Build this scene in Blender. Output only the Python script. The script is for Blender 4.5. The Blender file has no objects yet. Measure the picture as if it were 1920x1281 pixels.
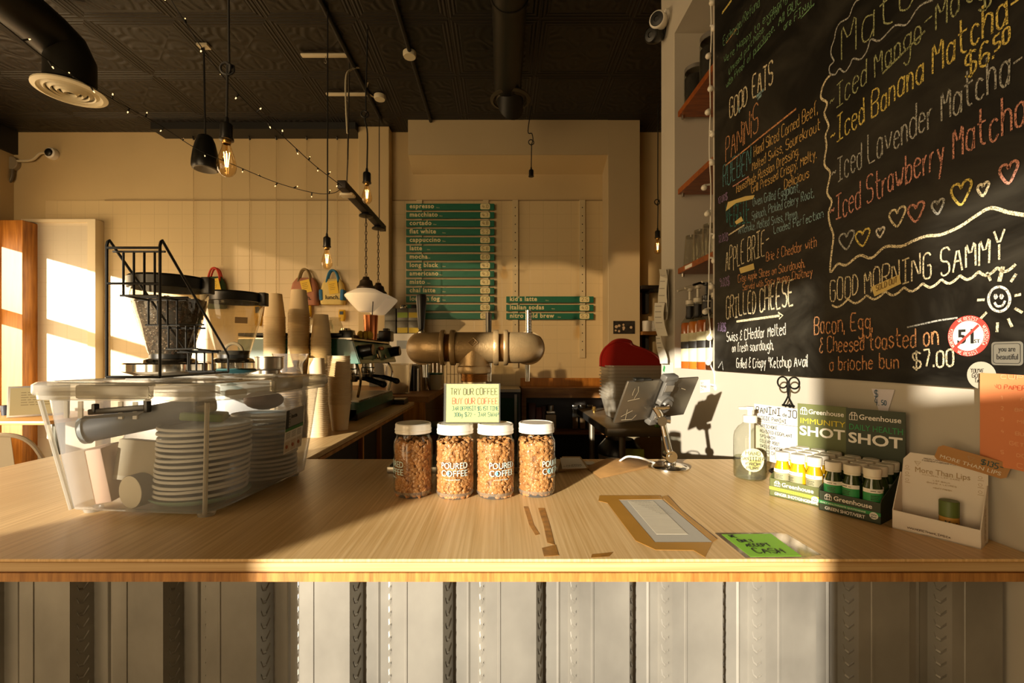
import bpy, bmesh, math, random
from mathutils import Vector, Matrix, Euler, Quaternion
R = math.radians
SC = bpy.context.scene
COL = SC.collection
rnd = random.Random(7)

# ------------------------------------------------------------------ camera, world, sun, exposure
F, CX, CY, ZC = 853.0, 940.0, 668.0, 1.342          # focal length in px, vanishing point, eye height
cam_d = bpy.data.cameras.new('camera'); cam = bpy.data.objects.new('camera', cam_d); COL.objects.link(cam)
cam.location = (0, 0, ZC); cam.rotation_euler = (R(90), 0, 0)
cam_d.sensor_width = 36; cam_d.lens = 36*F/1920; cam_d.clip_start = .02
cam_d.shift_x = (960-CX)/1920; cam_d.shift_y = (CY-640.5)/1920
SC.camera = cam
SC.view_settings.view_transform = 'Standard'; SC.view_settings.look = 'None'
SC.view_settings.gamma = 1; SC.view_settings.use_curve_mapping = False
SC.view_settings.exposure = 0.42
SC.cycles.max_bounces = 10; SC.cycles.transparent_max_bounces = 40; SC.cycles.diffuse_bounces = 5
SC.cycles.caustics_reflective = False; SC.cycles.caustics_refractive = False
SC.cycles.sample_clamp_indirect = 4
w = bpy.data.worlds.new('sky'); SC.world = w; w.use_nodes = True
w.node_tree.nodes['Background'].inputs[0].default_value = (1, .78, .48, 1)
w.node_tree.nodes['Background'].inputs[1].default_value = .5
SUN_DX, SUN_DZ = .66, .188                           # sideways and downward travel per metre of depth
sd = bpy.data.lights.new('low_sun', 'SUN'); so = bpy.data.objects.new('low_sun', sd); COL.objects.link(so)
sd.energy = 8.8; sd.color = (1, .90, .74); sd.angle = R(.7)
so.rotation_euler = Vector((SUN_DX, 1, -SUN_DZ)).to_track_quat('-Z', 'Y').to_euler()
so.location = (-6, -8, 4)
def window_daylight(name, loc, aim, sx, sy, power, col=(1, .71, .385)):
    d = bpy.data.lights.new(name, 'AREA'); o = bpy.data.objects.new(name, d); COL.objects.link(o)
    d.shape = 'RECTANGLE'; d.size = sx; d.size_y = sy; d.energy = power; d.color = col
    o.location = loc; o.rotation_euler = Vector(aim).to_track_quat('-Z', 'Y').to_euler()
window_daylight('daylight_front_window', (-2.8, -1.62, 1.7), (0, 1, -.03), 3.0, 2.4, 94)
window_daylight('daylight_side_window', (-4.72, 1.6, 1.6), (1, 0, -.02), 4.6, 1.8, 105)

# ------------------------------------------------------------------ pixel -> place
def P(px, py, Y): return Vector(((px-CX)*Y/F, Y, ZC+(CY-py)*Y/F))
ZT = 1.05                                            # bar top
def C(px, py, dz=0):                                 # on the bar top
    Y = (ZC-ZT-dz)*F/(py-CY); return Vector(((px-CX)*Y/F, Y, ZT+dz))
XW = .778                                            # right wall
def W(px, py, off=0):                                # on the right wall
    X = XW-off; Y = X*F/(px-CX); return Vector((X, Y, ZC+(CY-py)*Y/F))
YB = 4.2
def B(px, py, off=0): return P(px, py, YB-off)

# ------------------------------------------------------------------ materials
def lin(h):
    h = h.lstrip('#'); c = [int(h[i:i+2], 16)/255 for i in (0, 2, 4)]
    return tuple(x/12.92 if x <= .04045 else ((x+.055)/1.055)**2.4 for x in c)
MATS = {}
def newmat(name):
    m = bpy.data.materials.new(name); m.use_nodes = True
    nt = m.node_tree; b = nt.nodes['Principled BSDF']; MATS[name] = m
    return m, nt, b
def N(nt, t, **kw):
    n = nt.nodes.new(t)
    for k, v in kw.items():
        if k in n.inputs: n.inputs[k].default_value = v
        else: setattr(n, k, v)
    return n
def coords(nt, scale=(1, 1, 1), kind='Object'):
    t = N(nt, 'ShaderNodeTexCoord'); mp = N(nt, 'ShaderNodeMapping'); mp.inputs['Scale'].default_value = scale
    nt.links.new(t.outputs[kind], mp.inputs['Vector']); return mp.outputs[0]
def mat(name, col, rough=.5, metal=0, var=.0, vs=(12, 12, 12), bump=0, bs=(90, 90, 90), emit=0, spec=.5, coat=0):
    if name in MATS: return MATS[name]
    m, nt, b = newmat(name); c = lin(col) if isinstance(col, str) else col
    b.inputs['Base Color'].default_value = (*c, 1); b.inputs['Roughness'].default_value = rough
    b.inputs['Metallic'].default_value = metal; b.inputs['Specular IOR Level'].default_value = spec
    b.inputs['Coat Weight'].default_value = coat
    if emit: b.inputs['Emission Color'].default_value = (*c, 1); b.inputs['Emission Strength'].default_value = emit
    if var:
        n = N(nt, 'ShaderNodeTexNoise', Scale=1.0, Detail=5.0); nt.links.new(coords(nt, vs), n.inputs['Vector'])
        r = N(nt, 'ShaderNodeMapRange'); r.inputs[1].default_value = .3; r.inputs[2].default_value = .7
        r.inputs[3].default_value = 1-var; r.inputs[4].default_value = 1+var*.5
        nt.links.new(n.outputs[0], r.inputs[0])
        mx = N(nt, 'ShaderNodeVectorMath', operation='SCALE'); mx.inputs[0].default_value = c
        nt.links.new(r.outputs[0], mx.inputs['Scale']); nt.links.new(mx.outputs[0], b.inputs['Base Color'])
    if bump:
        n = N(nt, 'ShaderNodeTexNoise', Scale=1.0, Detail=4.0); nt.links.new(coords(nt, bs), n.inputs['Vector'])
        bp = N(nt, 'ShaderNodeBump', Strength=bump, Distance=.002); nt.links.new(n.outputs[0], bp.inputs['Height'])
        nt.links.new(bp.outputs[0], b.inputs['Normal'])
    return m
def wood(name, a, b_, scale, rough=.45, bump=.08, coat=0):
    m, nt, b = newmat(name)
    n = N(nt, 'ShaderNodeTexNoise', Scale=1.0, Detail=6.0, Roughness=.6); nt.links.new(coords(nt, scale), n.inputs['Vector'])
    n2 = N(nt, 'ShaderNodeTexNoise', Scale=3.0, Detail=2.0); nt.links.new(coords(nt), n2.inputs['Vector'])
    ad = N(nt, 'ShaderNodeMath', operation='MULTIPLY_ADD'); ad.inputs[1].default_value = .45
    nt.links.new(n2.outputs[0], ad.inputs[0]); nt.links.new(n.outputs[0], ad.inputs[2])
    r = N(nt, 'ShaderNodeValToRGB'); r.color_ramp.elements[0].position = .5; r.color_ramp.elements[1].position = .95
    r.color_ramp.elements[0].color = (*lin(a), 1); r.color_ramp.elements[1].color = (*lin(b_), 1)
    nt.links.new(ad.outputs[0], r.inputs[0]); nt.links.new(r.outputs[0], b.inputs['Base Color'])
    b.inputs['Roughness'].default_value = rough; b.inputs['Coat Weight'].default_value = coat; b.inputs['Coat Roughness'].default_value = .3
    bp = N(nt, 'ShaderNodeBump', Strength=bump, Distance=.002); nt.links.new(n.outputs[0], bp.inputs['Height'])
    nt.links.new(bp.outputs[0], b.inputs['Normal']); return m
def glass(name, col='f4f6f0', haze=0.0, hazecol='ffffff', refl=1.0, rough=.03, ior=1.45):
    """clear or cloudy see-through sheet: transparency, a fresnel gloss and a share of milky diffuse"""
    m, nt, b = newmat(name); out = nt.nodes['Material Output']
    tr = N(nt, 'ShaderNodeBsdfTransparent'); tr.inputs[0].default_value = (*lin(col), 1)
    b.inputs['Base Color'].default_value = (*lin(hazecol), 1); b.inputs['Roughness'].default_value = .45
    tl = N(nt, 'ShaderNodeBsdfTranslucent'); tl.inputs[0].default_value = (*lin(hazecol), 1)
    m0 = N(nt, 'ShaderNodeMixShader'); m0.inputs[0].default_value = .5
    nt.links.new(b.outputs[0], m0.inputs[1]); nt.links.new(tl.outputs[0], m0.inputs[2])
    m1 = N(nt, 'ShaderNodeMixShader'); m1.inputs[0].default_value = haze
    nt.links.new(tr.outputs[0], m1.inputs[1]); nt.links.new(m0.outputs[0], m1.inputs[2])
    gl = N(nt, 'ShaderNodeBsdfGlossy'); gl.inputs['Roughness'].default_value = rough
    fr = N(nt, 'ShaderNodeLayerWeight', Blend=.5); pw = N(nt, 'ShaderNodeMath', operation='POWER'); pw.inputs[1].default_value = 3.2
    nt.links.new(fr.outputs['Facing'], pw.inputs[0])
    ml = N(nt, 'ShaderNodeMath', operation='MULTIPLY_ADD'); ml.inputs[1].default_value = .75*refl; ml.inputs[2].default_value = .035*refl; ml.use_clamp = True
    nt.links.new(pw.outputs[0], ml.inputs[0])
    m2 = N(nt, 'ShaderNodeMixShader'); nt.links.new(ml.outputs[0], m2.inputs[0])
    nt.links.new(m1.outputs[0], m2.inputs[1]); nt.links.new(gl.outputs[0], m2.inputs[2])
    nt.links.new(m2.outputs[0], out.inputs[0]); return m

# ------------------------------------------------------------------ mesh builder
def mw(o):
    m = o.matrix_basis.copy()
    while o.parent: o = o.parent; m = o.matrix_basis @ m
    return m
def frame(o, u, v):
    u = Vector(u).normalized(); n = u.cross(Vector(v)).normalized(); v = n.cross(u)
    m = Matrix((u, v, n)).transposed().to_4x4(); m.translation = Vector(o); return m
class MB:
    def __init__(s): s.bm = bmesh.new()
    def _tag(s, geom, M=None):
        if M is not None: bmesh.ops.transform(s.bm, matrix=M, verts=geom)
    def box(s, c, d, rot=None, bev=0, seg=2, M=None):
        m = Matrix.Translation(Vector(c))
        if rot is not None: m = m @ (rot if isinstance(rot, Matrix) else Euler(rot).to_matrix().to_4x4())
        if M is not None: m = M @ m
        m = m @ Matrix.Diagonal((d[0], d[1], d[2], 1))
        vs = bmesh.ops.create_cube(s.bm, size=1, matrix=m)['verts']
        if bev:
            es = list({e for v in vs for e in v.link_edges})
            bmesh.ops.bevel(s.bm, geom=es, offset=bev, segments=seg, affect='EDGES', profile=.5)
        return s
    def bb(s, a, b, bev=0, seg=2):
        return s.box([(x+y)/2 for x, y in zip(a, b)], [abs(y-x) for x, y in zip(a, b)], bev=bev, seg=seg)
    def loft(s, rings, cap=True, closed=True):
        vr = [[s.bm.verts.new(Vector(p)) for p in r] for r in rings]; n = len(vr[0])
        for a, b in zip(vr, vr[1:]):
            for i in range(n if closed else n-1):
                j = (i+1) % n; s.bm.faces.new((a[i], a[j], b[j], b[i]))
        if cap:
            s.bm.faces.new(vr[0][::-1]); s.bm.faces.new(vr[-1])
        return s
    def lathe(s, prof, c=(0, 0, 0), n=24, M=None):
        m = M if M is not None else Matrix.Translation(Vector(c)); prev = None
        for r, z in prof:
            if r < 1e-6: cur = [s.bm.verts.new(m @ Vector((0, 0, z)))]
            else: cur = [s.bm.verts.new(m @ Vector((r*math.cos(2*math.pi*i/n), r*math.sin(2*math.pi*i/n), z))) for i in range(n)]
            if prev:
                if len(prev) == 1 and len(cur) > 1:
                    for i in range(n): s.bm.faces.new((prev[0], cur[(i+1) % n], cur[i]))
                elif len(cur) == 1 and len(prev) > 1:
                    for i in range(n): s.bm.faces.new((prev[i], prev[(i+1) % n], cur[0]))
                elif len(cur) > 1:
                    for i in range(n):
                        j = (i+1) % n; s.bm.faces.new((prev[i], prev[j], cur[j], cur[i]))
            prev = cur
        return s
    def cyl(s, p0, p1, r0, r1=None, n=16, cap=True):
        p0, p1 = Vector(p0), Vector(p1); d = p1-p0; r1 = r0 if r1 is None else r1
        q = d.to_track_quat('Z', 'Y').to_matrix().to_4x4(); q.translation = p0
        pr = [(r0, 0), (r1, d.length)]
        if cap: pr = [(0, 0)]+pr+[(0, d.length)]
        return s.lathe(pr, n=n, M=q)
    def tube(s, pts, r, n=6, closed=False):
        pts = [Vector(p) for p in pts]; k = len(pts); rings = []; up = None
        for i, p in enumerate(pts):
            a = pts[i-1] if (i or closed) else p; b = pts[(i+1) % k] if (i < k-1 or closed) else p
            t = (b-a).normalized()
            if up is None: up = t.orthogonal().normalized()
            up = (up-t*up.dot(t)); up = up.normalized() if up.length > 1e-6 else t.orthogonal().normalized()
            sd_ = t.cross(up); rr = r[i] if isinstance(r, (list, tuple)) else r
            rings.append([p+(up*math.cos(2*math.pi*j/n)+sd_*math.sin(2*math.pi*j/n))*rr for j in range(n)])
        if closed: rings.append(rings[0]); return s.loft(rings, cap=False)
        return s.loft(rings)
    def prism(s, poly, M, depth):
        a = [M @ Vector((x, y, 0)) for x, y in poly]; b = [M @ Vector((x, y, depth)) for x, y in poly]
        return s.loft([a, b])
    def sph(s, c, r, n=12, m=8, sc=(1, 1, 1)):
        pr = [(0 if i in (0, m) else r*math.sin(math.pi*i/m), -r*math.cos(math.pi*i/m)) for i in range(m+1)]
        return s.lathe(pr, n=n, M=Matrix.Translation(Vector(c)) @ Matrix.Diagonal((*sc, 1)))
    def ribbon(s, pl, w):
        """flat stroke along 3-D points pl lying in a plane with normal s.nrm"""
        n = s.nrm; k = len(pl); A = []; 
        for i, p in enumerate(pl):
            t = (pl[min(i+1, k-1)]-pl[max(i-1, 0)])
            if t.length < 1e-7: t = Vector((0, 0, 1))
            sdv = n.cross(t.normalized())*w*.5; A.append((s.bm.verts.new(p+sdv), s.bm.verts.new(p-sdv)))
        for a, b in zip(A, A[1:]): s.bm.faces.new((a[0], a[1], b[1], b[0]))
    def build(s, name, m, parent=None, smooth=38, world=True, origin=None):
        bm = s.bm
        bmesh.ops.recalc_face_normals(bm, faces=bm.faces[:]) if smooth is not False else None
        me = bpy.data.meshes.new(name)
        if parent is not None and world: bmesh.ops.transform(bm, matrix=mw(parent).inverted(), verts=bm.verts[:])
        loc = None
        if parent is None:
            if origin is None:
                xs = [v.co for v in bm.verts]
                origin = Vector([(min(c[i] for c in xs)+max(c[i] for c in xs))/2 if i < 2 else min(c[2] for c in xs) for i in range(3)])
            loc = Vector(origin); bmesh.ops.translate(bm, vec=-loc, verts=bm.verts[:])
        if smooth:
            for f in bm.faces: f.smooth = True
            for e in bm.edges:
                if len(e.link_faces) == 2 and e.calc_face_angle(0) > R(smooth): e.smooth = False
        bm.to_mesh(me); bm.free()
        if m is not None: me.materials.append(m)
        o = bpy.data.objects.new(name, me); COL.objects.link(o); o.parent = parent
        if loc is not None: o.location = loc
        return o
def tag(o, label, cat, group=None, kind=None):
    o['label'] = label; o['category'] = cat
    if group: o['group'] = group
    if kind: o['kind'] = kind
    return o
def thing(name, label, cat, loc=(0, 0, 0), rz=0, group=None, rot=None):
    o = bpy.data.objects.new(name, None); COL.objects.link(o); o.location = loc
    o.rotation_euler = rot if rot is not None else (0, 0, rz); o.empty_display_size = .05
    return tag(o, label, cat, group)
def struct(mb, name, m, parent=None, smooth=False):
    o = mb.build(name, m, parent, smooth=smooth)
    if parent is None: o['kind'] = 'structure'
    return o
def dup(o, loc=None, rz=None, label=None, parent=None, group=None):
    c = o.copy(); COL.objects.link(c); c.parent = parent
    if loc is not None: c.location = loc
    if rz is not None: c.rotation_euler = (0, 0, rz)
    if label: c['label'] = label
    if group: c['group'] = group
    for ch in list(o.children): dup(ch, parent=c)
    return c
def walled(axis, pos, th, span, holes):
    """a wall slab with rectangular openings; axis 'x': wall at x=pos running along y"""
    mb = MB(); a0, a1, z0, z1 = span
    A = sorted({a0, a1, *[h[0] for h in holes], *[h[1] for h in holes]}); Z = sorted({z0, z1, *[h[2] for h in holes], *[h[3] for h in holes]})
    for p, q in zip(A, A[1:]):
        for r, t in zip(Z, Z[1:]):
            ca, cz = (p+q)/2, (r+t)/2
            if any(h[0] < ca < h[1] and h[2] < cz < h[3] for h in holes): continue
            if axis == 'x': mb.bb((pos, p, r), (pos+th, q, t))
            else: mb.bb((p, pos, r), (q, pos+th, t))
    return mb

# ------------------------------------------------------------------ lettering
G = {'A':'032b43 1636','B':'030b3b4a483707 3746443303','C':'4a3b1b0a04133344','D':'030b2b49452303','E':'4b0b0343 0737','F':'4b0b03 0737','G':'4a3b1b0a041333444727',
'H':'0b03 4b43 0747','I':'0b4b 2b23 0343','J':'0b4b 3b342313 04','K':'0b03 4b0743','L':'0b0343','M':'030b264b43','N':'030b434b','O':'1b0a041333444a3b1b','P':'030b3b4a483707',
'Q':'1b0a041333444a3b1b 2543','R':'030b3b4a483707 2743','S':'4a3b1b0a08173746443313 04','T':'0b4b 2b23','U':'0b041333444b','V':'0b234b','W':'0b1328334b','X':'0b43 4b03','Y':'0b274b 2723','Z':'0b4b0343',
'a':'37281807041323 35 3833','b':'0b03 0618283734231304','c':'3728180704132334','d':'3b33 3728180704132334','e':'06363728180704132334','f':'3b2b1a13 0828','g':'3728180705142435 3831201001',
'h':'0b03 0618283733','i':'0803 0a09','j':'28211000 2a29','k':'0b03 380533','l':'0b03','m':'0803 07182723 27384743','n':'0803 0618283733','o':'180704132334372818','p':'0800 0718283734231304',
'q':'3830 3728180704132334','r':'0803 061828','s':'37281807163534231304','t':'1b142333 0838','u':'0804132334 3833','v':'082348','w':'0813263348','x':'0833 3803','y':'0824 3810','z':'08380333',
'0':'1b0a041323343a2b1b','1':'0a1b13','2':'0a1b2b3a380333','3':'0a1b2b3a3827363423 1304','4':'2b0646 3933','5':'3b0b072736342303','6':'3a2b1b0904132334362717 06','7':'0b3b13','8':'17080a1b2b3a38271706041323343627','9':'3928180 90a1b2b3a342313',
'.':'0304','!':'0b06 0304','*':'1b17 0a28 2a08',',':'0402','-':'0737','~':'06172637',"'":'0b09','/':'033b','$':'4a3b1b0a08173746443313 04 2c22','&':'3b1b0a193707 07040313334 4','|':'0b03',':':'0304 0708','(':'2b0904 23',"_":'0343'}
def glyph(ch):
    out = []
    for s in G.get(ch, '').split(' '):
        s = ''.join(s.split())
        if len(s) < 4: continue
        out.append([(int(s[i], 36), int(s[i+1], 36)-3) for i in range(0, len(s)-1, 2)])
    return out
G.update({'9': '39281809', 'J': '0b4b 3b34231304', 'S': '4a3b1b0a0817374644331304', '6': '3a2b1b090413233436271706', '3': '0a1b2b3a38273634231304', 'a': '3728180704132335 3833', '$': '4a3b1b0a0817374644331304 2c22', '&': '4b3b2a3837062637 370504133344'})
G['9'] = '392818090a1b2b3a342313'; G['&'] = '3a2b1a192837 28160504132334'; G['('] = '1b0904 13'
def smooth_pl(p, it=2):
    for _ in range(it):
        if len(p) < 3: return p
        q = [p[0]]
        for a, b in zip(p, p[1:]):
            q += [(a[0]*.78+b[0]*.22, a[1]*.78+b[1]*.22), (a[0]*.22+b[0]*.78, a[1]*.22+b[1]*.78)]
        p = q+[p[-1]]
    return p
def hand(text, jit=.25, it=1):
    x = 0; out = []
    for ch in text:
        if ch == ' ': x += 3; continue
        g = glyph(ch); k = rnd.uniform(.92, 1.08); dy = rnd.uniform(-jit, jit); wd = 0
        for pl in g:
            out.append(smooth_pl([(x+px*k+rnd.uniform(-jit, jit)*.5, py*k+dy+rnd.uniform(-jit, jit)*.5) for px, py in pl], it)); wd = max(wd, max(q[0] for q in pl)*k)
        x += wd+1.5
    return out, max(x-1.5, 1)
def write(text, M, width, cap, wpen, name, m, parent, jit=.25, off=.0006, mb=None, it=1):
    """pen strokes of text in the plane M, from its origin, width wide"""
    pls, tw = hand(text, jit, it); own = mb is None; mb = mb or MB()
    mb.nrm = (M.to_3x3() @ Vector((0, 0, 1))).normalized(); sx, sy = width/tw, cap/8
    for pl in pls: mb.ribbon([M @ Vector((a*sx, b*sy, off)) for a, b in pl], wpen)
    return mb.build(name, m, parent, smooth=False) if own else mb
def pline(pts, wpen, nrm, mb): mb.nrm = Vector(nrm); mb.ribbon([Vector(p) for p in pts], wpen); return mb
def fine(rows, M, m, parent, pen=.0008, name='fine_print'):
    """rows of unreadably small print: (x0, x1, y) dashes broken into word-like bits"""
    mb = MB(); mb.nrm = (M.to_3x3() @ Vector((0, 0, 1))).normalized()
    for x0, x1, y in rows:
        x = x0
        while x < x1-.001:
            w_ = min(rnd.uniform(.08, .25)*(x1-x0), x1-x); mb.ribbon([M @ Vector((x, y, .0004)), M @ Vector((x+w_, y, .0004))], pen); x += w_+(x1-x0)*.04
    return mb.build(name, m, parent, smooth=False)
def ftext(s, M, name, m, parent, width=None, size=1.0, bold=0, ext=.0002, align='LEFT', shear=0, wrap=None, sp=1.0, height=None):
    """printed lettering (Blender's built-in font) lying in plane M; wrap = radius bends it round the plane's y axis"""
    cu = bpy.data.curves.new('t', 'FONT'); cu.body = s; cu.size = size; cu.extrude = ext; cu.offset = bold; cu.shear = shear
    cu.align_x = align; cu.resolution_u = 3; cu.space_character = sp
    ob = bpy.data.objects.new('t', cu); COL.objects.link(ob); me = bpy.data.meshes.new_from_object(ob)
    bpy.data.objects.remove(ob); bpy.data.curves.remove(cu); me.name = name
    xs = [v.co.x for v in me.vertices]; ys = [v.co.y for v in me.vertices]
    k = width/(max(xs)-min(xs)) if width else 1.0; ky = height/(max(ys)-min(ys)) if height else k
    for v in me.vertices:
        x, y, z = v.co.x*k, v.co.y*ky, v.co.z+ext
        if wrap: a = x/wrap; v.co = (wrap*math.sin(a)+z*math.sin(a), y, wrap*math.cos(a)+z*math.cos(a))
        else: v.co = (x, y, z)
    A = M if parent is None else mw(parent).inverted() @ M
    me.transform(A); me.materials.clear(); me.materials.append(m)
    o = bpy.data.objects.new(name, me); COL.objects.link(o); o.parent = parent; return o
# ------------------------------------------------------------------ the place: surfaces
def mth(nt, op, a, b=None, c=None):
    n = N(nt, 'ShaderNodeMath', operation=op)
    for i, x in enumerate((a, b, c)):
        if x is None: continue
        if isinstance(x, (int, float)): n.inputs[i].default_value = x
        else: nt.links.new(x, n.inputs[i])
    return n.outputs[0]
def tile_mat(name, col, pitch, grout, rough=.35):
    m, nt, b = newmat(name); c = coords(nt)
    sp = N(nt, 'ShaderNodeSeparateXYZ'); nt.links.new(c, sp.inputs[0])
    def line(o):
        f = mth(nt, 'FRACT', mth(nt, 'ADD', mth(nt, 'MULTIPLY', o, 1/pitch), 100.3)); return mth(nt, 'MULTIPLY', mth(nt, 'ABSOLUTE', mth(nt, 'SUBTRACT', f, .5)), 2)
    e = mth(nt, 'MAXIMUM', line(sp.outputs[0]), line(sp.outputs[2]))
    k = mth(nt, 'MULTIPLY', mth(nt, 'SUBTRACT', e, .965), 28.6); cl = N(nt, 'ShaderNodeClamp'); nt.links.new(k, cl.inputs[0])
    mx = N(nt, 'ShaderNodeMix', data_type='RGBA'); mx.inputs[6].default_value = (*lin(col), 1); mx.inputs[7].default_value = (*lin(grout), 1)
    nz = N(nt, 'ShaderNodeTexNoise', Scale=3.0); nt.links.new(c, nz.inputs['Vector'])
    nt.links.new(mth(nt, 'MULTIPLY', cl.outputs[0], mth(nt, 'MULTIPLY', nz.outputs[0], .9)), mx.inputs[0]); nt.links.new(mx.outputs[2], b.inputs['Base Color'])
    b.inputs['Roughness'].default_value = rough
    bp = N(nt, 'ShaderNodeBump', Strength=.25, Distance=.003); bp.invert = True; nt.links.new(cl.outputs[0], bp.inputs['Height']); nt.links.new(bp.outputs[0], b.inputs['Normal'])
    return m
def tin_mat(name):
    m, nt, b = newmat(name); c = coords(nt); sp = N(nt, 'ShaderNodeSeparateXYZ'); nt.links.new(c, sp.inputs[0])
    def cell(o): return mth(nt, 'SUBTRACT', mth(nt, 'FRACT', mth(nt, 'ADD', mth(nt, 'MULTIPLY', o, 1/.56), 50.43)), .5)
    u, v = cell(sp.outputs[0]), cell(sp.outputs[1]); au, av = mth(nt, 'ABSOLUTE', u), mth(nt, 'ABSOLUTE', v)
    d = mth(nt, 'MAXIMUM', au, av); r = mth(nt, 'SQRT', mth(nt, 'ADD', mth(nt, 'MULTIPLY', u, u), mth(nt, 'MULTIPLY', v, v)))
    edge = mth(nt, 'GREATER_THAN', d, .4); bands = mth(nt, 'MULTIPLY', edge, mth(nt, 'SINE', mth(nt, 'MULTIPLY', d, 150)))
    pet = mth(nt, 'SUBTRACT', mth(nt, 'MULTIPLY', mth(nt, 'MINIMUM', au, av), 3), mth(nt, 'MULTIPLY', mth(nt, 'SINE', mth(nt, 'MULTIPLY', r, 6.2)), .45))
    pr = mth(nt, 'SINE', mth(nt, 'MULTIPLY', pet, 16)); inn = mth(nt, 'LESS_THAN', d, .37)
    cu = mth(nt, 'SUBTRACT', d, .24); ring = mth(nt, 'SINE', mth(nt, 'MULTIPLY', mth(nt, 'SQRT', mth(nt, 'ADD', mth(nt, 'MULTIPLY', cu, cu), mth(nt, 'MULTIPLY', mth(nt, 'MINIMUM', au, av), mth(nt, 'MINIMUM', au, av)))), 70))
    h = mth(nt, 'ADD', bands, mth(nt, 'MULTIPLY', inn, mth(nt, 'ADD', mth(nt, 'MULTIPLY', pr, .6), mth(nt, 'MULTIPLY', ring, .35))))
    b.inputs['Base Color'].default_value = (*lin('110d08'), 1); b.inputs['Roughness'].default_value = .5
    bp = N(nt, 'ShaderNodeBump', Strength=.55, Distance=.006); nt.links.new(h, bp.inputs['Height']); nt.links.new(bp.outputs[0], b.inputs['Normal']); return m
m_wall = mat('cream_plaster', 'c6ae80', .6, var=.06, vs=(2, 2, 2), bump=.05, bs=(40, 40, 40))
m_white = mat('white_painted_wall', 'c3bbab', .55, var=.05, vs=(3, 3, 3), bump=.05, bs=(60, 60, 60))
m_tile = tile_mat('painted_square_tile', 'd0ba8e', .128, '94805a')
m_tin = tin_mat('black_pressed_tin')
m_black = mat('black_paint', '15130f', .55)
m_blackm = mat('black_metal', '16140f', .38, .3)
m_bplast = mat('black_plastic', '14130f', .32)
m_floor = mat('dark_floor', '5b4a37', .5, var=.3, vs=(4, 4, 4))
m_bamboo = wood('bamboo_top', 'c99f60', 'f0cd94', (210, 2.6, 40), .42, .06, coat=.12)
m_bamedge = wood('bamboo_long_edge', 'b48c56', 'd4b584', (3, 30, 240), .45, .05)
m_bamend = wood('bamboo_end_grain', '8e5a26', 'c98f48', (150, 30, 12), .5, .1)
m_orange = wood('orange_wood', '8e5418', 'cf8c3a', (40, 40, 3), .4, .06)
m_shelf = wood('red_brown_shelf', '6a3010', 'a5581f', (12, 60, 60), .38, .06)
m_cab = wood('brown_cabinet', '6b4420', 'a8743a', (4, 30, 30), .45, .06)
m_darkcab = mat('dark_cabinet', '211a12', .5, var=.2, vs=(5, 5, 5))
m_steel = mat('brushed_steel', 'b9b2a4', .28, 1, var=.06, vs=(3, 90, 90))
m_chrome = mat('polished_chrome', 'd8d4c8', .1, 1)
m_silver = mat('matte_silver', 'a9a39a', .4, .8)
m_glass = glass('clear_glass')
m_paper = mat('white_paper', 'ece6d8', .7)
m_ink = mat('black_ink', '1d1a16', .7)
m_whitep = mat('white_plastic', 'e9e4d8', .4)

FX = -1.5
struct(MB().bb((-4.7, FX-.2, -.1), (2.3, 4.4, 0)), 'floor', m_floor)
struct(MB().bb((-4.7, FX-.2, 3.41), (2.3, 4.4, 3.5)), 'ceiling', m_tin)
struct(MB().bb((-4.7, 4.2, 0), (2.3, 4.4, 3.41)), 'wall_back', m_wall)
struct(MB().bb((-4.2, 4.192, 0), (1.213, 4.2, 2.775)), 'wall_back_tiles', m_tile)
# the street wall behind the viewer: unseen openings shaped to steer the sun, with a pier between them, a transom above
struct(walled('y', FX-.2, .2, (-4.7, 2.3, 0, 3.41), [(-4.48, -2.30, .35, 2.05), (-4.48, -2.36, 2.12, 3.3), (-1.9, -.955, .35, 2.06), (-.9, -.55, 1.70, 2.06)]), 'wall_front', m_white)  # right-hand slot added; wall beside it blocks sun like the viewer's shadow
struct(walled('x', -4.7, .2, (FX, 4.2, 0, 3.41), [(-1.4, 1.1, .7, 3.0), (1.2, 3.95, .7, 1.71), (1.2, 3.95, 1.79, 2.39)]), 'wall_left', m_wall)
m_sun_dim = glass('sun_dimming_glass', 'a2988a', refl=.6)
struct(MB().bb((-4.48, FX-.11, 2.12), (-2.36, FX-.1, 3.3)), 'sun_dimming_pane_1', m_sun_dim)  # unseen pane added to dim the sun falling on the menu wall
struct(MB().bb((-4.61, -1.4, .7), (-4.6, 1.1, 3.0)), 'sun_dimming_pane_2', glass('dark_sun_dimming_glass', '857b6d', refl=.6))  # unseen darker pane, added to weaken the sun behind the lunch bags
# right wall: plain below, niche with shelves, a pier, the alcove beyond
rw = MB(); NY0, NY1, PY1 = 1.672, 2.042, 2.212; NZ0, NZ1 = ZC-.053, ZC+1.45
rw.bb((XW, FX, 0), (XW+.34, NY0, 3.41)); rw.bb((XW, NY0, 0), (XW+.34, PY1, NZ0)); rw.bb((XW, NY0, NZ1), (XW+.34, PY1, 3.41))
rw.bb((XW, NY1, NZ0), (XW+.34, PY1, NZ1)); rw.bb((XW+.3, NY0, NZ0), (XW+.34, NY1, NZ1))
struct(rw, 'wall_right', m_white)
struct(MB().bb((2.1, PY1, 0), (2.3, 4.2, 3.41)).bb((XW+.34, PY1-.1, 0), (2.3, PY1, 3.41)), 'wall_alcove', m_wall)
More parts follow.
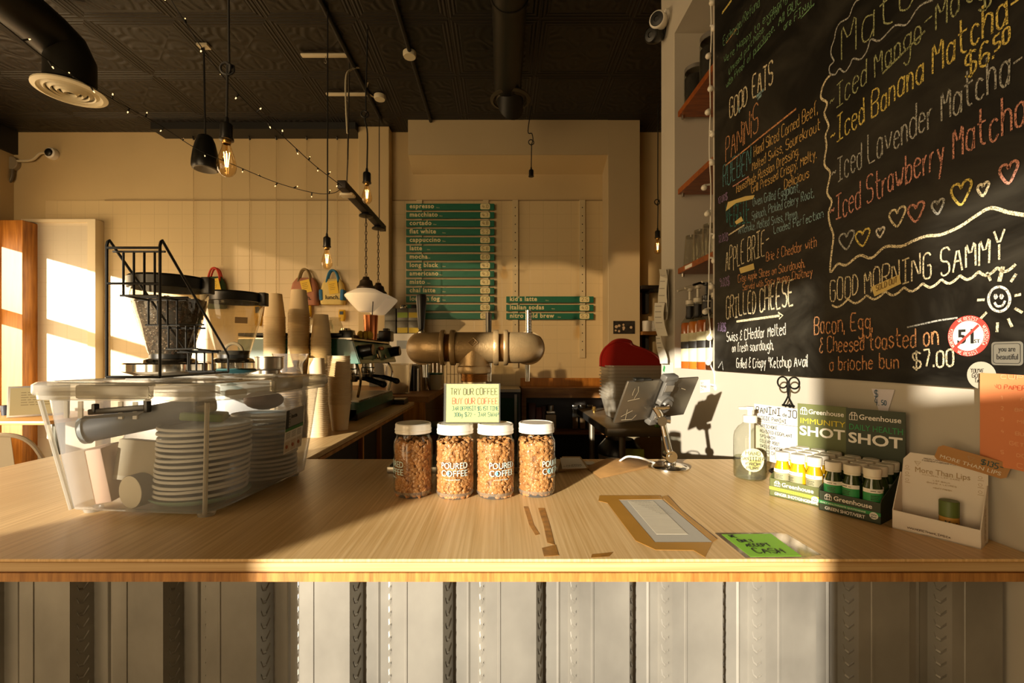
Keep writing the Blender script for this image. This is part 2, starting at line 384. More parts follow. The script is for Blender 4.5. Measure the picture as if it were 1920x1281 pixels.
# ducts' bump-out on the back wall, pillar, ceiling beam
YH = 3.98
hb = MB(); hb.bb((-.8165, YH, 3.106), (.933, 4.2, 3.41)); hb.bb((.933, YH, 0), (1.213, 4.2, 3.41), bev=.004)
struct(hb, 'wall_bulkhead', mat('greige_paint', 'b8a580', .55, var=.05, vs=(2, 2, 2)))
cv = MB(); cv.loft([[(-.8165, 4.2, 3.02), (-.8165, 4.2, 3.106), (-.8165, 3.99, 3.106)], [(.933, 4.2, 3.02), (.933, 4.2, 3.106), (.933, 3.99, 3.106)]])
struct(cv, 'trim_4', m_wall)
struct(MB().bb((-1.288, 4.09, 0), (-1.009, 4.2, 3.41), bev=.006), 'pillar_back', m_wall)
struct(MB().bb((-3.1, 4.02, 3.35), (-1.29, 4.2, 3.41)), 'beam_back', m_black)
struct(MB().bb((-4.5, -1.5, 3.2), (-4.46, 4.2, 3.41)), 'trim_1', m_black)
struct(MB().bb((-4.5, 4.0, 0), (-4.21, 4.19, 2.54), bev=.004).bb((-4.5, 3.96, 0), (-4.42, 4.0, 2.5)), 'trim_2', m_orange)
pn = MB(); pn.bb((-4.33, 4.13, 0), (-3.73, 4.19, 2.55))
po = struct(pn, 'trim_3', tile_mat('board_tile', 'cfc6b4', .128, 'b0a68e'))
struct(MB().bb((-3.73, 4.1, 0), (-3.66, 4.19, 2.578)).bb((-4.33, 4.1, 2.55), (-3.73, 4.19, 2.578)), 'trim_5', mat('cream_trim', 'e0d2b4', .5))
lt = MB().bb((-3.65, 4.186, 2.772), (-1.29, 4.192, 2.782)).bb((-1.0, 4.186, 2.772), (.93, 4.192, 2.782))
struct(lt, 'trim_6', mat('joint_line', '9a8460', .6))
# conduits and discs on the ceiling
for k, (a, b) in enumerate([((631, 0), (713, 222)), ((739, 0), (806, 222))]):
    x = (a[0]-CX)*(3.395-ZC)/(CY-a[1]); x = P(b[0], b[1], (3.395-ZC)*F/(CY-b[1])).x
    tag(MB().cyl((x, -1.4, 3.393), (x, 3.97, 3.393), .014, n=10).build('ceiling_conduit', m_black), 'black conduit pipe along the ceiling, '+('left one, ending near the pillar' if not k else 'right one, running over the round white plate'), 'pipe', 'ceiling conduits')
m_plate = mat('aged_white', 'cfc4a6', .5)
for (px, py), lb in zip([(768, 104), (712, 184)], ['round white cover plate on the black ceiling, nearer one on the conduit', 'round white cover plate on the black ceiling, fed by the curled white cable']):
    p = P(px, py, (3.385-ZC)*F/(CY-py)); tag(MB().lathe([(0, -.012), (.04, -.012), (.045, 0), (.045, .02), (0, .02)], p, 20).build('ceiling_plate', m_plate), lb, 'cover plate', 'ceiling plates')
for (x0, x1, py), lb in zip([(565, 650, 104), (612, 688, 177)], ['white mounting strip on the ceiling nearer the street', 'white mounting strip on the ceiling nearer the back wall']):
    Y = (3.385-ZC)*F/(CY-py); a, b = P(x0, py, Y), P(x1, py, Y); m_ = (a+b)/2
    t = thing('mounting_strip', lb, 'strip', m_, group='ceiling strips')
    MB().box(m_, (b.x-a.x, .035, .012), bev=.003).build('strip', m_plate, t)
    MB().tube([m_+Vector((.01, 0, 0)), m_+Vector((.01, 0, -.03)), m_+Vector((.022, 0, -.045)), m_+Vector((.01, 0, -.055)), m_+Vector((0, 0, -.045))], .002).build('hook', m_steel, t)
# ducts with round diffusers
def duct(x, y1, zc, r, px, py, Yd, rd, label, m_rim):
    t = thing('ceiling_duct', label, 'duct', (x, y1, zc))
    c = P(px, py, Yd)
    pts = [(x, -1.3, zc), (x, y1-.22, zc), (x, y1-.1, zc-.015), (x+(c.x-x)*.4, y1-.02, zc-.06), (c.x, c.y, zc-.14), (c.x, c.y, c.z+.03)]
    MB().tube(pts, r, 28).build('duct_pipe', mat('black_duct', '1d1a12', .45, .2), t)
    for yy in (y1-.9, y1-1.8): MB().tube([(x, yy, zc), (x, yy+.03, zc)], r+.006, 28).build('duct_seam', MATS['black_duct'], t)
    d = MB(); d.lathe([(r*.8, .03), (r, .03), (rd, .004), (rd, -.004), (rd*.86, -.012), (rd*.84, 0), (r*.8, .02)], c, 40)
    d.build('diffuser_rim', m_rim, t)
    for k in range(1, 5):
        q = rd*.84*(1-k*.2); MB().lathe([(q-.004, .006), (q+.018, .012), (q+.02, .008), (q, -.006-.003*k), (q-.006, -.003)], c, 32).build('diffuser_ring', m_rim, t)
    MB().lathe([(0, .03), (rd*.8, .03)], c, 32).build('diffuser_back', m_black, t)
duct(-2.62, 2.72, 3.23, .122, 132, 172, 2.7, .172, 'black round duct with pale ringed diffuser at upper left', m_plate)
duct(.045, 3.35, 3.29, .098, 957, 187, 3.3, .146, 'black round duct with dark ringed diffuser near ceiling centre', mat('dark_rim', '3a3222', .5))

# ------------------------------------------------------------------ bar counter, L-shaped
bar = thing('bar_counter', 'L-shaped bamboo bar counter with laminated two-layer front edge', 'counter', (-.2, .97, 0))
cm = MB(); cm.bb((-1.31, .6545, ZT-.004), (XW-.001, 1.29, ZT)); cm.bb((-1.31, 1.29, ZT-.004), (-.555, 2.9, ZT)); cm.build('top_board', m_bamboo, bar, smooth=False)
e1 = MB(); e1.bb((-1.31, .652, ZT-.0165), (XW-.001, 1.29, ZT-.004)); e1.bb((-1.31, 1.29, ZT-.0165), (-.555, 2.9, ZT-.004)); e1.build('upper_edge_layer', m_bamedge, bar, smooth=False)
e2 = MB(); e2.bb((-1.31, .655, ZT-.019), (XW-.001, 1.28, ZT-.0165)); e2.bb((-1.31, 1.28, ZT-.019), (-.56, 2.9, ZT-.0165)); e2.build('groove', m_cab, bar, smooth=False)
e3 = MB(); e3.bb((-1.31, .652, ZT-.0315), (XW-.001, 1.29, ZT-.019)); e3.bb((-1.31, 1.29, ZT-.0315), (-.555, 2.9, ZT-.019)); e3.build('lower_edge_layer', m_bamend, bar, smooth=False)
cb = MB(); cb.bb((-1.28, 1.35, 0), (-.62, 2.88, ZT-.032)); cb.build('side_cabinet', m_darkcab, bar, smooth=False)
for y in (1.98, 2.27): MB().bb((-.62, y-.008, 0), (-.6, y+.008, ZT-.032)).build('upright_strip', m_orange, bar, smooth=False)
for k, pts in enumerate(([(982, 950), (990, 950), (1001, 985), (1012, 1002), (1004, 1004), (992, 984)], [(1009, 953), (1021, 953), (1031, 985), (1040, 1022), (1026, 1018), (1019, 985)], [(1016, 1028), (1042, 1022), (1048, 1042), (1020, 1044)], [(1110, 1040), (1150, 1036), (1142, 1044), (1108, 1046)])):
    q = [C(a, b) for a, b in pts]; MB().loft([[p+Vector((0, 0, .0001)) for p in q], [p+Vector((0, 0, .0003)) for p in q]]).build('tape_residue', mat('amber_residue', 'a8742e', .35, var=.5, vs=(60, 60, 60)), bar, smooth=False)
# pressed metal front: ribs with chevron stamping on their flanks
fr = MB(); YR, YV, PER = .69, .7165, .1415; x = -.3066-PER*7; prof = []
while x < XW+.1:
    prof += [(x, YR), (x+.018, YR), (x+.019, YR-.0012), (x+.022, YR-.0012), (x+.023, YR), (x+.0765, YR), (x+.0895, YV), (x+.1105, YV), (x+.1135, YV-.002), (x+.1165, YV), (x+.1285, YV)]; x += PER
prof = [p for p in prof if p[0] < XW-.005]
fr.loft([[(a, b, .03) for a, b in prof], [(a, b, ZT-.033) for a, b in prof]], cap=False, closed=False)
x = -.3066-PER*5
while x < XW-.1:
    for (xa, ya, xb, yb) in ((x+.0765, YR, x+.0895, YV), (x+.1285, YV, x+PER, YR)):
        u = Vector((xb-xa, yb-ya, 0)).normalized(); n = Vector((u.y, -u.x, 0)); L = math.hypot(xb-xa, yb-ya); o = Vector((xa, ya, 0))
        z = ZT-.045
        while z > .35:
            q = [(.28, .004), (.36, -.003), (.55, -.0045), (.78, .005)]
            pl = [o+u*(L*a)+Vector((0, 0, z+b)) for a, b in q]
            w_ = .0024; A = [p+n*.0002+Vector((0, 0, w_)) for p in pl]; Bm = [p+n*.0015 for p in pl]; Cc = [p+n*.0002-Vector((0, 0, w_)) for p in pl]
            fr.loft([A, Bm, Cc], cap=False, closed=False); z -= .0195
    x += PER
tag(fr.build('bar_front_panel', mat('galvanised_sheet', '98948b', .42, .5, var=.3, vs=(9, 9, 6), bump=.08, bs=(25, 25, 25)), smooth=20), 'grey pressed metal cladding with vertical ribs and stamped chevrons below the bar', 'metal cladding')
struct(MB().bb((-1.3, .72, 0), (XW, .76, ZT-.033)), 'wall_bar_core', m_darkcab)
# ------------------------------------------------------------------ on the bar: centre
def arc(c, r, a0, a1, n, u=(1, 0, 0), v=(0, 0, 1)):
    u, v, c = Vector(u), Vector(v), Vector(c)
    return [c+u*r*math.cos(R(a0+(a1-a0)*i/n))+v*r*math.sin(R(a0+(a1-a0)*i/n)) for i in range(n+1)]
# coffee jars
m_lidw = mat('white_enamel_lid', 'e6dfd0', .3, coat=.3)
m_bean = mat('roasted_bean', 'b9814e', .45, var=.35, vs=(60, 60, 60), coat=.2)
m_beand = mat('dark_bean', '8a5a34', .4, var=.3, vs=(60, 60, 60), coat=.25)
m_print = mat('pale_teal_print', 'bfd6cf', .5)
JR, JH = .0408, .138
def bean_fill(mb, r, z0, z1, n, nt, a=.0056, b=.0041, c=.003):
    for k in range(n+nt):
        if k < n:
            th = rnd.uniform(0, 2*math.pi); z = rnd.uniform(z0, z1); rr = r-rnd.uniform(.001, .0035)
            p = Vector((rr*math.cos(th), rr*math.sin(th), z)); nr = Vector((math.cos(th), math.sin(th), rnd.uniform(-.4, .4))).normalized()
        else:
            th = rnd.uniform(0, 2*math.pi); rr = r*math.sqrt(rnd.random())*.95; p = Vector((rr*math.cos(th), rr*math.sin(th), z1+rnd.uniform(-.002, .004))); nr = Vector((rnd.uniform(-.5, .5), rnd.uniform(-.5, .5), 1)).normalized()
        q = nr.to_track_quat('Z', 'Y').to_matrix().to_4x4() @ Matrix.Rotation(rnd.uniform(0, 6.28), 4, 'Z'); q.translation = p
        sgn = 1 if rnd.random() < .5 else -1
        rings = []
        for (x, k2) in ((-1, .25), (-.6, .82), (0, 1), (.6, .82), (1, .25)):
            ring = [(x*a, b*k2, 0), (x*a, b*k2*.7, c*k2), (x*a, b*.16*k2, c*k2*1.1), (x*a, 0, c*k2*.62), (x*a, -b*.16*k2, c*k2*1.1), (x*a, -b*k2*.7, c*k2), (x*a, -b*k2, 0), (x*a, 0, -c*.6*k2)] if sgn > 0 else \
                   [(x*a, b*k2, 0), (x*a, b*k2*.72, c*k2*.9), (x*a, 0, c*k2*1.25), (x*a, -b*k2*.72, c*k2*.9), (x*a, -b*k2, 0), (x*a, -b*k2*.5, -c*.5), (x*a, 0, -c*.6*k2), (x*a, b*k2*.5, -c*.5)]
            rings.append([q @ Vector(v) for v in ring])
        mb.loft(rings)
JARS = [(775, 936, -58, 'leftmost'), (853.5, 938, 3, 'second from the left'), (929, 938, 22, 'third from the left'), (1005.5, 934, 52, 'rightmost')]
def jar_at(px, py):
    Y = (ZC-ZT)*F/(py-CY)+JR*.9; return Vector(((px-CX)*Y/F, Y, ZT))
jl = ['glass jar of coffee beans, leftmost of the four, its print turned far left', 'glass jar of coffee beans, second from left, print facing front', 'glass jar of coffee beans, third from left, print turned slightly right', 'glass jar of coffee beans, rightmost of the four']
bl = ['coffee beans filling the leftmost jar', 'coffee beans filling the second jar from the left', 'coffee beans filling the third jar from the left', 'coffee beans filling the rightmost jar']
j0 = thing('coffee_jar', jl[0], 'jar', (0, 0, 0), group='coffee jars')
g = MB(); g.lathe([(0, .002), (JR*.8, .002), (JR*.93, .005), (JR, .014), (JR, .108), (JR*.96, .116), (JR*.87, .1215), (JR*.86, .128), (JR*.885, .129), (JR*.885, .131), (JR*.86, .132), (JR*.86, .137)], n=40)
g.build('glass_body', m_glass, j0)
gb = MB(); gb.lathe([(JR*.55, .0), (JR*.86, .0), (JR*.97, .008), (JR*.995, .013), (JR*.9, .006), (JR*.55, .003)], n=40); gb.build('glass_foot', glass('thick_glass', 'f0f2ea', haze=.12, refl=1.0), j0)
ld = MB(); ld.lathe([(0, .1505), (JR*.74, .1505), (JR*.76, .1495), (JR*.8, .1495), (JR*.83, .151), (JR*.88, .151), (JR*.92, .149), (JR*.92, .141), (JR*.945, .1395), (JR*.945, .137), (JR*.92, .136), (JR*.94, .133), (JR*.94, .131), (JR*.86, .131)], n=40); ld.build('lid', m_lidw, j0)
ftext('POURED', Matrix.Translation((0, 0, .064)) @ frame((0, 0, 0), (1, 0, 0), (0, 0, 1)), 'printed_word', m_print, j0, width=.056, height=.0125, bold=.0, align='CENTER', wrap=JR+.0004)
ftext('COFFEE', Matrix.Translation((0, 0, .0485)) @ frame((0, 0, 0), (1, 0, 0), (0, 0, 1)), 'printed_word', m_print, j0, width=.056, height=.0125, bold=.0, align='CENTER', wrap=JR+.0004)
cup = MB()
pts = [(-.0133+.0036*math.cos(k*math.pi/10), .0547+.0042*math.sin(k*math.pi/10)) for k in range(20)]
cup.loft([[((JR+.0006)*math.sin(x/JR), -(JR+.0006)*math.cos(x/JR), z) for x, z in pts], [((JR+.0008)*math.sin(x/JR), -(JR+.0008)*math.cos(x/JR), z) for x, z in pts]]); cup.build('printed_cup', mat('teal_print', '5fa8b4', .5), j0)
mb = MB(); mb.nrm = Vector((0, -1, 0)); pls, tw = hand('www.pouredcoffee.ca', 0)
for pl in pls:
    q = [((-.004+(a/tw-.5)*.03)/JR, .041+b*.00028) for a, b in pl]; mb.ribbon([Vector(((JR+.0005)*math.sin(a), -(JR+.0005)*math.cos(a), b)) for a, b in q], .0004)
mb.build('printed_address', m_print, j0, smooth=False)
bm0 = MB(); bean_fill(bm0, JR-.0042, .0045, .112, 900, 80); beans0 = tag(bm0.build('coffee_beans', m_bean, origin=(0, 0, 0)), bl[0], 'coffee beans', 'beans in the jars', 'stuff')
core = MB(); core.lathe([(0, .004), (JR*.84, .006), (JR*.84, .110), (0, .111)], n=24); core.build('inner_beans', m_beand, beans0)
for i, (px, py, rz, _) in enumerate(JARS):
    loc = jar_at(px, py)
    if i == 0: j0.location = loc; j0.rotation_euler = (0, 0, R(rz)); beans0.location = loc; beans0.rotation_euler = (0, 0, R(rz))
    else: dup(j0, loc, R(rz), jl[i]); dup(beans0, loc, R(rz+40*i), bl[i])
# acrylic sign on the lids
zs = ZT+.1512; ys = jar_at(853, 938).y
sg = thing('counter_sign', 'pale yellow handwritten coffee price sign in a clear acrylic holder on the two middle jars', 'sign', (-.066, ys, zs))
a = P(832, 795, ys); wsg = (938-832)*ys/F; hs = (795-721)*ys/F; tilt = Matrix.Translation((a.x, ys, zs)) @ Matrix.Rotation(R(-6), 4, 'X')
MB().box((wsg/2, -.003, hs/2), (wsg, .0025, hs), M=tilt).box((wsg/2, .0035, hs/2), (wsg, .0025, hs), M=tilt).box((wsg/2, .004, .001), (wsg, .03, .002), M=tilt).build('acrylic_holder', glass('acrylic', 'f2f2ea', haze=.05), sg)
MB().box((wsg/2+.001, 0, hs/2), (wsg-.008, .001, hs-.003), M=tilt).build('paper_card', mat('pale_yellow_paper', 'e4e6a4', .7), sg)
fm = tilt @ frame((0, -.0004, 0), (1, 0, 0), (0, 0, 1))
def sl(t, x0, x1, z, cap, pen, m): write(t, fm @ Matrix.Translation((wsg*x0, hs*z, 0)), wsg*(x1-x0), cap, pen, 'lettering', m, sg, .12, it=0)
sl('TRY OUR COFFEE', .115, .95, .71, .0135, .0016, mat('olive_ink', '4b4a12', .7)); sl('BUY OUR COFFEE', .15, .955, .475, .0125, .0016, mat('red_ink', 'd05638', .7))
sl('JAR DEPOSIT $5 1ST TIME', .15, .97, .315, .0085, .0014, mat('teal_ink', '2c7a72', .7)); sl('300g $22 - JAR SWAP', .18, .97, .16, .0085, .0014, MATS['teal_ink'])
# tap tower from iron pipe fittings
m_brass = mat('weathered_bronze', 'a98c60', .38, .55, var=.28, vs=(16, 16, 16), bump=.25, bs=(220, 220, 220))
m_thread = mat('bare_thread', 'b08a58', .3, .9)
YT = 1.15
tt = thing('tap_tower', 'bronze pipe-fitting beer tap tower with two elbows and three tap handles', 'tap tower', (-.069, YT, ZT))
zc_ = P(0, 652, YT).z; X = lambda px: P(px, 0, YT).x
rx = lambda x: Matrix.Translation((x, YT, zc_)) @ Matrix.Rotation(R(90), 4, 'Y')
r = .0392
tm = MB(); L = X(935)-X(845)
tm.lathe([(r*.8, 0), (r*1.13, 0), (r*1.15, .002), (r*1.15, .010), (r*1.12, .0125), (r, .014), (r, L-.014), (r*1.12, L-.0125), (r*1.15, L-.010), (r*1.15, L-.002), (r*1.13, L), (r*.8, L)], n=36, M=rx(X(845)))
nx = X(889); zn = P(0, 690, YT).z
tm.lathe([(r*.98, zc_-.006-zn), (r*.97, .018), (r*.98, .006), (r*1.08, .003), (r*1.1, -.001), (r*1.1, -.011), (r*1.05, -.0135), (r*.8, -.0135)], (nx, YT, zn), 36)
tm.build('tee_fitting', m_brass, tt)
em = MB(); q = [Vector((nx, YT-r-.0012, zc_+.012))+Vector((a, 0, b)) for a, b in ((-.012, 0), (0, .011), (.012, 0), (0, -.011))]
em.tube(q, .001, 5, closed=True); em.tube([nx*Vector((1, 0, 0))+Vector((a, YT-r-.001, zc_+.012+b)) for a, b in ((-.005, -.003), (-.002, .004), (.001, -.003), (.005, .003))], .0007, 5)
for k in range(3): em.tube(arc((nx-.034, YT-r*.93-.001, zc_+.012-k*.009), .004, 30, 330, 10), .0008, 5)
em.build('cast_emblem', m_brass, tt)
for (xa, xb) in ((X(833), X(847)), (X(933), X(948))):
    t_ = MB(); n = 7; pr = [(r*.6, 0)]
    for k in range(n): z = (xb-xa)*k/n; pr += [(r*.88, z), (r*.92, z+(xb-xa)/n*.5)]
    t_.lathe(pr+[(r*.88, xb-xa), (r*.6, xb-xa)], n=32, M=rx(xa)); t_.build('threaded_nipple', m_thread, tt)
pr = [(r*.6, 0)]
for k in range(8): pr += [(r*.84, -k*.0026), (r*.88, -k*.0026-.0013)]
t_ = MB(); t_.lathe(pr+[(r*.84, -.021), (r*.6, -.021)], (nx, YT, zn-.0135), 32); t_.build('neck_thread', m_thread, tt)
MB().lathe([(r*.78, zn-.034-ZT), (r*.78, .034), (r*1.2, .028), (r*1.4, .022), (r*1.4, .019)], (nx, YT, ZT), 32).build('column', mat('worn_column', 'c9b890', .3, .6), tt)
for s_, (xc, xe, nm) in ((-1, (X(835), X(755), 'elbow')), (1, (X(944), X(1022), 'elbow'))):
    e = MB(); cw = .011*s_
    M0 = Matrix.Translation((xc, YT, zc_)) @ Matrix.Rotation(R(90)*s_, 4, 'Y')
    e.lathe([(r*.8, 0), (r*1.13, 0), (r*1.15, .002), (r*1.15, .009), (r*1.1, .0115), (r*1.0, .0125)], n=36, M=M0)
    br = abs(xe-xc)-.0125-r; cc = Vector((xc+s_*.0125, YT+br, zc_)); rings = []
    for k in range(13):
        a_ = R(90*k/12); ctr = cc+Vector((s_*br*math.sin(a_), -br*math.cos(a_), 0)); out = Vector((s_*math.sin(a_), -math.cos(a_), 0))
        rings.append([ctr+(out*math.cos(2*math.pi*j/36)+Vector((0, 0, 1))*math.sin(2*math.pi*j/36))*r*(1+.02*math.sin(a_)) for j in range(36)])
    rings.append([p+Vector((0, .012, 0)) for p in rings[-1]])
    e.loft(rings, cap=False); c2 = cc+Vector((s_*br, .012, 0))
    e.lathe([(r*1.0, 0), (r*1.15, .002), (r*1.15, .011), (r*.8, .012), (0, .012)], n=36, M=Matrix.Translation(c2) @ Matrix.Rotation(R(-90), 4, 'X'))
    e.build('elbow', m_brass, tt)
YH2 = 1.215
for px, yt, yb, kind in ((790, 553, 632, 0), (916, 587, 640, 1), (991, 582, 640, 2)):
    k = YH2/F; x = (px-CX)*k; z1 = P(0, yt, YH2).z; z0 = P(0, yb, YH2).z; hgt = z1-z0
    fa = MB(); fa.lathe([(.010, -.03), (.011, -.02), (.007, -.01), (.009, 0), (.0065, .012), (.0085, .016), (.0085, .026), (.006, .03), (0, .03)], (x, YH2, z0-.01), 16)
    fa.cyl((x, YT+.03, z0-.03), (x, YH2+.05, z0-.03), .011); fa.cyl((x, YH2+.05, z0-.03), (x, YH2+.058, z0-.11), .008, .006); fa.build('faucet', m_chrome, tt)
    h = MB()
    if kind == 0: h.lathe([(0, .02), (.0075, .02), (.0085, .026), (.0125, hgt*.7), (.0145, hgt*.93), (.013, hgt), (0, hgt+.001)], (x, YH2, z0), 16); h.build('tap_handle', m_bplast, tt)
    elif kind == 1: h.lathe([(0, .01), (.0075, .01), (.0085, hgt), (.0055, hgt+.001), (.0055, hgt-.003), (0, hgt-.003)], (x, YH2, z0), 18); h.build('tap_handle', mat('grey_steel', '6b675e', .3, .9), tt)
    else:
        pr = [(0, .01), (.0075, .01)]
        for j in range(9): z = .012+j*(hgt-.014)/9; pr += [(.0082, z), (.0088, z+.002), (.0082, z+.004)]
        h.lathe(pr+[(.0085, hgt), (0, hgt)], (x, YH2, z0), 18); h.build('tap_handle', m_chrome, tt)
dt = thing('drip_tray', 'flat steel drip tray under the pipe tap tower, behind the jars', 'drip tray', ((X(725)+X(1048))/2, 1.2, ZT))
MB().bb((C(725, 888).x, 1.132, ZT), (C(1046, 888).x, 1.275, ZT+.016), bev=.002).build('tray', m_steel, dt)
gr = MB()
for k in range(14): gr.bb((C(725, 888).x+.006, 1.138+k*.0096, ZT+.016), (C(1046, 888).x-.006, 1.142+k*.0096, ZT+.0185))
gr.build('grille', m_black, dt)

# tablet on a jointed stand
tb = thing('tablet_stand', 'silver jointed tablet stand with a round base on the bar', 'stand', C(1253, 877)); m_tabs = mat('chrome_arm', 'cfc9bc', .16, 1)
b0 = C(1253, 877)
MB().lathe([(0, .009), (.03, .009), (.049, .006), (.051, .004), (.051, 0), (0, 0)], b0, 40).build('base', m_tabs, tb)
MB().lathe([(0, .016), (.014, .016), (.0155, .013), (.0155, .009), (.02, .008)], b0+Vector((.004, 0, 0)), 24).build('swivel', m_tabs, tb)
j1 = b0+Vector((.004, 0, .031)); MB().cyl(j1+Vector((0, -.014, 0)), j1+Vector((0, .014, 0)), .015, n=24).cyl(j1+Vector((0, -.0165, 0)), j1+Vector((0, -.013, 0)), .008, n=16).build('lower_joint', m_tabs, tb)
j2 = P(1240, 786, b0.y-.01); j3 = P(1228, 762, b0.y-.015)
arm = MB(); dv = (j2-j1).normalized(); arm.cyl(j1, j2, .0095, .0085, 14); arm.build('arm', m_tabs, tb)
MB().tube([j1+dv*.02+Vector((-.003, -.0095, 0)), j1+dv*.055+Vector((-.003, -.0095, 0))], .003, 8).build('arm_slot', m_black, tb)
MB().cyl(j2+Vector((-.002, -.013, -.004)), j2+Vector((-.002, .012, -.004)), .0125, n=20).cyl(j2+Vector((.006, 0, 0)), j2+Vector((.022, -.004, 0)), .009, .011, 8).build('upper_joint', m_tabs, tb)
MB().tube([j2, (j2+j3)/2+Vector((.001, -.002, 0)), j3], [.008, .0085, .01], 12).build('neck', m_tabs, tb)
TL = P(1179, 716, 1.10); U = (P(1312, 708, 1.24)-TL); TW = U.length; U.normalize(); V = P(1147, 795, 1.14)-TL; TH = V.length; V = (V-U*V.dot(U)).normalized(); NN = U.cross(V).normalized()
if NN.y > 0: NN = -NN
FT = Matrix((U, V, NN)).transposed().to_4x4(); FT.translation = TL
tab = thing('tablet', 'silver-backed tablet with tape scraps, clamped in the chrome stand facing the staff side', 'tablet', TL+U*TW/2+V*TH)
MB().box((TW/2, TH/2, -.004), (TW, TH, .007), M=FT, bev=.003).build('case', mat('grey_aluminium', '726a5c', .3, .8), tab)
MB().box((TW/2, TH/2, -.0079), (TW-.006, TH-.006, .001), M=FT).build('screen', mat('dark_screen', '0d0d0f', .12), tab)
sc_ = MB(); sc_.nrm = NN
for pts in ([(.03, .02), (.028, .034), (.03, .04)], [(.04, .015), (.046, .03), (.04, .05)], [(.02, .055), (.06, .05)], [(.015, .1), (.05, .085)], [(.03, .08), (.035, .11)], [(.21, .03), (.23, .035)], [(.02, .11), (.06, .112), (.07, .1)]): sc_.ribbon([FT @ Vector((a, b, .0005)) for a, b in pts], .0018)
sc_.build('tape_scrap', mat('yellowed_tape', 'a8997a', .3), tab, smooth=False)
cl = MB(); mu = TW*.52
cl.box((mu, TH*.5, .007), (.034, TH+.012, .012), M=FT, bev=.004); cl.build('clamp_bar', mat('dark_grey_plastic', '55524c', .35), tb)
MB().box((mu+.002, TH*.02-.008, .002), (.05, .02, .022), M=FT, bev=.006).build('clamp_jaw', MATS['dark_grey_plastic'], tb); MB().box((mu+.002, TH*.98+.006, .002), (.046, .018, .022), M=FT, bev=.005).build('clamp_jaw', MATS['dark_grey_plastic'], tb)
MB().box((mu, TH*.16, .0142), (.03, .018, .002), M=FT).box((mu, TH*.86, .0142), (.03, .018, .002), M=FT).build('label_plate', m_silver, tb)
hub = FT @ Vector((mu, TH*.52, .0)); d2 = (j3-hub).normalized()
MB().cyl(hub+NN*.01, hub+NN*.024, .026, .025, 28).cyl(hub+NN*.024, hub+NN*.03, .017, .015, 24).build('hub', MATS['dark_grey_plastic'], tb)
MB().tube([hub+NN*.028, (hub+NN*.03+j3)/2+NN*.004, j3], .009, 12).build('ball_arm', m_tabs, tb)
MB().box((TW*.12, -.004, -.002), (.03, .009, .012), M=FT, bev=.003).box((TW*.22, -.003, -.002), (.035, .006, .01), M=FT, bev=.002).build('card_reader', m_bplast, tab)
cb_ = [C(1232, 872, .003), C(1222, 866, .012), C(1205, 860, .03), C(1190, 857, .034), C(1172, 858, .022), P(1152, 866, 1.29)+Vector((0, .02, -.02))]
def spl(pts, n=6):
    pts = [Vector(p) for p in pts]; out = []
    for i in range(len(pts)-1):
        p0, p1, p2, p3 = pts[max(i-1, 0)], pts[i], pts[i+1], pts[min(i+2, len(pts)-1)]
        for k in range(n):
            t = k/n; out.append(.5*((2*p1)+(p2-p0)*t+(2*p0-5*p1+4*p2-p3)*t*t+(3*p1-p0-3*p2+p3)*t**3))
    return out+[pts[-1]]
tag(MB().tube(spl(cb_), .0028, 8).build('charging_cable', m_whitep), 'white cable arching from the tablet stand over the bar edge', 'cable')
# paper bag, pads
pb = MB(); q = [C(1097, 877), C(1135, 863), C(1198, 862), C(1219, 872), C(1216, 878), C(1126, 898)]
rings = [[p+Vector((0, 0, .001)) for p in q], [p+(sum(q, Vector())/6-p)*.05+Vector((0, 0, .005 if i in (1, 2) else .003)) for i, p in enumerate(q)]]
tag(pb.loft(rings).build('paper_bag', mat('kraft_paper', 'bd8e52', .7, var=.12, vs=(25, 25, 25), bump=.4, bs=(50, 50, 50))), 'crumpled brown kraft paper bag lying flat beside the tablet stand', 'paper bag')
cp = thing('loyalty_card_pad', 'white printed card pad on a dark tray right of the last coffee jar', 'card pad', C(1078, 880))
q = [C(1046, 885), C(1054, 860), C(1088, 860), C(1104, 880)]; MB().loft([[p+Vector((0, 0, .0005)) for p in q], [p+Vector((0, 0, .006)) for p in q]]).build('card_stack', mat('tan_board', 'a98c62', .6), cp)
q = [C(1054, 880, .008), C(1050, 859, .008), C(1087, 859, .008), C(1100, 878, .008)]; MB().loft([q, [p+Vector((0, 0, .001)) for p in q]]).build('top_card', m_paper, cp)
fine([(0, .045, 0), (.01, .05, .012), (.025, .05, .02)], frame(C(1056, 875, .0092), (1, .0, 0), (0, 1, 0)), m_ink, cp, .003)
q = [C(1090, 872, .001), C(1088, 866, .001), C(1112, 866, .001), C(1118, 872, .001)]; tag(MB().loft([q, [p+Vector((0, 0, .001)) for p in q]]).build('paper_slip', m_paper), 'small blank white slip between card pad and paper bag', 'paper')

# taped sheets on the bar top
def flat(pxs, z0, th): 
    q = [C(a, b)+Vector((0, 0, z0)) for a, b in pxs]; return MB().loft([q, [p+Vector((0, 0, th)) for p in q]])
ts = thing('taped_receipt', 'white printed receipt taped flat to the bar with amber packing tape', 'receipt', C(1235, 985))
m_tape = mat('amber_packing_tape', 'b5822f', .25, var=.1)
flat([(1124, 930), (1238, 930), (1243, 937), (1160, 938), (1228, 1018), (1336, 1018), (1322, 1046), (1300, 1033), (1229, 1032), (1192, 1015), (1139, 944), (1122, 940)], .0006, .0003).build('packing_tape', m_tape, ts, smooth=False)
flat([(1240, 932), (1252, 930), (1278, 958), (1345, 1012), (1336, 1017)], .0006, .0003).build('packing_tape', m_tape, ts, smooth=False)
flat([(1149, 934), (1235, 932), (1335, 1017), (1217, 1018)], .0003, .0003).build('receipt_sheet', mat('grey_receipt', 'bdb6a6', .6), ts, smooth=False)
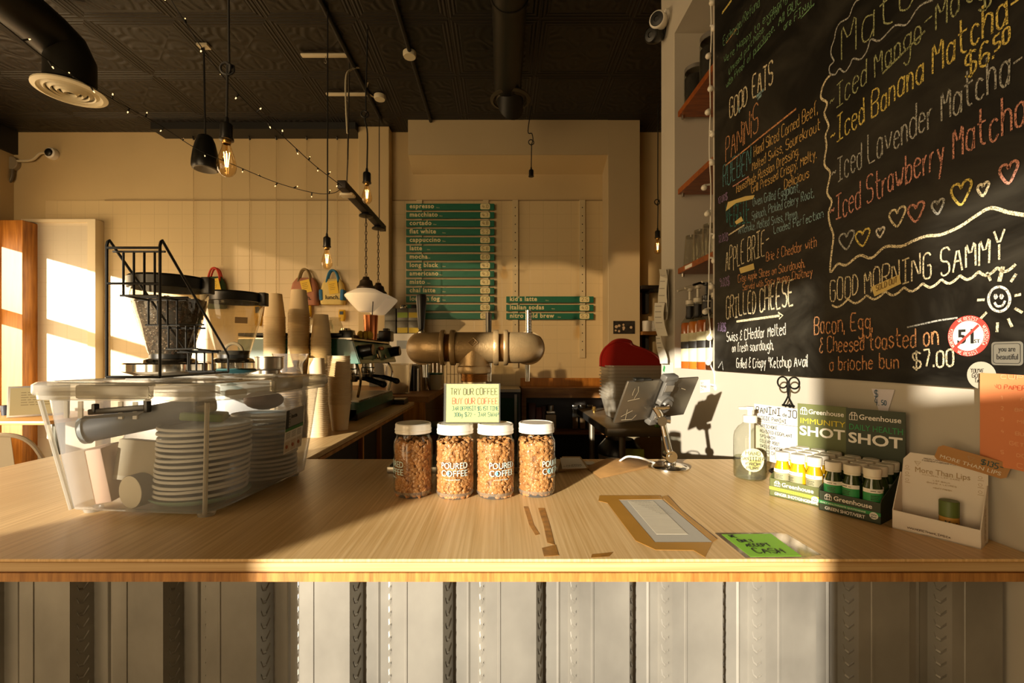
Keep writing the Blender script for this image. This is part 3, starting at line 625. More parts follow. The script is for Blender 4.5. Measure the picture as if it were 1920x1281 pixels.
flat([(1177, 940), (1225, 940), (1290, 1003), (1231, 1003)], .0008, .0002).build('receipt_body', mat('pale_receipt', 'd8cdb4', .6, var=.1, vs=(15, 220, 15)), ts, smooth=False)
fine([(0, .022, 0)]+[(.022+.004*k, .06+.002*k, -.012-.009*k) for k in range(9)], frame(C(1160, 938)+Vector((0, 0, .001)), (1, 0, 0), (.45, 1, 0)), mat('faded_receipt_ink', '9a917c', .7), ts, .0012)
cs = thing('cash_notice', 'bright green handwritten cash notice taped at the front edge of the bar', 'notice', C(1430, 1025))
flat([(1340, 1000), (1472, 1000), (1540, 1041), (1507, 1047), (1398, 1047)], .0003, .0002).build('clear_tape', glass('clear_tape', 'eadfc4', haze=.12, rough=.08), cs, smooth=False)
flat([(1353, 1003), (1446, 1002), (1503, 1044), (1407, 1045)], .0006, .0003).build('green_card', mat('lime_card', '86c22e', .5), cs, smooth=False)
o_ = C(1407, 1045)+Vector((0, 0, .0012)); uu = C(1503, 1044)-C(1407, 1045); vv = C(1353, 1003)-C(1407, 1045); fmx = Matrix.Translation(o_)
for t, a, b, w_, cap in (('WE', .1, .80, .12, .012), ('ONLY', .15, .58, .3, .011), ('ACCEPT', .18, .38, .5, .011), ('CASH', .2, .10, .56, .017)):
    p = o_+uu*a+vv*b; m_ = frame(p, uu, vv); 
    vn = vv.normalized(); un = uu.normalized(); m_ = Matrix(((un.x, vn.x, 0, p.x), (un.y, vn.y, 0, p.y), (0, 0, 1, p.z), (0, 0, 0, 1)))
    write(t, m_, uu.length*w_, cap, .0018, 'lettering', m_ink, cs, .2)

# hand sanitiser bottle
sb = thing('sanitiser_bottle', 'clear glass pump bottle with an oval label, half full, beside the panini notice', 'bottle', (0, 0, 0))
pz = C(1406, 898); sb.location = pz; r = .0355; K = 1.083/F
MB().lathe([(0, .002), (r*.85, .002), (r*.97, .006), (r, .014), (r, .098), (r*.93, .112), (r*.7, .125), (r*.45, .132), (r*.36, .137), (r*.36, .146)], pz, 36).build('glass_body', m_glass, sb)
MB().lathe([(0, .004), (r*.95, .006), (r*.96, .052), (0, .0525)], pz, 30).build('liquid', glass('clear_liquid', 'dfe0cc', haze=.06, refl=.6), sb)
MB().lathe([(r*.40, .134), (r*.44, .135), (r*.44, .149), (r*.4, .151), (r*.2, .152), (r*.17, .153), (r*.17, .163), (r*.27, .164), (r*.27, .172), (0, .173)], pz, 20).box(pz+Vector((-.012, 0, .168)), (.03, .011, .007), bev=.002).build('pump', mat('frosted_plastic', 'd6d0bc', .4), sb)
MB().cyl(pz+Vector((0, 0, .01)), pz+Vector((0, 0, .135)), .0025, n=8).build('dip_tube', MATS['frosted_plastic'], sb)
lr = r+.0006; lb_ = MB(); n = 16; lc = R(-18); A = []
for k in range(24):
    a = 2*math.pi*k/24; A.append((lc+.72*math.cos(a), .052+.027*math.sin(a)))
lb_.loft([[pz+Vector((lr*math.sin(a)*1, -lr*math.cos(a), z)) for a, z in A], [pz+Vector(((lr+.0003)*math.sin(a), -(lr+.0003)*math.cos(a), z)) for a, z in A]]); lb_.build('label_sticker', mat('cream_label', 'e2d39a', .6), sb)
tx = MB(); tx.nrm = Vector((-.3, -1, 0)).normalized()
for t, z, wd, cp_ in (('HAND', .063, .62, .0095), ('SANITIZER', .0505, .98, .0085), ('FROM', .040, .6, .006), ('PURE', .0305, .55, .0065)):
    pls, tw = hand(t, .1)
    for pl in pls: tx.ribbon([pz+Vector(((lr+.001)*math.sin(lc+(a/tw-.5)*wd*1.35), -(lr+.001)*math.cos(lc+(a/tw-.5)*wd*1.35), z+b*cp_/8)) for a, b in pl], .0011)
tx.build('lettering', m_ink, sb, smooth=False)
# panini notice on a wire clip
wc = thing('wire_clip_stand', 'black scroll-topped wire clip stand holding the panini notice', 'clip stand', (.70, 1.13, ZT))
pa, pbm = Vector((.668, 1.2, 0)), Vector((.715, 1.05, 0)); du = (pbm-pa).normalized(); nn = Vector((-du.y, du.x, 0)); nn = nn if nn.x < 0 else -nn
mid = P(1478, 757, 1.13)
for s_ in (-1, 1):
    c0 = mid+du*s_*.016+Vector((0, 0, .052)); p_ = [mid-du*s_*.014+Vector((0, 0, -.005)), mid+Vector((0, 0, .02))]+arc(c0, .014, 200 if s_ > 0 else -20, -150 if s_ > 0 else 330, 14, du, (0, 0, 1))
    MB().tube(spl(p_, 3), .0022, 6).build('wire_scroll', m_blackm, wc)
MB().tube([mid-du*.016+Vector((0, 0, -.005)), mid+du*.016+Vector((0, 0, -.005))], .003, 6).tube([mid-nn*.004, mid-nn*.004-Vector((0, 0, .17)), Vector((mid.x, mid.y, ZT+.004))+nn*.0], .0022, 6).build('wire_stem', m_blackm, wc)
MB().tube(arc(Vector((mid.x-.004, mid.y, ZT+.003)), .036, 0, 360, 24, (1, 0, 0), (0, 1, 0))[:-1], .0028, 6, closed=True).build('wire_base', m_blackm, wc)
hp = thing('panini_notice', 'white handwritten panini notice held upright behind the sanitiser bottle', 'notice', (.69, 1.12, ZT+.03))
zb0, zt0 = P(1413, 858, 1.2).z, P(1413, 757, 1.2).z; PWd = (pbm-pa).length; HH = zt0-zb0
pfm = frame(Vector((pa.x, pa.y, zb0))+nn*.001, du, (0, 0, 1))
MB().box((PWd/2, HH/2, 0), (PWd, HH, .0008), M=pfm).build('sheet', mat('white_card', 'cfcabd', .65), hp, smooth=False)
for t, x, y, w_, cap, pen in (('PANINI', .04, .84, .46, .017, .0022), ('de', .54, .84, .07, .009, .0014), ('JOUR', .63, .84, .32, .017, .0022), ('VEGGIE PANINI', .05, .725, .55, .009, .0014), ('ARTICHOKE', .12, .59, .32, .0075, .0013), ('ROASTED EGGPLANT', .12, .495, .58, .0075, .0013), ('SPINACH', .12, .405, .28, .0075, .0013), ('CELERY ROOT', .12, .315, .36, .0075, .0013), ('SWISS CHEESE', .12, .225, .42, .0075, .0013), ('MAYO ON SOURDOUGH', .1, .13, .8, .0075, .0013)):
    write(t, pfm @ Matrix.Translation((PWd*x, HH*y, 0)), PWd*w_, cap, pen, 'lettering', m_ink, hp, .15)
mb = MB(); pline([pfm @ Vector((PWd*.05, HH*.69, .0008)), pfm @ Vector((PWd*.85, HH*.7, .0008))], .0008, nn, mb); mb.build('rule_line', m_ink, hp, smooth=False)
# ------------------------------------------------------------------ shot displays and lip-balm display
m_boxg = mat('olive_box_card', '5d6236', .6); m_boxg2 = mat('dark_green_box_card', '343c26', .6)
m_wprint = mat('white_print', 'efe9dc', .6); m_lime = mat('lime_print', 'b8c63c', .6); m_grnp = mat('green_print', '2f8f4a', .6); m_yelp = mat('yellow_print', 'd9c32c', .6)
BW, BD = .0945, .125
def shot_box(loc, card, lb, big, stripe, flav, sub, capcol, title_m):
    t = thing('shot_display_box', lb, 'display box', loc, group='shot display boxes'); wd = Vector((.55, -.835, 0)).normalized()
    ang = math.atan2(wd.y, wd.x); t.rotation_euler = (0, 0, ang)
    L = lambda p: mw(t) @ Vector(p)
    # local: x along front, y depth, z up
    b = MB(); b.box((BW/2, BD/2, .001), (BW, BD, .002), M=mw(t)); b.build('tray_floor', card, t, smooth=False)
    b = MB(); b.box((BW/2, .0006, .0185), (BW, .0012, .037), M=mw(t)); b.build('front_panel', card, t, smooth=False)
    for x in (.0006, BW-.0006):
        b = MB(); m_ = mw(t) @ frame((x-.0006, 0, 0), (0, 1, 0), (0, 0, 1)); b.prism([(0, 0), (BD, 0), (BD, .085), (BD*.45, .06), (.004, .042), (0, .036)], m_, .0012); b.build('side_panel', card, t, smooth=False)
    b = MB(); b.box((BW/2, BD-.0008, .093), (BW, .0016, .186), M=mw(t)); b.build('back_panel', card, t, smooth=False)
    ff = mw(t) @ frame((0, -.0004, 0), (1, 0, 0), (0, 0, 1)); fb = mw(t) @ frame((0, BD-.0022, 0), (1, 0, 0), (0, 0, 1))
    mb = MB()
    for q in ([(.006, .172), (.010, .178), (.016, .178), (.0195, .172), (.0195, .163), (.006, .163), (.006, .172), (.0195, .172)], [(.0105, .178), (.0105, .163)], [(.0150, .178), (.0150, .163)]): pline([fb @ Vector((x, z, .0004)) for x, z in q], .0011, (fb.to_3x3() @ Vector((0, 0, 1))), mb)
    for q in ([(.010, .029), (.013, .033), (.018, .033), (.021, .029), (.021, .023), (.010, .023), (.010, .029), (.021, .029)], [(.0135, .033), (.0135, .023)], [(.0175, .033), (.0175, .023)]): pline([ff @ Vector((x, z, .0004)) for x, z in q], .001, (ff.to_3x3() @ Vector((0, 0, 1))), mb)
    mb.build('house_emblem', m_wprint, t, smooth=False)
    ftext('Greenhouse', fb @ Matrix.Translation((.022, .165, 0)), 'printed_name', m_wprint, t, width=.066, height=.0105, bold=.01)
    ftext('Greenhouse', ff @ Matrix.Translation((.024, .0242, 0)), 'printed_name', m_wprint, t, width=.058, height=.0085, bold=.012)
    ftext(big, fb @ Matrix.Translation((.005, .143, 0)), 'printed_line', title_m, t, width=.085, height=.0115, bold=0)
    ftext('SHOT', fb @ Matrix.Translation((.004, .117, 0)), 'printed_word', m_wprint, t, width=.086, height=.0215, bold=.025)
    mb = MB(); mb.box((BW/2, -.0003, .0165), (BW, .0006, .006), M=mw(t)); mb.build('stripe', stripe, t, smooth=False)
    ftext(sub, ff @ Matrix.Translation((.003 if 'Q' in sub else .016, .0148, .0004)), 'printed_line', m_wprint if 'Q' in sub else m_boxg, t, width=.07 if 'Q' in sub else .05, height=.0033, bold=.0)
    ftext(flav, ff @ Matrix.Translation((.004 if 'G/' in flav else .01, .004, 0)), 'printed_line', m_wprint, t, width=.08 if 'GINGER' in flav else .062, height=.006, bold=.012)
    mb = MB(); mb.lathe([(0, .0006), (.0062, .0006), (.0062, 0)], n=20, M=ff @ Matrix.Translation((.085, .013, .0003))); mb.build('round_seal', m_wprint, t)
    mb = MB(); nf = ff.to_3x3() @ Vector((0, 0, 1)); write('USDA', ff @ Matrix.Translation((.0808, .0133, .0008)), .0084, .003, .0005, 'x', m_ink, t, .05, mb=mb); write('ORGANIC', ff @ Matrix.Translation((.0808, .0092, .0008)), .0084, .0025, .0004, 'x', m_ink, t, .05, mb=mb); mb.build('seal_lettering', m_ink, t, smooth=False)
    return t
m_cap = mat('cream_cap', 'e4dcc8', .45)
def shot_bottle(juice, name_label, stripe, parent_rot):
    t = thing('juice_shot_bottle', name_label, 'bottle', (0, 0, 0)); r = .0148
    MB().lathe([(0, .0), (r*.9, .0), (r, .003), (r, .05), (r*.95, .058), (r*.72, .069), (r*.7, .074)], n=22).build('bottle_body', juice, t)
    MB().lathe([(r*.78, .073), (r*.86, .073), (r*.86, .0755), (r*.82, .076), (r*.88, .077), (r*.9, .088), (r*.84, .0905), (0, .091)], n=22).build('cap', m_cap, t)
    lm = MB(); n = 10; lm.loft([[(1.01*r*math.sin(R(-75+15*k)), -1.01*r*math.cos(R(-75+15*k)), z) for k in range(n+1)] for z in (.012, .056)], cap=False, closed=False); lm.build('label_wrap', stripe, t)
    lm = MB(); lm.loft([[(1.02*r*math.sin(R(-75+15*k)), -1.02*r*math.cos(R(-75+15*k)), z) for k in range(n+1)] for z in (.049, .056)], cap=False, closed=False); lm.build('label_band', m_wprint, t)
    f_ = frame((0, -r*1.045, 0), (1, 0, 0), (0, 0, 1)); fine([(-.007, .006, .044), (-.007, .004, .041), (-.007, .005, .038), (-.007, .001, .0525), (.003, .008, .0525)], f_, m_boxg2, t, .0012)
    return t
def juice(name, col): 
    m, nt, b = newmat(name); b.inputs['Base Color'].default_value = (*lin(col), 1); b.inputs['Roughness'].default_value = .12; b.inputs['Coat Weight'].default_value = .6; return m
wdv = Vector((.55, -.835, 0)).normalized(); dpv = Vector((.835, .55, 0)).normalized(); rz = math.atan2(wdv.y, wdv.x)
yl, gl_ = Vector((.563, .955, ZT)), Vector((.6045, .866, ZT))
shot_box(yl, m_boxg, 'olive cardboard display of yellow ginger shots, the one nearer the sanitiser bottle', 'IMMUNITY', m_lime, 'GINGER SHOT/GINGEMBRE', 'IMMUNITY/IMMUNITE', None, m_yelp)
shot_box(gl_, m_boxg2, 'dark green cardboard display of green shots beside the lip balm display', 'DAILY HEALTH', m_grnp, 'GREEN SHOT/VERT', 'DAILY HEALTH/SANTE QUOTIDIENNE', None, m_grnp)
by = shot_bottle(juice('ginger_juice', 'c79a14'), 'small bottle of yellow ginger juice with cream cap in the olive display', mat('grey_label', '8f8a68', .6), rz)
bg = shot_bottle(juice('green_juice', '2a3a10'), 'small bottle of dark green juice with cream cap in the dark green display', m_grnp, rz)
for b0_, o_, grp in ((by, yl, 'yellow ginger shots'), (bg, gl_, 'dark green shots')):
    b0_['group'] = grp; first = True
    for j in range(4):
        for i in range(3):
            p = o_+wdv*(.0173+i*.0300)+dpv*(.0168+j*.0300)+Vector((0, 0, .0022))
            if first: b0_.location = p; b0_.rotation_euler = (0, 0, rz+.2); first = False
            else: dup(b0_, p, rz+rnd.uniform(-.8, .8))
# lip balm display
ml = thing('lip_balm_display', 'white folded card display with one lip balm tube left in it', 'display box', C(1673, 990)); m_wc = mat('white_display_card', 'ddd2c2', .6)
wd = Vector((.562, -.827, 0)).normalized(); ml.rotation_euler = (0, 0, math.atan2(wd.y, wd.x)); LW, LD, LH = .1055, .047, .125
MM = mw(ml); m_gold = mat('tan_print', 'a5895c', .6)
MB().box((LW/2, LD/2, .001), (LW, LD, .002), M=MM).build('tray_floor', m_wc, ml, smooth=False)
MB().prism([(0, 0), (.02, 0), (.022, -.0), (.033, 0), (.036, .0), (LW, 0), (LW, .029), (0, .031)], MM @ frame((0, .0012, 0), (1, 0, 0), (0, 0, 1)), .0012).build('front_panel', m_wc, ml, smooth=False)
MB().prism([(0, 0), (LW, 0), (LW, LH-.008), (LW-.008, LH), (.012, LH), (.003, LH-.012), (0, LH*.6)], MM @ frame((0, LD, 0), (1, 0, 0), (0, 0, 1)), .0012).build('back_panel', m_wc, ml, smooth=False)
for x in (0, LW-.0012): MB().prism([(0, 0), (LD, 0), (LD, .088), (LD*.86, .09), (0, .031)], MM @ frame((x, 0, 0), (0, 1, 0), (0, 0, 1)), .0012).build('side_panel', m_wc, ml, smooth=False)
fb = MM @ frame((0, LD-.0013, 0), (1, 0, 0), (0, 0, 1)); ff = MM @ frame((0, -.0002, 0), (1, 0, 0), (0, 0, 1))
ftext('More Than Lips', fb @ Matrix.Translation((.018, .093, .0003)), 'printed_name', m_gold, ml, width=.067, height=.0115, bold=0)
mb = MB(); nf = fb.to_3x3() @ Vector((0, 0, 1)); pline([fb @ Vector((x, z, .0004)) for x, z in ((.018, .111), (.026, .111), (.022, .104), (.018, .111))], .0008, nf, mb); pline([fb @ Vector((x, z, .0004)) for x, z in ((.0195, .1085), (.0245, .1085))], .0006, nf, mb); mb.build('triangle_emblem', m_gold, ml, smooth=False)
for t_, x, z, w_, c_ in (('PROUDLY HANDMADE IN CANADA', .030, .117, .045, .002), ('FIEREMENT FABRIQUE A LA MAIN', .028, .1135, .05, .002), ('NATURAL LIP CARE', .028, .0895, .046, .002), ('LIP BALM', .042, .082, .02, .0022), ('BAUME A LEVRES', .034, .0775, .036, .0022), ('MINTY FRESH', .042, .070, .022, .002)):
    write(t_, fb @ Matrix.Translation((x, z, .0003)), w_, c_, .0004, 'printed_line', m_gold if z < .11 else mat('brown_ink', '5a4630', .7), ml, .05)
for k in range(3):
    for x in (.004, .093):
        mb = MB(); pline([fb @ Vector((x+.004+.0022*math.cos(a*.785), .1-k*.0115+.0022*math.sin(a*.785), .0004)) for a in range(9)], .0005, nf, mb); pline([fb @ Vector((x+.001, .0955-k*.0115, .0004)), fb @ Vector((x+.008, .0955-k*.0115, .0004))], .0007, nf, mb); mb.build('small_icon', m_gold, ml, smooth=False)
write('WWW.MORETHANLIPS.CA', ff @ Matrix.Translation((.02, .0055, .0003)), .052, .003, .0006, 'printed_address', MATS['brown_ink'], ml, .02)
fine([(.0, .055, .002), (.0, .05, -.003)], MM @ frame((LW+.0003, LD*.5, .008), (0, 0, 1), (0, -1, 0)), m_gold, ml, .0025)
lt_ = thing('lip_balm_tube', 'green and tan lip balm tube standing in the white card display', 'lip balm', MM @ Vector((.065, .026, .002)))
tz = MM @ Vector((.065, .026, .002))
MB().lathe([(0, 0), (.0118, 0), (.0122, .001), (.0122, .032)], tz, 24).build('tube_body', mat('ochre_tube', 'b98a3a', .5), lt_)
MB().lathe([(.0118, .032), (.0124, .0325), (.0124, .056), (.0118, .057), (0, .057)], tz, 24).build('tube_cap', mat('moss_green', '5a6a2c', .5), lt_)
ftext('Mor', Matrix.Translation(tz+Vector((0, 0, .02))) @ Matrix.Rotation(-.55, 4, 'Z') @ frame((0, 0, 0), (1, 0, 0), (0, 0, 1)), 'printed_word', m_ink, lt_, width=.016, height=.007, bold=0, align='CENTER', wrap=.0127)
hc = thing('brand_card', 'brown rounded card with a handwritten price stuck on the top of the white display', 'card', MM @ Vector((.07, LD+.004, .115)))
cf = MM @ frame((.072, LD-.0075, .119), (1, 0, -.22), (0, 0, 1)); cw, ch = .084, .026
MB().prism([(.004, 0), (cw-.006, 0), (cw-.001, .004), (cw, ch-.005), (cw-.004, ch), (.006, ch), (.001, ch-.005), (0, .004)], cf @ Matrix.Translation((-.028, -.004, -.0006)), .0012).build('card', mat('kraft_brown_card', 'a8742c', .5), hc, smooth=False)
c2 = cf @ Matrix.Translation((-.028, -.004, .0008))
ftext('MORE THAN LIPS', c2 @ Matrix.Translation((.006, .0045, 0)), 'printed_name', mat('silver_print', 'd8cdb4', .3), hc, width=.07, height=.0058, bold=0)
write('$135-', c2 @ Matrix.Translation((.053, .0135, 0)), .024, .008, .0013, 'handwritten_price', mat('dark_teal_ink', '2e4a44', .7), hc, .2)
mb = MB(); pline([c2 @ Vector((x, z, .0003)) for x, z in ((.037, .02), (.045, .02), (.041, .0135), (.037, .02))], .0008, nf, mb); mb.build('triangle_emblem', m_gold, hc, smooth=False)

# ------------------------------------------------------------------ on the right wall
def wallfr(px, py, off=.001): return frame(W(px, py, off), (0, -1, 0), (0, 0, 1))
def m_slate():
    m, nt, b = newmat('chalkboard_slate'); c = coords(nt, (1, 1.6, 3))
    n = N(nt, 'ShaderNodeTexNoise', Scale=2.2, Detail=8.0, Roughness=.65, Distortion=.9); nt.links.new(c, n.inputs['Vector'])
    r = N(nt, 'ShaderNodeValToRGB'); r.color_ramp.elements[0].position = .42; r.color_ramp.elements[1].position = .8
    r.color_ramp.elements[0].color = (*lin('0c0b08'), 1); r.color_ramp.elements[1].color = (*lin('3c3931'), 1)
    nt.links.new(n.outputs[0], r.inputs[0]); nt.links.new(r.outputs[0], b.inputs['Base Color']); b.inputs['Roughness'].default_value = .45; b.inputs['Specular IOR Level'].default_value = .35; return m
yl0 = W(1345, 690).y; zb = ZC-.052
cbd = thing('chalkboard', 'big black chalkboard menu covering the right wall above the bar', 'chalkboard', (XW, .9, zb))
MB().bb((XW-.01, -1.0, zb), (XW-.0008, yl0, 3.3)).build('slate', m_slate(), cbd, smooth=False)
def chalk(name, col):
    m, nt, b = newmat(name); out = nt.nodes['Material Output']; b.inputs['Base Color'].default_value = (*lin(col), 1); b.inputs['Roughness'].default_value = .9
    n = N(nt, 'ShaderNodeTexNoise', Scale=420.0, Detail=2.0); nt.links.new(coords(nt), n.inputs['Vector'])
    r = N(nt, 'ShaderNodeMapRange'); r.inputs[1].default_value = .38; r.inputs[2].default_value = .55; r.inputs[3].default_value = .25; nt.links.new(n.outputs[0], r.inputs[0])
    tr = N(nt, 'ShaderNodeBsdfTransparent'); mx = N(nt, 'ShaderNodeMixShader'); nt.links.new(r.outputs[0], mx.inputs[0]); nt.links.new(tr.outputs[0], mx.inputs[1]); nt.links.new(b.outputs[0], mx.inputs[2]); nt.links.new(mx.outputs[0], out.inputs[0]); return m
ck = {k: chalk(k+'_chalk', v) for k, v in dict(green='7fae7c', cream='eadcb4', orange='d99c68', teal='5f9aa0', blue='8fb0b4', purple='a88bb8', yellow='e3cd6a', grey='b5b5ac', pink='d99a84', white='e8e2d2', sage='a9ad7c', dteal='3f8580', ochre='d9b067').items()}
CO = .0106
def cl_(t, x0, y0, x1, y1, cap, col, pen=.0032, jit=.4):
    pen *= .85
    a, b = W(x0, y0, CO), W(x1, y1, CO); d = b-a; c_ = cap*a.y/F
    u = d.normalized(); M_ = Matrix(((0, 0, -1), (u.y, 0, 0), (u.z, 1, 0))).to_4x4()  # x->u, y->up, z->into room
    M_ = Matrix(((u.x, 0, -1, a.x), (u.y, 0, 0, a.y), (u.z, 1, 0, a.z), (0, 0, 0, 1)))
    o = write(t, M_, d.length, c_, pen, 'chalk_line', ck[col], cbd, jit, off=.0004); return o
T_ = [('Exchange/Refund', 1356, 87, 1424, 11, 17, 'green', .0022), ("We're Happy to exchange", 1358, 120, 1484, -8, 13, 'green', .0022), ('Unused purchase. within 7', 1367, 140, 1475, 5, 13, 'green', .0022), ('with Proof of purchase.', 1362, 167, 1452, 57, 13, 'green', .0022), ('All BUL', 1460, 49, 1502, 5, 17, 'green', .0024), ('are FINAL', 1470, 57, 1527, 8, 14, 'green', .0024),
 ('GOOD', 1368, 224, 1401, 194, 34, 'cream', .006), ('EATS', 1411, 183, 1449, 158, 44, 'cream', .006), ('PANiNiS', 1361, 303, 1422, 245, 46, 'orange', .0045), ('RUEBEN', 1356, 352, 1408, 319, 40, 'teal', .004),
 ('Hand Sliced Corned Beef,', 1414, 294, 1533, 213, 20, 'ochre', .003), ('Melted Swiss, Sourekrout', 1411, 320, 1538, 243, 17, 'ochre', .003), ('HouseMade Russian Dressing.', 1381, 362, 1498, 291, 16, 'ochre', .003), ('Grill Pressed Crispy, Melty.', 1409, 363, 1531, 297, 16, 'ochre', .003), ('Delicious', 1471, 354, 1517, 333, 18, 'ochre', .003),
 ('12.00$', 1347, 382, 1364, 374, 12, 'purple', .0024), ('VEGGIE', 1361, 430, 1406, 414, 42, 'dteal', .004), ('Oven Grilled Eggplant,', 1412, 387, 1499, 359, 16, 'blue', .0028), ('Spinach, Pickled celery Root,', 1410, 413, 1526, 370, 15, 'blue', .0028), ('Artichoke, Melted Swiss, Mayo,', 1385, 439, 1496, 408, 14, 'blue', .0028), ('Loaded Perfection', 1451, 438, 1544, 408, 14, 'blue', .0028),
 ('12.00$', 1348, 456, 1365, 450, 14, 'purple', .0024), ('APPLE BRIE-', 1361, 511, 1442, 474, 42, 'cream', .0045), ('Brie & Cheddar with', 1437, 490, 1531, 463, 17, 'orange', .0028), ('Crisp Apple Slices on Sourdough,', 1384, 530, 1509, 501, 13, 'orange', .0028), ('Served with Spicy Mango Chutney', 1393, 545, 1523, 517, 12, 'orange', .0028), ('9.00$', 1350, 538, 1368, 535, 15, 'purple', .0026),
 ('GRILLED CHEESE', 1362, 597, 1487, 574, 38, 'cream', .006), ('7.00$', 1346, 621, 1361, 621, 15, 'purple', .0026), ('Swiss & CHeddar Melted', 1363, 641, 1473, 627, 18, 'white', .0038), ('on fresh sourdough,', 1373, 661, 1450, 655, 16, 'white', .0036), ('Grilled & Crispy *Ketchup Avail', 1381, 690, 1514, 688, 17, 'white', .0036),
 ('GOOD MORNING SAMMY', 1557, 565, 1884, 487, 38, 'cream', .0036), ('Bacon, Egg,', 1527, 626, 1636, 620, 32, 'orange', .0038), ('& Cheesed toasted on', 1537, 662, 1759, 647, 27, 'orange', .0036), ('a brioche bun', 1556, 695, 1685, 691, 24, 'orange', .0034), ('$7.00', 1712, 691, 1788, 686, 30, 'cream', .004),
 ('Matcha', 1579, 112, 1812, -72, 72, 'sage', .0038), ('~Iced Mango-Mat', 1556, 212, 1824, 2, 42, 'sage', .0034), ('$', 1836, 24, 1858, 12, 40, 'sage', .004), ('~Iced Banana Matcha-', 1558, 274, 1914, 26, 44, 'yellow', .004), ('$6.', 1811, 150, 1862, 112, 42, 'yellow', .0042), ('50', 1864, 98, 1893, 78, 26, 'yellow', .0042), ('~Iced Lavender Matcha-', 1560, 347, 1918, 142, 46, 'grey', .0036), ('~Iced Strawberry Matcha', 1557, 418, 1922, 232, 44, 'pink', .0038)]
for a in T_: cl_(*a)
def ckl(pts, pen, col, name='chalk_drawing', sm=True):
    p = [W(x, y, CO) for x, y in pts]; p = spl(p, 4) if sm and len(p) > 2 else p
    mb = MB(); pline([q+Vector((-.0004, 0, 0)) for q in p], pen, (-1, 0, 0), mb); return mb.build(name, ck[col], cbd, smooth=False)
ckl([(1558, 140), (1549, 150), (1541, 168), (1540, 184), (1550, 191), (1550, 200), (1546, 214), (1554, 236), (1548, 255), (1550, 275), (1546, 308), (1557, 325), (1551, 360), (1560, 378), (1554, 398), (1556, 420), (1563, 442), (1560, 470), (1557, 510), (1571, 495), (1587, 497), (1612, 479), (1634, 484), (1660, 463), (1690, 462), (1712, 452), (1737, 443), (1765, 440), (1800, 425), (1830, 405), (1858, 390), (1890, 398), (1925, 404)], .0055, 'cream')
ckl([(1622, -6), (1606, 2), (1598, 16), (1591, 33), (1574, 44), (1567, 60), (1565, 73), (1559, 90), (1559, 104), (1564, 115), (1556, 124), (1556, 137), (1566, 140), (1574, 129), (1584, 135), (1594, 122), (1600, 110), (1614, 111), (1626, 95), (1633, 74), (1650, 76), (1678, 48), (1700, 46), (1724, 12), (1750, 0)], .0034, 'grey')
for pts, pen, col in (([(1360, 311), (1425, 258), (1493, 204)], .005, 'orange'), ([(1374, 350), (1404, 331)], .004, 'pink'), ([(1354, 25), (1372, 0)], .008, 'yellow'), ([(1381, 603), (1462, 592)], .007, 'cream'), ([(1459, 586), (1468, 592), (1461, 598)], .005, 'cream'), ([(1655, 138), (1735, 58)], .004, 'sage'), ([(1366, 441), (1396, 422)], .005, 'cream'), ([(1502, 34), (1527, 7)], .003, 'green'), ([(1414, 103), (1440, 73)], .003, 'green'), ([(1362, 81), (1381, 54)], .003, 'orange'), ([(1384, 198), (1387, 210)], .008, 'blue'), ([(1418, 182), (1432, 168)], .008, 'blue'), ([(1421, 186), (1428, 178)], .007, 'blue'), ([(1701, 614), (1760, 601), (1796, 596)], .003, 'grey'), ([(1347, 690), (1354, 678), (1356, 694)], .005, 'grey')): ckl(pts, pen, col, 'chalk_stroke', False)
wv = []
for k in range(10):
    x0 = 1560+k*35; y0 = 572-k*7.4
    wv += [(x0, y0), (x0+9, y0+4), (x0+20, y0-1), (x0+30, y0-10)]
ckl(wv, .0045, 'cream')
ckl([(1881, 500), (1874, 528)], .006, 'cream', 'chalk_stroke', False)
for i, (x, y, s, c_) in enumerate([(1588, 451, 15, 'grey'), (1618, 446, 14, 'yellow'), (1651, 436, 8, 'white'), (1683, 407, 16, 'cream'), (1718, 398, 16, 'pink'), (1759, 388, 12, 'grey'), (1803, 362, 20, 'yellow'), (1844, 355, 11, 'cream'), (1892, 324, 18, 'pink')]):
    k = -.35; pts = [(0, -.45), (.25, -.95), (.7, -1), (.95, -.6), (.7, .1), (0, 1.1), (-.7, .25), (-.95, -.5), (-.7, -.95), (-.25, -.9), (0, -.4)]
    ckl([(x+a*s, y+b*s+a*s*k) for a, b in pts], .0042, c_, 'chalk_heart')
sx, sy = 1874, 561; ckl([(sx+20*math.cos(R(a)), sy+23*math.sin(R(a))) for a in range(-20, 350, 18)], .004, 'white')
for a, r0, r1 in ((-120, 40, 58), (-50, 42, 62), (178, 34, 52), (140, 38, 58), (95, 44, 62), (60, 42, 60), (25, 40, 60), (-10, 36, 52)): ckl([(sx+r0*.8*math.cos(R(a)), sy+r0*math.sin(R(a))), (sx+r1*.8*math.cos(R(a)), sy+r1*math.sin(R(a)))], .004, 'cream', 'chalk_stroke', False)
ckl([(sx-9, sy+6), (sx-4, sy+13), (sx+6, sy+12), (sx+11, sy+3)], .0035, 'white', 'chalk_smile')
for dx in (-7, 4): ckl([(sx+dx, sy-9), (sx+dx+3, sy-5), (sx+dx, sy-1), (sx+dx-2, sy-5), (sx+dx, sy-9)], .0028, 'white', 'chalk_eye')
m_masking = mat('masking_tape', 'd2b96e', .6, var=.1)
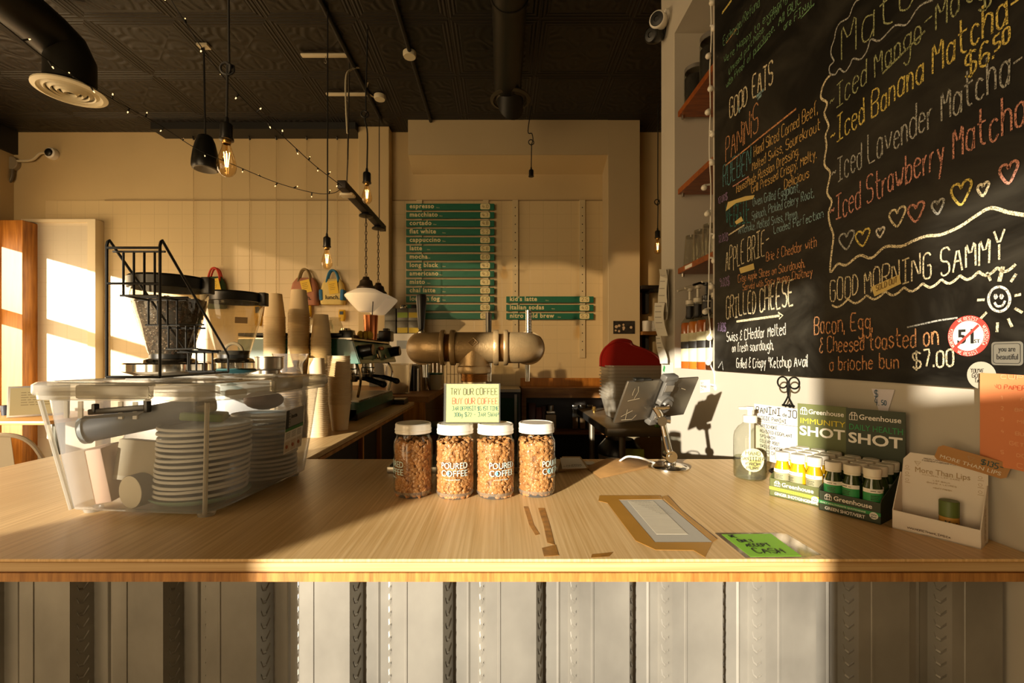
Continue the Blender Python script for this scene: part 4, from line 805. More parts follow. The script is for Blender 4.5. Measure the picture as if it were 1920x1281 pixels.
for pts, lb in (([(1634, 538), (1686, 515), (1690, 532), (1640, 556)], 'strip of masking tape marked sold out over the sammy heading'), ([(1386, 503), (1413, 494), (1415, 505), (1389, 513)], 'strip of masking tape under the apple brie heading'), ([(1378, 416), (1390, 406), (1394, 414), (1381, 421)], 'scrap of orange masking tape on the veggie heading'), ([(1365, 379), (1398, 368), (1415, 366), (1412, 373), (1380, 381), (1361, 396)], 'torn brownish tape smear above the veggie heading')):
    q = [W(x, y, CO+.0006) for x, y in pts]; t = thing('tape_strip', lb, 'tape', q[0]); MB().loft([q, [p+Vector((-.0005, 0, 0)) for p in q]]).build('tape', m_masking, t, smooth=False)
    if 'sold' in lb:
        a, b = W(1643, 546, CO+.0013), W(1686, 528, CO+.0013); d = b-a; u = d.normalized()
        write('SOLD OUT', Matrix(((u.x, 0, -1, a.x), (u.y, 0, 0, a.y), (u.z, 1, 0, a.z), (0, 0, 0, 1))), d.length*.92, 10*a.y/F, .0016, 'lettering', mat('brown_marker', '7a6030', .7), t)
# stickers
st = thing('round_sticker', 'round red-rimmed sticker with a crossed-out 51st on the chalkboard', 'sticker', W(1815, 630, .011)); c = W(1815, 630, .0108); sr = .0335
fs = frame(c, (0, -1, 0), (0, 0, 1))
MB().lathe([(0, .0004), (sr, .0004), (sr, 0)], n=40, M=fs).build('red_ring', mat('sticker_red', 'd0453c', .5), st); MB().lathe([(0, .0007), (sr*.74, .0007), (sr*.74, 0)], n=40, M=fs).build('white_centre', m_paper, st)
ftext('51', fs @ Matrix.Translation((-.017, -.012, .0009)), 'printed_number', m_ink, st, width=.026, height=.024, bold=.02); ftext('ST', fs @ Matrix.Translation((.0105, -.012, .0009)), 'printed_word', m_ink, st, width=.009, height=.006)
MB().box((0, 0, .0013), (sr*1.46, .0042, .0003), (0, 0, R(43)), M=fs).build('red_slash', MATS['sticker_red'], st, smooth=False)
mb = MB(); mb.nrm = Vector((-1, 0, 0))
for t_, a0, rr, fl in (('WE RESIST', 122, .0262, 0), ('WERESIST.CA', 32, .0262, 0), ('WERESIST.CA', 218, .0262, 0), ('WE RESIST', -122, .0325, 1)):
    pls, tw = hand(t_, .0); span = 64
    for pl in pls:
        o = []
        for x, y in pl:
            an = R(a0-span*x/tw) if not fl else R(a0+span*x/tw); q = rr+y*.0007 if not fl else rr-y*.0007; o.append(fs @ Vector((q*math.cos(an), q*math.sin(an), .0008)))
        mb.ribbon(o, .0006)
mb.build('rim_lettering', m_wprint, st, smooth=False)
yb = thing('silver_sticker', 'silver rounded rectangle sticker reading you are beautiful', 'sticker', W(1888, 663, .011)); fy = frame(W(1888, 663, .0108), (0, -1, 0), (0, 0, 1))
def rrect(w_, h_, r_, n=4):
    out = []
    for cx, cy, a0 in ((w_/2-r_, h_/2-r_, 0), (-w_/2+r_, h_/2-r_, 90), (-w_/2+r_, -h_/2+r_, 180), (w_/2-r_, -h_/2+r_, 270)):
        out += [(cx+r_*math.cos(R(a0+90*k/n)), cy+r_*math.sin(R(a0+90*k/n))) for k in range(n+1)]
    return out
MB().prism(rrect(.043, .036, .005), fy, .0005).build('plate', mat('brushed_sticker', '9a988c', .35, .6), yb, smooth=False)
mb = MB(); pline([fy @ Vector((x, y, .0008)) for x, y in rrect(.037, .030, .004)+[(.0185, .011)]], .0008, (-1, 0, 0), mb); mb.build('inner_border', m_ink, yb, smooth=False)
ftext('you are', fy @ Matrix.Translation((-.011, .003, .0006)), 'lettering', m_ink, yb, width=.023, height=.008); ftext('beautiful', fy @ Matrix.Translation((-.014, -.009, .0006)), 'lettering', m_ink, yb, width=.029, height=.0085)
yt = thing('round_sticker', 'grey round handwritten sticker half behind the orange poster', 'sticker', W(1838, 704, .011)); fz = frame(W(1840, 704, .0108), (0, -1, 0), (0, 0, 1))
MB().lathe([(0, .0005), (.022, .0005), (.022, 0)], n=32, M=fz).build('disc', mat('grey_sticker', 'b3ac9a', .5), yt)
for t_, x, y, w_ in (("YOU'VE", -.015, .004, .02), ('GOT', -.013, -.004, .013), ('TASTE', -.009, -.012, .018)): write(t_, fz @ Matrix.Translation((x, y, .0006)), w_, .0065, .0008, 'lettering', m_ink, yt)
op = thing('orange_poster', 'orange paper poster of cup options pinned to the wall at the right edge', 'poster', W(1880, 870, .012)); zt_, zb_ = W(1842, 699, .012).z, W(1843, 872, .012).z; y0 = W(1842, 699, .012).y
m_or = mat('orange_paper', 'e08a58', .65)
pg = MB(); rings = []
for k in range(9):
    y = y0-k*.022; off = .012+.004*max(0, 1-k/2)**2; rings.append([(XW-off, y, zb_+.004*math.sin(k*.7)), (XW-off, y, zt_-.002*k*.3)])
pg.loft(rings, cap=False, closed=False); pg.build('sheet', m_or, op)
for i, (t_, x, z, w_, c_) in enumerate([('CUP OPTIONS', .028, .139, .11, .006), ('NO PAPER OR PLASTIC CUPS', .018, .123, .13, .0065), ('1    FOR HERE', .028, .107, .1, .005), ('2    BRING YOUR OWN', .028, .091, .1, .005), ('3    MUG LIBRARY', .028, .074, .1, .005), ('4    BUY A REUSABLE', .028, .056, .1, .005), ('GET A FREE SWAP', .04, .04, .09, .005), ('5    DONATED MUGS', .028, .024, .1, .005), ('COFFEE', .05, .008, .06, .007)]):
    write(t_, frame((XW-.0128, y0-x, zb_+z), (0, -1, 0), (0, 0, 1)), w_, c_, .0008, 'printed_line', mat('pale_orange_print', 'f0b88a', .65) if i != 1 else mat('red_orange_print', 'd05a3a', .65), op, .05)
pt = thing('price_pennant', 'white triangular price pennant taped to the wall above the shot displays', 'price tag', W(1657, 780, .001))
q = [W(1635, 729, .0015), W(1678, 731, .0015), W(1663, 779, .0015), W(1652, 780, .0015)]; MB().loft([q, [p+Vector((-.001, 0, 0)) for p in q]]).build('pennant', mat('lilac_white_card', 'dcd6dc', .6), pt, smooth=False)
for t_, x, y, w_, c_ in (('$', 1640, 744, 9, 13), ('4.', 1640, 760, 11, 15), ('50', 1653, 759, 12, 8)):
    a = W(x, y, .003); write(t_, frame(a, (0, -1, 0), (0, 0, 1)), abs(W(x+w_, y).y-a.y), c_*a.y/F, .0016, 'lettering', mat('blue_marker', '1d5470', .6), pt, .2)
wn = thing('wall_note', 'small white note with three printed lines on the wall behind the tablet', 'note', W(1322, 725, .001)); q = [W(1313, 737, .001), W(1331, 735, .001), W(1331, 712, .001), W(1313, 713, .001)]
MB().loft([q, [p+Vector((-.0006, 0, 0)) for p in q]]).build('sheet', m_paper, wn, smooth=False)
for k, t_ in enumerate(('GET', 'PREPARE', 'IN')): write(t_, frame(W(1314, 720+k*6, .002), (0, -1, 0), (0, 0, 1)), .05 if k == 1 else .025, .008, .001, 'printed_line', MATS['dark_grey_plastic'], wn)
# niche shelves and contents
SY0, SY1 = NY0+.002, 2.011
SZ = [ZC+1.056, ZC+.714, ZC+.363]
for z, lb in zip(SZ, ['red-brown plank shelf in the wall niche, top one with dark jars', 'empty red-brown plank shelf in the middle of the wall niche', 'red-brown plank shelf in the wall niche, lowest one with tumblers']):
    t = thing('niche_shelf', lb, 'shelf', (XW+.14, 1.84, z), group='niche shelves'); MB().bb((XW+.002, SY0, z), (XW+.299, SY1, z+.024), bev=.002).build('plank', m_shelf, t, smooth=False)
    MB().cyl((XW+.02, SY1-.012, z), (XW+.02, SY1-.012, z-.014), .006, n=10).build('bolt', m_steel, t)
    if 'tumblers' in lb: MB().bb((XW+.0005, 1.86, z+.004), (XW+.002, 1.93, z+.018)).build('paper_tag', m_paper, t, smooth=False)
jd = thing('storage_jar', 'dark-filled glass jar with grey lid on the top niche shelf, at its far end', 'jar', (XW+.075, 1.93, SZ[0]+.024), group='jars on the top niche shelf')
q = Vector((XW+.05, 1.94, SZ[0]+.0245)); jd.location = q
MB().lathe([(0, .001), (.044, .001), (.046, .006), (.046, .12), (.04, .132), (.04, .136)], q, 24).build('glass_body', m_glass, jd); MB().lathe([(0, .004), (.043, .006), (.043, .105), (0, .107)], q, 20).build('contents', mat('dark_tea', '1d160e', .8, bump=.6, bs=(150, 150, 150)), jd)
MB().lathe([(.042, .13), (.044, .131), (.044, .146), (.04, .149), (0, .149)], q, 24).build('lid', m_silver, jd)
dup(jd, (XW+.055, 1.8, SZ[0]+.0245), 0, 'tall dark-filled glass jar on the top niche shelf, nearer the chalkboard').scale = (1, 1, 1.25)
gt = thing('tumbler', 'upturned ribbed glass tumbler on the lowest niche shelf', 'glass', (XW+.04, 1.95, SZ[2]+.0245), group='tumblers on the niche shelf'); q = gt.location.copy()
m_glt = glass('tumbler_glass', 'e9e6da', haze=.06, refl=1.6)
gm = MB(); n = 24
gm.loft([[q+Vector((math.cos(2*math.pi*k/n)*rr*(1+.03*(k % 2)), math.sin(2*math.pi*k/n)*rr*(1+.03*(k % 2)), z)) for k in range(n)] for rr, z in ((.035, .001), (.0335, .02), (.027, .125), (.025, .128))]); gm.build('glass_body', m_glt, gt)
MB().lathe([(.034, 0), (.0355, .002), (.0345, .004)], q, 24).build('rim', m_glt, gt); MB().lathe([(.0, .118), (.026, .119), (.0265, .128), (0, .128)], q, 24).build('thick_base', m_glt, gt)
for y in (1.865, 1.78): dup(gt, (XW+.04, y, SZ[2]+.0245), 0)
dup(gt, (XW+.12, 1.9, SZ[2]+.0245), 0)
# syrup bottles
def syrup(y, col, lb, pump, first=[None]):
    q = Vector((XW+.045, y, NZ0+.0005)); t = thing('syrup_bottle', lb, 'bottle', q, group='syrup bottles'); ms = mat(col[0], col[1], .12, coat=.6); ms.node_tree.nodes['Principled BSDF'].inputs['Transmission Weight'].default_value = .0
    sh = [(.036, 0), (.037, .006), (.037, .185), (.034, .2), (.018, .222), (.0145, .235), (.0145, .27), (.0165, .272), (.0165, .28)]
    MB().lathe([(0, .0)]+sh[:3]+[(.0345, .197), (.0, .198)], q, 24).build('syrup', ms, t); MB().lathe([(.0355, .186), (.035, .2), (.018, .222), (.0145, .235), (.0145, .27), (.0165, .272), (.0165, .28)], q, 24).build('glass_neck', m_glass, t)
    MB().lathe([(.0150, .215), (.0185, .222), (.0155, .24), (.0155, .265), (.017, .27)], q, 20).build('neck_label', mat('black_label', '1c1a18', .5), t)
    lm = MB(); lm.loft([[q+Vector((.0376*math.sin(R(-100+10*k)), -.0376*math.cos(R(-100+10*k)), z)) for k in range(17)] for z in (.03, .15)], cap=False, closed=False); lm.build('label', mat('pale_label', 'd5cfa8', .6), t)
    lm = MB(); lm.loft([[q+Vector((.038*math.sin(R(-100+10*k)), -.038*math.cos(R(-100+10*k)), z)) for k in range(17)] for z in (.085, .115)], cap=False, closed=False); lm.build('label_band', MATS['black_label'], t)
    pm = MB(); pm.lathe([(.017, .278), (.0175, .279), (.0175, .295), (.008, .298), (.0055, .3), (.0055, .335), (.013, .337), (.013, .347), (0, .348)], q, 16).tube([q+Vector((0, 0, .342)), q+Vector((-.03, -.005, .345)), q+Vector((-.058, -.01, .336))], .0045, 8); pm.build('pump', pump, t)
m_cpump = mat('clear_pump', 'cfc6b0', .3)
for a in ((1.985, ('amber_syrup', 'a8561c'), 'orange syrup bottle with lemon label, farthest in the niche', m_cpump), (1.905, ('orange_syrup', 'b86a22'), 'orange syrup bottle, second from the far end of the niche', m_cpump), (1.825, ('caramel_syrup', '9a4c18'), 'caramel syrup bottle with black pump in the wall niche', m_bplast), (1.745, ('dark_syrup', '4a2a14'), 'dark syrup bottle nearest the chalkboard edge in the niche', m_cpump)): syrup(*a)
# globe lights down the niche edge
gs = thing('globe_light_string', 'white cord of little globe bulbs hanging at the niche edge by the chalkboard', 'string lights', (XW-.012, 1.66, 2.4))
def edge(px, py): return P(px, py, 1.66)
cd = [(1333, -30), (1336, 60), (1333, 130), (1334, 200), (1332, 280), (1335, 350), (1334, 420), (1332, 480), (1331, 540), (1330, 580), (1334, 620), (1334, 680), (1341, 700), (1343, 735)]
MB().tube(spl([edge(*c_)+Vector((-.004, 0, 0)) for c_ in cd], 4), .0022, 6).build('cord', m_whitep, gs)
m_globe = mat('milky_globe', 'eae2cf', .35)
g0 = None
for i, (x, y) in enumerate([(1337, 7), (1341, 55), (1330, 107), (1334, 168), (1329, 212), (1338, 253), (1337, 306), (1322, 353), (1328, 402), (1343, 445), (1341, 490), (1336, 538), (1324, 585), (1332, 634), (1330, 680), (1345, 728)]):
    p = edge(x, y)+Vector((-.006, -.005, 0)); g0 = MB().sph(p, .0105, 14, 10).build('globe_bulb', m_globe, gs)
    MB().cyl(p+Vector((0, 0, .009)), edge(1333, y-7)+Vector((-.004, 0, 0)), .0035, n=8).build('bulb_holder', m_whitep, gs)
# security cameras on the pier
def seccam(p, aim, ms, lb, face):
    t = thing('security_camera', lb, 'camera', p, group='pier cameras'); q = Vector(aim).to_track_quat('Z', 'Y').to_matrix().to_4x4(); q.translation = p
    MB().lathe([(0, -.04), (.018, -.038), (.032, -.025), (.037, 0), (.037, .03), (.034, .036), (.030, .038)], n=24, M=q).build('housing', ms, t); MB().lathe([(.030, .037), (.028, .039), (.012, .040), (.010, .036), (0, .036)], n=24, M=q).build('lens_face', face, t)
    wl = Vector((XW, p.y+.02, p.z+.03)); MB().tube([p+Vector((.01, 0, 0)), (p+wl)/2+Vector((0, 0, .02)), wl], .012, 10).cyl(wl+Vector((-.012, 0, 0)), wl, .035, n=20).build('bracket', ms, t)
seccam(P(1236, 40, 2.12), (-.6, -.8, -.25), m_whitep, 'white bullet security camera high on the pier edge', m_bplast)
seccam(P(1228, 66, 2.16), (-.7, -.5, -.3), m_bplast, 'black security camera just below the white one', m_bplast)
# order slips hanging on the pier's edge
os_ = [(1243, 505, 1262, 585), (1236, 568, 1258, 630), (1240, 630, 1256, 682), (1248, 505, 1263, 600)]
for i, (x0, y0_, x1, y1_) in enumerate(os_):
    sl_ = thing('order_slip', ['long printed order slip at the top of the pier bundle', 'middle printed order slip curling off the pier bundle', 'lowest printed order slip on the pier, above the menu card', 'grey rear order slip on the pier nearest the niche'][i], 'paper slip', P(x0, y1_, 2.12), group='order slips')
    rings = []
    for k in range(7):
        t = k/6; a = P(x0+2*math.sin(t*5+i), y0_+(y1_-y0_)*t, 2.17); b = P(x1+2*math.sin(t*4+i*2), y0_+(y1_-y0_)*t, 2.06); sh = -.012-.012*math.sin(t*3+i)-.004*i; rings.append([(min(a.x, XW)+sh, a.y, a.z), (min(b.x, XW)+sh-.006, b.y, b.z)])
    mm = MB(); mm.loft(rings, cap=False, closed=False); mm.build('sheet', mat('receipt_paper_'+'abcd'[i], ['ded8c6', 'e2dccb', 'ece6d6', 'bdb6a4'][i], .7), sl_)
    mb = MB(); mb.nrm = Vector((-1, 0, 0))
    for k in range(1, 6):
        A, B_ = Vector(rings[k][0]), Vector(rings[k][1]); mb.ribbon([A.lerp(B_, .15)+Vector((-.002, 0, .01)), A.lerp(B_, .8)+Vector((-.002, 0, .01))], .004)
    mb.build('printed_line', mat('faint_print', 'a59e90', .7), sl_, smooth=False)
mc = thing('menu_card', 'small white card with a green leaf mark at the foot of the pier', 'card', (XW-.002, 2.12, ZC-.1))
q = [Vector((XW-.002, 2.19, ZC-.14)), Vector((XW-.002, 2.055, ZC-.14)), Vector((XW-.002, 2.055, ZC-.03)), Vector((XW-.002, 2.19, ZC-.03))]; MB().loft([q, [p+Vector((-.001, 0, 0)) for p in q]]).build('card', MATS['white_card'], mc, smooth=False)
MB().box((XW-.0035, 2.165, ZC-.06), (.0005, .02, .03), (R(30), 0, 0)).build('green_mark', m_grnp, mc, smooth=False)
# ------------------------------------------------------------------ storage bin and what it holds
BC = Vector((-.64, .985, ZT+.0015)); BR = R(-6)
bn = thing('storage_bin', 'big clear lidded plastic storage bin at the left of the bar', 'storage bin', BC, BR)
m_bin = glass('cloudy_plastic', 'f6f6f5', haze=.3, hazecol='cfd2d6', refl=.9, rough=.16)
m_binr = glass('cloudy_plastic_rim', 'e6e3da', haze=.5, hazecol='dad7ce', refl=1.0, rough=.2)
BM = mw(bn)
def rr_(w_, d_, r_, z, n=5): return [BM @ Vector((x, y, z)) for x, y in rrect(w_, d_, r_, n)]
sec = [(.255, .30, .035, 0.006), (.275, .325, .038, .0), (.29, .345, .04, .012), (.315, .366, .042, .10), (.342, .388, .044, .215)]
b = MB(); b.loft([rr_(.24, .28, .03, .006), rr_(*sec[0])]+[rr_(*s) for s in sec[2:]], cap=False); b.bm.faces.new([b.bm.verts.new(p) for p in rr_(.255, .30, .035, .0065)]); b.build('bin_body', m_bin, bn)
for sx_ in (-1, 1):
    for sy_ in (-1, 1): MB().lathe([(0, -.001), (.014, -.001), (.016, .006)], BM @ Vector((sx_*.115, sy_*.14, 0)), 14).build('foot', m_binr, bn)
e = MB(); e.loft([rr_(.342, .388, .044, .213), rr_(.368, .414, .05, .214), rr_(.37, .416, .05, .228), rr_(.352, .4, .046, .23)], cap=False); e.build('rim', m_binr, bn)
l = MB(); l.loft([rr_(.376, .421, .05, .222), rr_(.38, .425, .052, .226), rr_(.38, .425, .052, .240), rr_(.37, .415, .05, .2445), rr_(.334, .38, .042, .2455), rr_(.324, .37, .04, .242)], cap=False)
l.bm.faces.new([l.bm.verts.new(p) for p in rr_(.324, .37, .04, .242)]); l.build('lid', m_binr, bn)
for yy in (-.06, .06): MB().box((0, yy, .2435), (.25, .012, .003), M=BM, bev=.001).build('lid_rib', m_binr, bn)
MB().box((-.178, -.0, .232), (.03, .1, .03), M=BM, bev=.005).build('lid_clasp', m_binr, bn)
MB().box((.188, .0, .232), (.014, .1, .03), M=BM, bev=.005).build('lid_clasp', m_binr, bn)
MB().box((0, -.208, .229), (.14, .012, .024), M=BM, bev=.004).build('lid_clasp', m_binr, bn)
for sx_ in (-1, 1):
    mb = MB(); f0 = [BM @ Vector((sx_*.132, -.165, .01)), BM @ Vector((sx_*.16, -.194, .212))]; mb.tube(f0, .004, 8); mb.build('corner_rib', m_binr, bn)
for k in range(4): MB().box((-.11+.028*k+(.05 if k > 1 else 0), -.1925, .196), (.008, .003, .03), M=BM).build('rim_tab', m_binr, bn)
hd = MB(); hd.box((-.0, -.2005, .198), (.115, .006, .010), (R(0), R(-5), 0), M=BM, bev=.002).box((.054, -.2, .205), (.008, .01, .022), M=BM, bev=.002).box((-.045, -.2, .2), (.007, .01, .016), M=BM, bev=.002).loft([[BM @ Vector(p) for p in ((-.06, -.204, .186), (.052, -.204, .196), (.052, -.198, .196), (-.06, -.198, .186))], [BM @ Vector(p) for p in ((-.07, -.206, .181), (.04, -.205, .189), (.04, -.203, .189), (-.07, -.204, .181))]])
hd.build('black_handle', m_bplast, bn)
# branded sticker on the long side: from the middle corner to the back
sa, sb_ = BM @ Vector((.1535, .035, .078)), BM @ Vector((.1535, .125, .078)); sf = frame(BM @ Vector((.1595, .028, .075)), BM.to_3x3() @ Vector((0, 1, .08)), BM.to_3x3() @ Vector((.122, -.0, 1)))
SWd, SHt = .072, .098
MB().box((SWd/2, SHt/2, .0012), (SWd, SHt, .0006), M=sf).build('sticker', mat('sticker_white', 'e4e0d4', .5), bn, smooth=False)
MB().box((SWd/2, SHt*.78, .0017), (SWd*.98, SHt*.42, .0004), M=sf).build('sticker_top', mat('sticker_grey', '8f8d86', .5), bn, smooth=False)
MB().box((SWd*.08, SHt*.78, .0019), (SWd*.16, SHt*.42, .0004), M=sf).box((SWd/2, SHt*.585, .0019), (SWd*.98, .002, .0004), M=sf).build('sticker_dark_band', mat('sticker_black', '24231f', .5), bn, smooth=False)
MB().box((SWd/2, SHt*.545, .0019), (SWd*.98, .008, .0004), M=sf).build('sticker_green_band', mat('sticker_green', '3f7a3c', .5), bn, smooth=False)
ftext('insta', sf @ Matrix.Translation((SWd*.28, SHt*.79, .002)), 'printed_name', m_ink, bn, width=SWd*.32, bold=.02)
mb = MB()
for k in range(4): pline([sf @ Vector((SWd*.2+.0035*math.cos(a*.5236), SHt*(.68+.065*k)+.0035*math.sin(a*.5236), .0022)) for a in range(13)], .0009, sf.to_3x3() @ Vector((0, 0, 1)), mb)
for k in range(5):
    for j in range(3): pline([sf @ Vector((SWd*(.06+.31*j), SHt*(.46-.03*k), .0016)), sf @ Vector((SWd*(.30+.31*j), SHt*(.46-.03*k), .0016))], .0008, sf.to_3x3() @ Vector((0, 0, 1)), mb)
mb.build('fine_print', m_ink, bn, smooth=False)
for j in range(3):
    MB().box((SWd*(.17+.33*j), SHt*.15, .0016), (SWd*.28, SHt*.24, .0004), M=sf).build('picture_box', mat('photo_cream', 'cdbfa8', .6), bn, smooth=False)
    MB().sph(sf @ Vector((SWd*(.14+.33*j), SHt*.15, .0018)), .006, 10, 6, (.15, 1, .8)).build('picture_mark', mat('photo_rust', 'a35a3a', .6), bn)
# contents
def inb(x, y, z): return BM @ Vector((x*1.06+.006, y, z))
m_lid = mat('pale_blue_lid', '9aabb0', .3); m_lidr = mat('lid_rim', 'e4e4de', .35)
def lid_obj(r, lb, grp, loc):
    t = thing('container_lid', lb, 'lid', loc, group=grp)
    MB().lathe([(0, .0016), (r*.8, .0016), (r*.84, .004), (r*.95, .005), (r*.95, .0035), (r*.86, .002), (r*.82, .0), (0, 0)], n=36).build('dish', m_lid, t, world=False); MB().lathe([(r*.95, .005), (r*.985, .007), (r, .0055), (r, .002), (r*.97, .0012), (r*.95, .003)], n=36).build('rim', m_lidr, t, world=False); return t
base_ = thing('green_plate', 'mint green oval plate under the nearer lid stack in the bin', 'plate', inb(.032, -.062, .011)); m_mint = mat('mint_plastic', '8fb9a4', .35)
pm = MB(); pm.lathe([(0, .001), (.08, .001), (.09, .008), (.092, .012), (.089, .012), (.078, .004), (0, .004)], n=36, M=Matrix.Translation(inb(.032, -.062, .0085)) @ Matrix.Diagonal((1.0, .9, 1, 1))); pm.build('dish', m_mint, base_)
l0 = lid_obj(.082, 'round pale blue container lid in the nearer stack inside the bin', 'lids in the nearer bin stack', inb(.034, -.062, .022))
for k in range(1, 14): dup(l0, inb(.034+rnd.uniform(-.002, .002)+.0009*k, -.062, .022+.0098*k), 0).rotation_euler = (R(rnd.uniform(-1, 1)), R(rnd.uniform(-2.5, .5)), 0)
l1 = lid_obj(.070, 'round pale blue container lid in the rear stack inside the bin', 'lids in the rear bin stack', inb(.062, .098, .012))
for k in range(1, 15): dup(l1, inb(.062+rnd.uniform(-.002, .002), .098, .012+.0098*k), 0).rotation_euler = (R(rnd.uniform(-1.5, 1.5)), R(rnd.uniform(-1.5, 1.5)), 0)
m_dk = mat('charcoal_plastic', '4a4d52', .4); m_dk2 = mat('slate_sleeve', '464b52', .5)
tu = thing('cardboard_tube', 'dark grey tube with a pale end cap lying across the left of the bin', 'tube', inb(-.08, -.04, .13))
t0, t1 = inb(-.135, -.13, .15), inb(.02, -.055, .184); MB().cyl(t0, t1, .024, n=24).build('tube_body', m_dk2, tu); d_ = (t0-t1).normalized(); MB().cyl(t0, t0+d_*.008, .027, .026, 24).build('end_cap', mat('grey_cap', '8e979c', .4), tu)
bx = thing('black_folder', 'dark charcoal folder standing along the left half of the bin', 'folder', inb(-.06, 0, .01)); MB().box(inb(-.055, .035, .09), (.13, .012, .15), (R(-8), R(8), R(14)), bev=.003).build('cover', m_dk, bx); MB().box(inb(-.055, .027, .09), (.125, .006, .145), (R(-8), R(8), R(14))).build('pages', mat('beige_pages', 'b9ac93', .6), bx)
b2 = thing('beige_carton', 'small beige carton tilted in the front left of the bin', 'carton', inb(-.05, -.09, .01)); MB().box(inb(-.052, -.1, .088), (.092, .03, .075), (R(-8), R(4), R(-4)), bev=.002).build('carton', mat('beige_carton', 'b4a88e', .6), b2); MB().box(inb(-.052, -.119, .055), (.09, .002, .008), (R(-8), R(4), R(-4))).build('flap', mat('carton_flap', 'c7bea8', .6), b2)
rl = thing('paper_roll', 'pale paper roll lying end-on at the front bottom of the bin', 'paper roll', inb(-.045, -.09, .012)); MB().cyl(inb(-.043, -.138, .036), inb(-.02, -.03, .04), .031, n=28).build('roll', mat('roll_side', '6a675f', .5), rl); MB().cyl(inb(-.0433, -.1395, .036), inb(-.043, -.138, .036), .030, n=28).build('roll_face', mat('ivory_roll', 'ece6d0', .6), rl)
pk = thing('pink_pad', 'pale pink pad standing in the front left corner of the bin', 'notepad', inb(-.115, -.12, .01)); MB().box(inb(-.112, -.115, .065), (.03, .05, .105), (R(4), R(-8), R(6)), bev=.002).build('pad', mat('pale_pink', 'd9b7a0', .6), pk)
g2 = thing('tea_packet', 'cream and green packet lying on top of the nearer lid stack', 'packet', inb(.04, -.055, .165)); MB().box(inb(.035, -.055, .169), (.075, .06, .016), (0, R(6), R(20)), bev=.004).build('packet', mat('leaf_green', '7fa04a', .5), g2); MB().box(inb(.02, -.05, .186), (.06, .04, .02), (R(14), R(-8), R(30)), bev=.006).build('paper_fold', mat('cream_fold', 'd5c6a2', .6), g2)
po = thing('purple_pouch', 'purplish patterned pouch in the back of the bin above the rear stack', 'pouch', inb(.06, .11, .162)); MB().sph(inb(.055, .105, .186), .03, 18, 10, (1.5, 1.2, .75)).build('pouch', mat('mauve_pouch', '8a6f6a', .45, var=.3, vs=(50, 50, 50)), po)
# wire step rack on the lid
zl = ZC-.0425
rk = thing('wire_step_rack', 'black wire step rack standing on the bin lid', 'rack', (-.74, 1.0, zl)); wr = .0026
FL, FRr = P(200, 713, .87), P(300, 713, .87); FL.z = FRr.z = zl+wr; kx = 1.2/1.0
Yb_ = .87*1.30; BLk, BRk = P(355, 0, Yb_), P(428, 0, Yb_); BLk.z = BRk.z = zl+wr; hR = (713-455)*.87/F
up_ = Vector((0, 0, 1))
MB().tube(spl([FL, FL+up_*hR*.5, FL+up_*(hR-.012)], 3)+[FL+up_*(hR-.003)+(BLk-FL)*.012, FL+up_*hR+(BLk-FL)*.025, FL+up_*(hR-.008)+(BLk-FL)*.06, BLk+up_*.042, BLk], wr, 8).build('side_frame', m_blackm, rk)
MB().tube(spl([FRr, FRr+up_*hR*.5, FRr+up_*(hR-.012)], 3)+[FRr+up_*(hR-.003)+(BRk-FRr)*.012, FRr+up_*hR+(BRk-FRr)*.025, FRr+up_*(hR-.008)+(BRk-FRr)*.06, BRk+up_*.042, BRk], wr, 8).build('side_frame', m_blackm, rk)
wires = [(FL, FRr, wr), (BLk, BRk, wr), (FRr, BRk, wr*.8), (FL+up_*(hR-.016), FRr+up_*(hR-.016), wr), (FL+up_*(hR*.68), FRr+up_*(hR*.68), wr*.9)]
for tt_ in (.35, .6, .82): a, b_ = FL.lerp(BLk, tt_), FRr.lerp(BRk, tt_); zz = up_*hR*(1.02-tt_)*.93; wires.append((a+zz, b_+zz, wr*.8))
for a, b_, w_ in wires: MB().tube([a, b_], w_, 8).build('cross_wire', m_blackm, rk)
tiers = [(.06, .925, .60), (.33, .60, .40), (.58, .42, .215), (.86, .2, .015)]
for i, (tt_, zt_, zb_) in enumerate(tiers):
    a, b_ = FL.lerp(BLk, tt_), FRr.lerp(BRk, tt_); s_ = MB()
    for k in range(4): q = a.lerp(b_, .2+.2*k); s_.tube([q+up_*hR*zt_, q+up_*hR*zb_], wr*.8, 6)
    s_.tube([a.lerp(b_, .14)+up_*hR*zb_, b_.lerp(a, .14)+up_*hR*zb_], wr*.8, 6); s_.tube([a+up_*hR*zt_, b_+up_*hR*zt_], wr*.8, 6)
    if i < 3:
        a2, b2_ = FL.lerp(BLk, tiers[i+1][0]), FRr.lerp(BRk, tiers[i+1][0])
        for k in (0, 3): s_.tube([a.lerp(b_, .2+.2*k)+up_*hR*zb_, a2.lerp(b2_, .2+.2*k)+up_*hR*tiers[i+1][1]], wr*.8, 6)
    s_.build('tier', m_blackm, rk)
st_ = thing('steel_canister', 'small stainless steel canister on the back edge of the bin lid', 'canister', P(505, 704, 1.13)); q = Vector((P(507, 704, 1.14).x, 1.135, zl-.001))
MB().lathe([(0, 0), (.024, 0), (.024, .008), (.027, .009), (.032, .014), (.032, .04), (.0335, .041), (.0335, .043), (.031, .043), (.031, .012), (0, .012)], q, 32).build('canister', m_steel, st_)

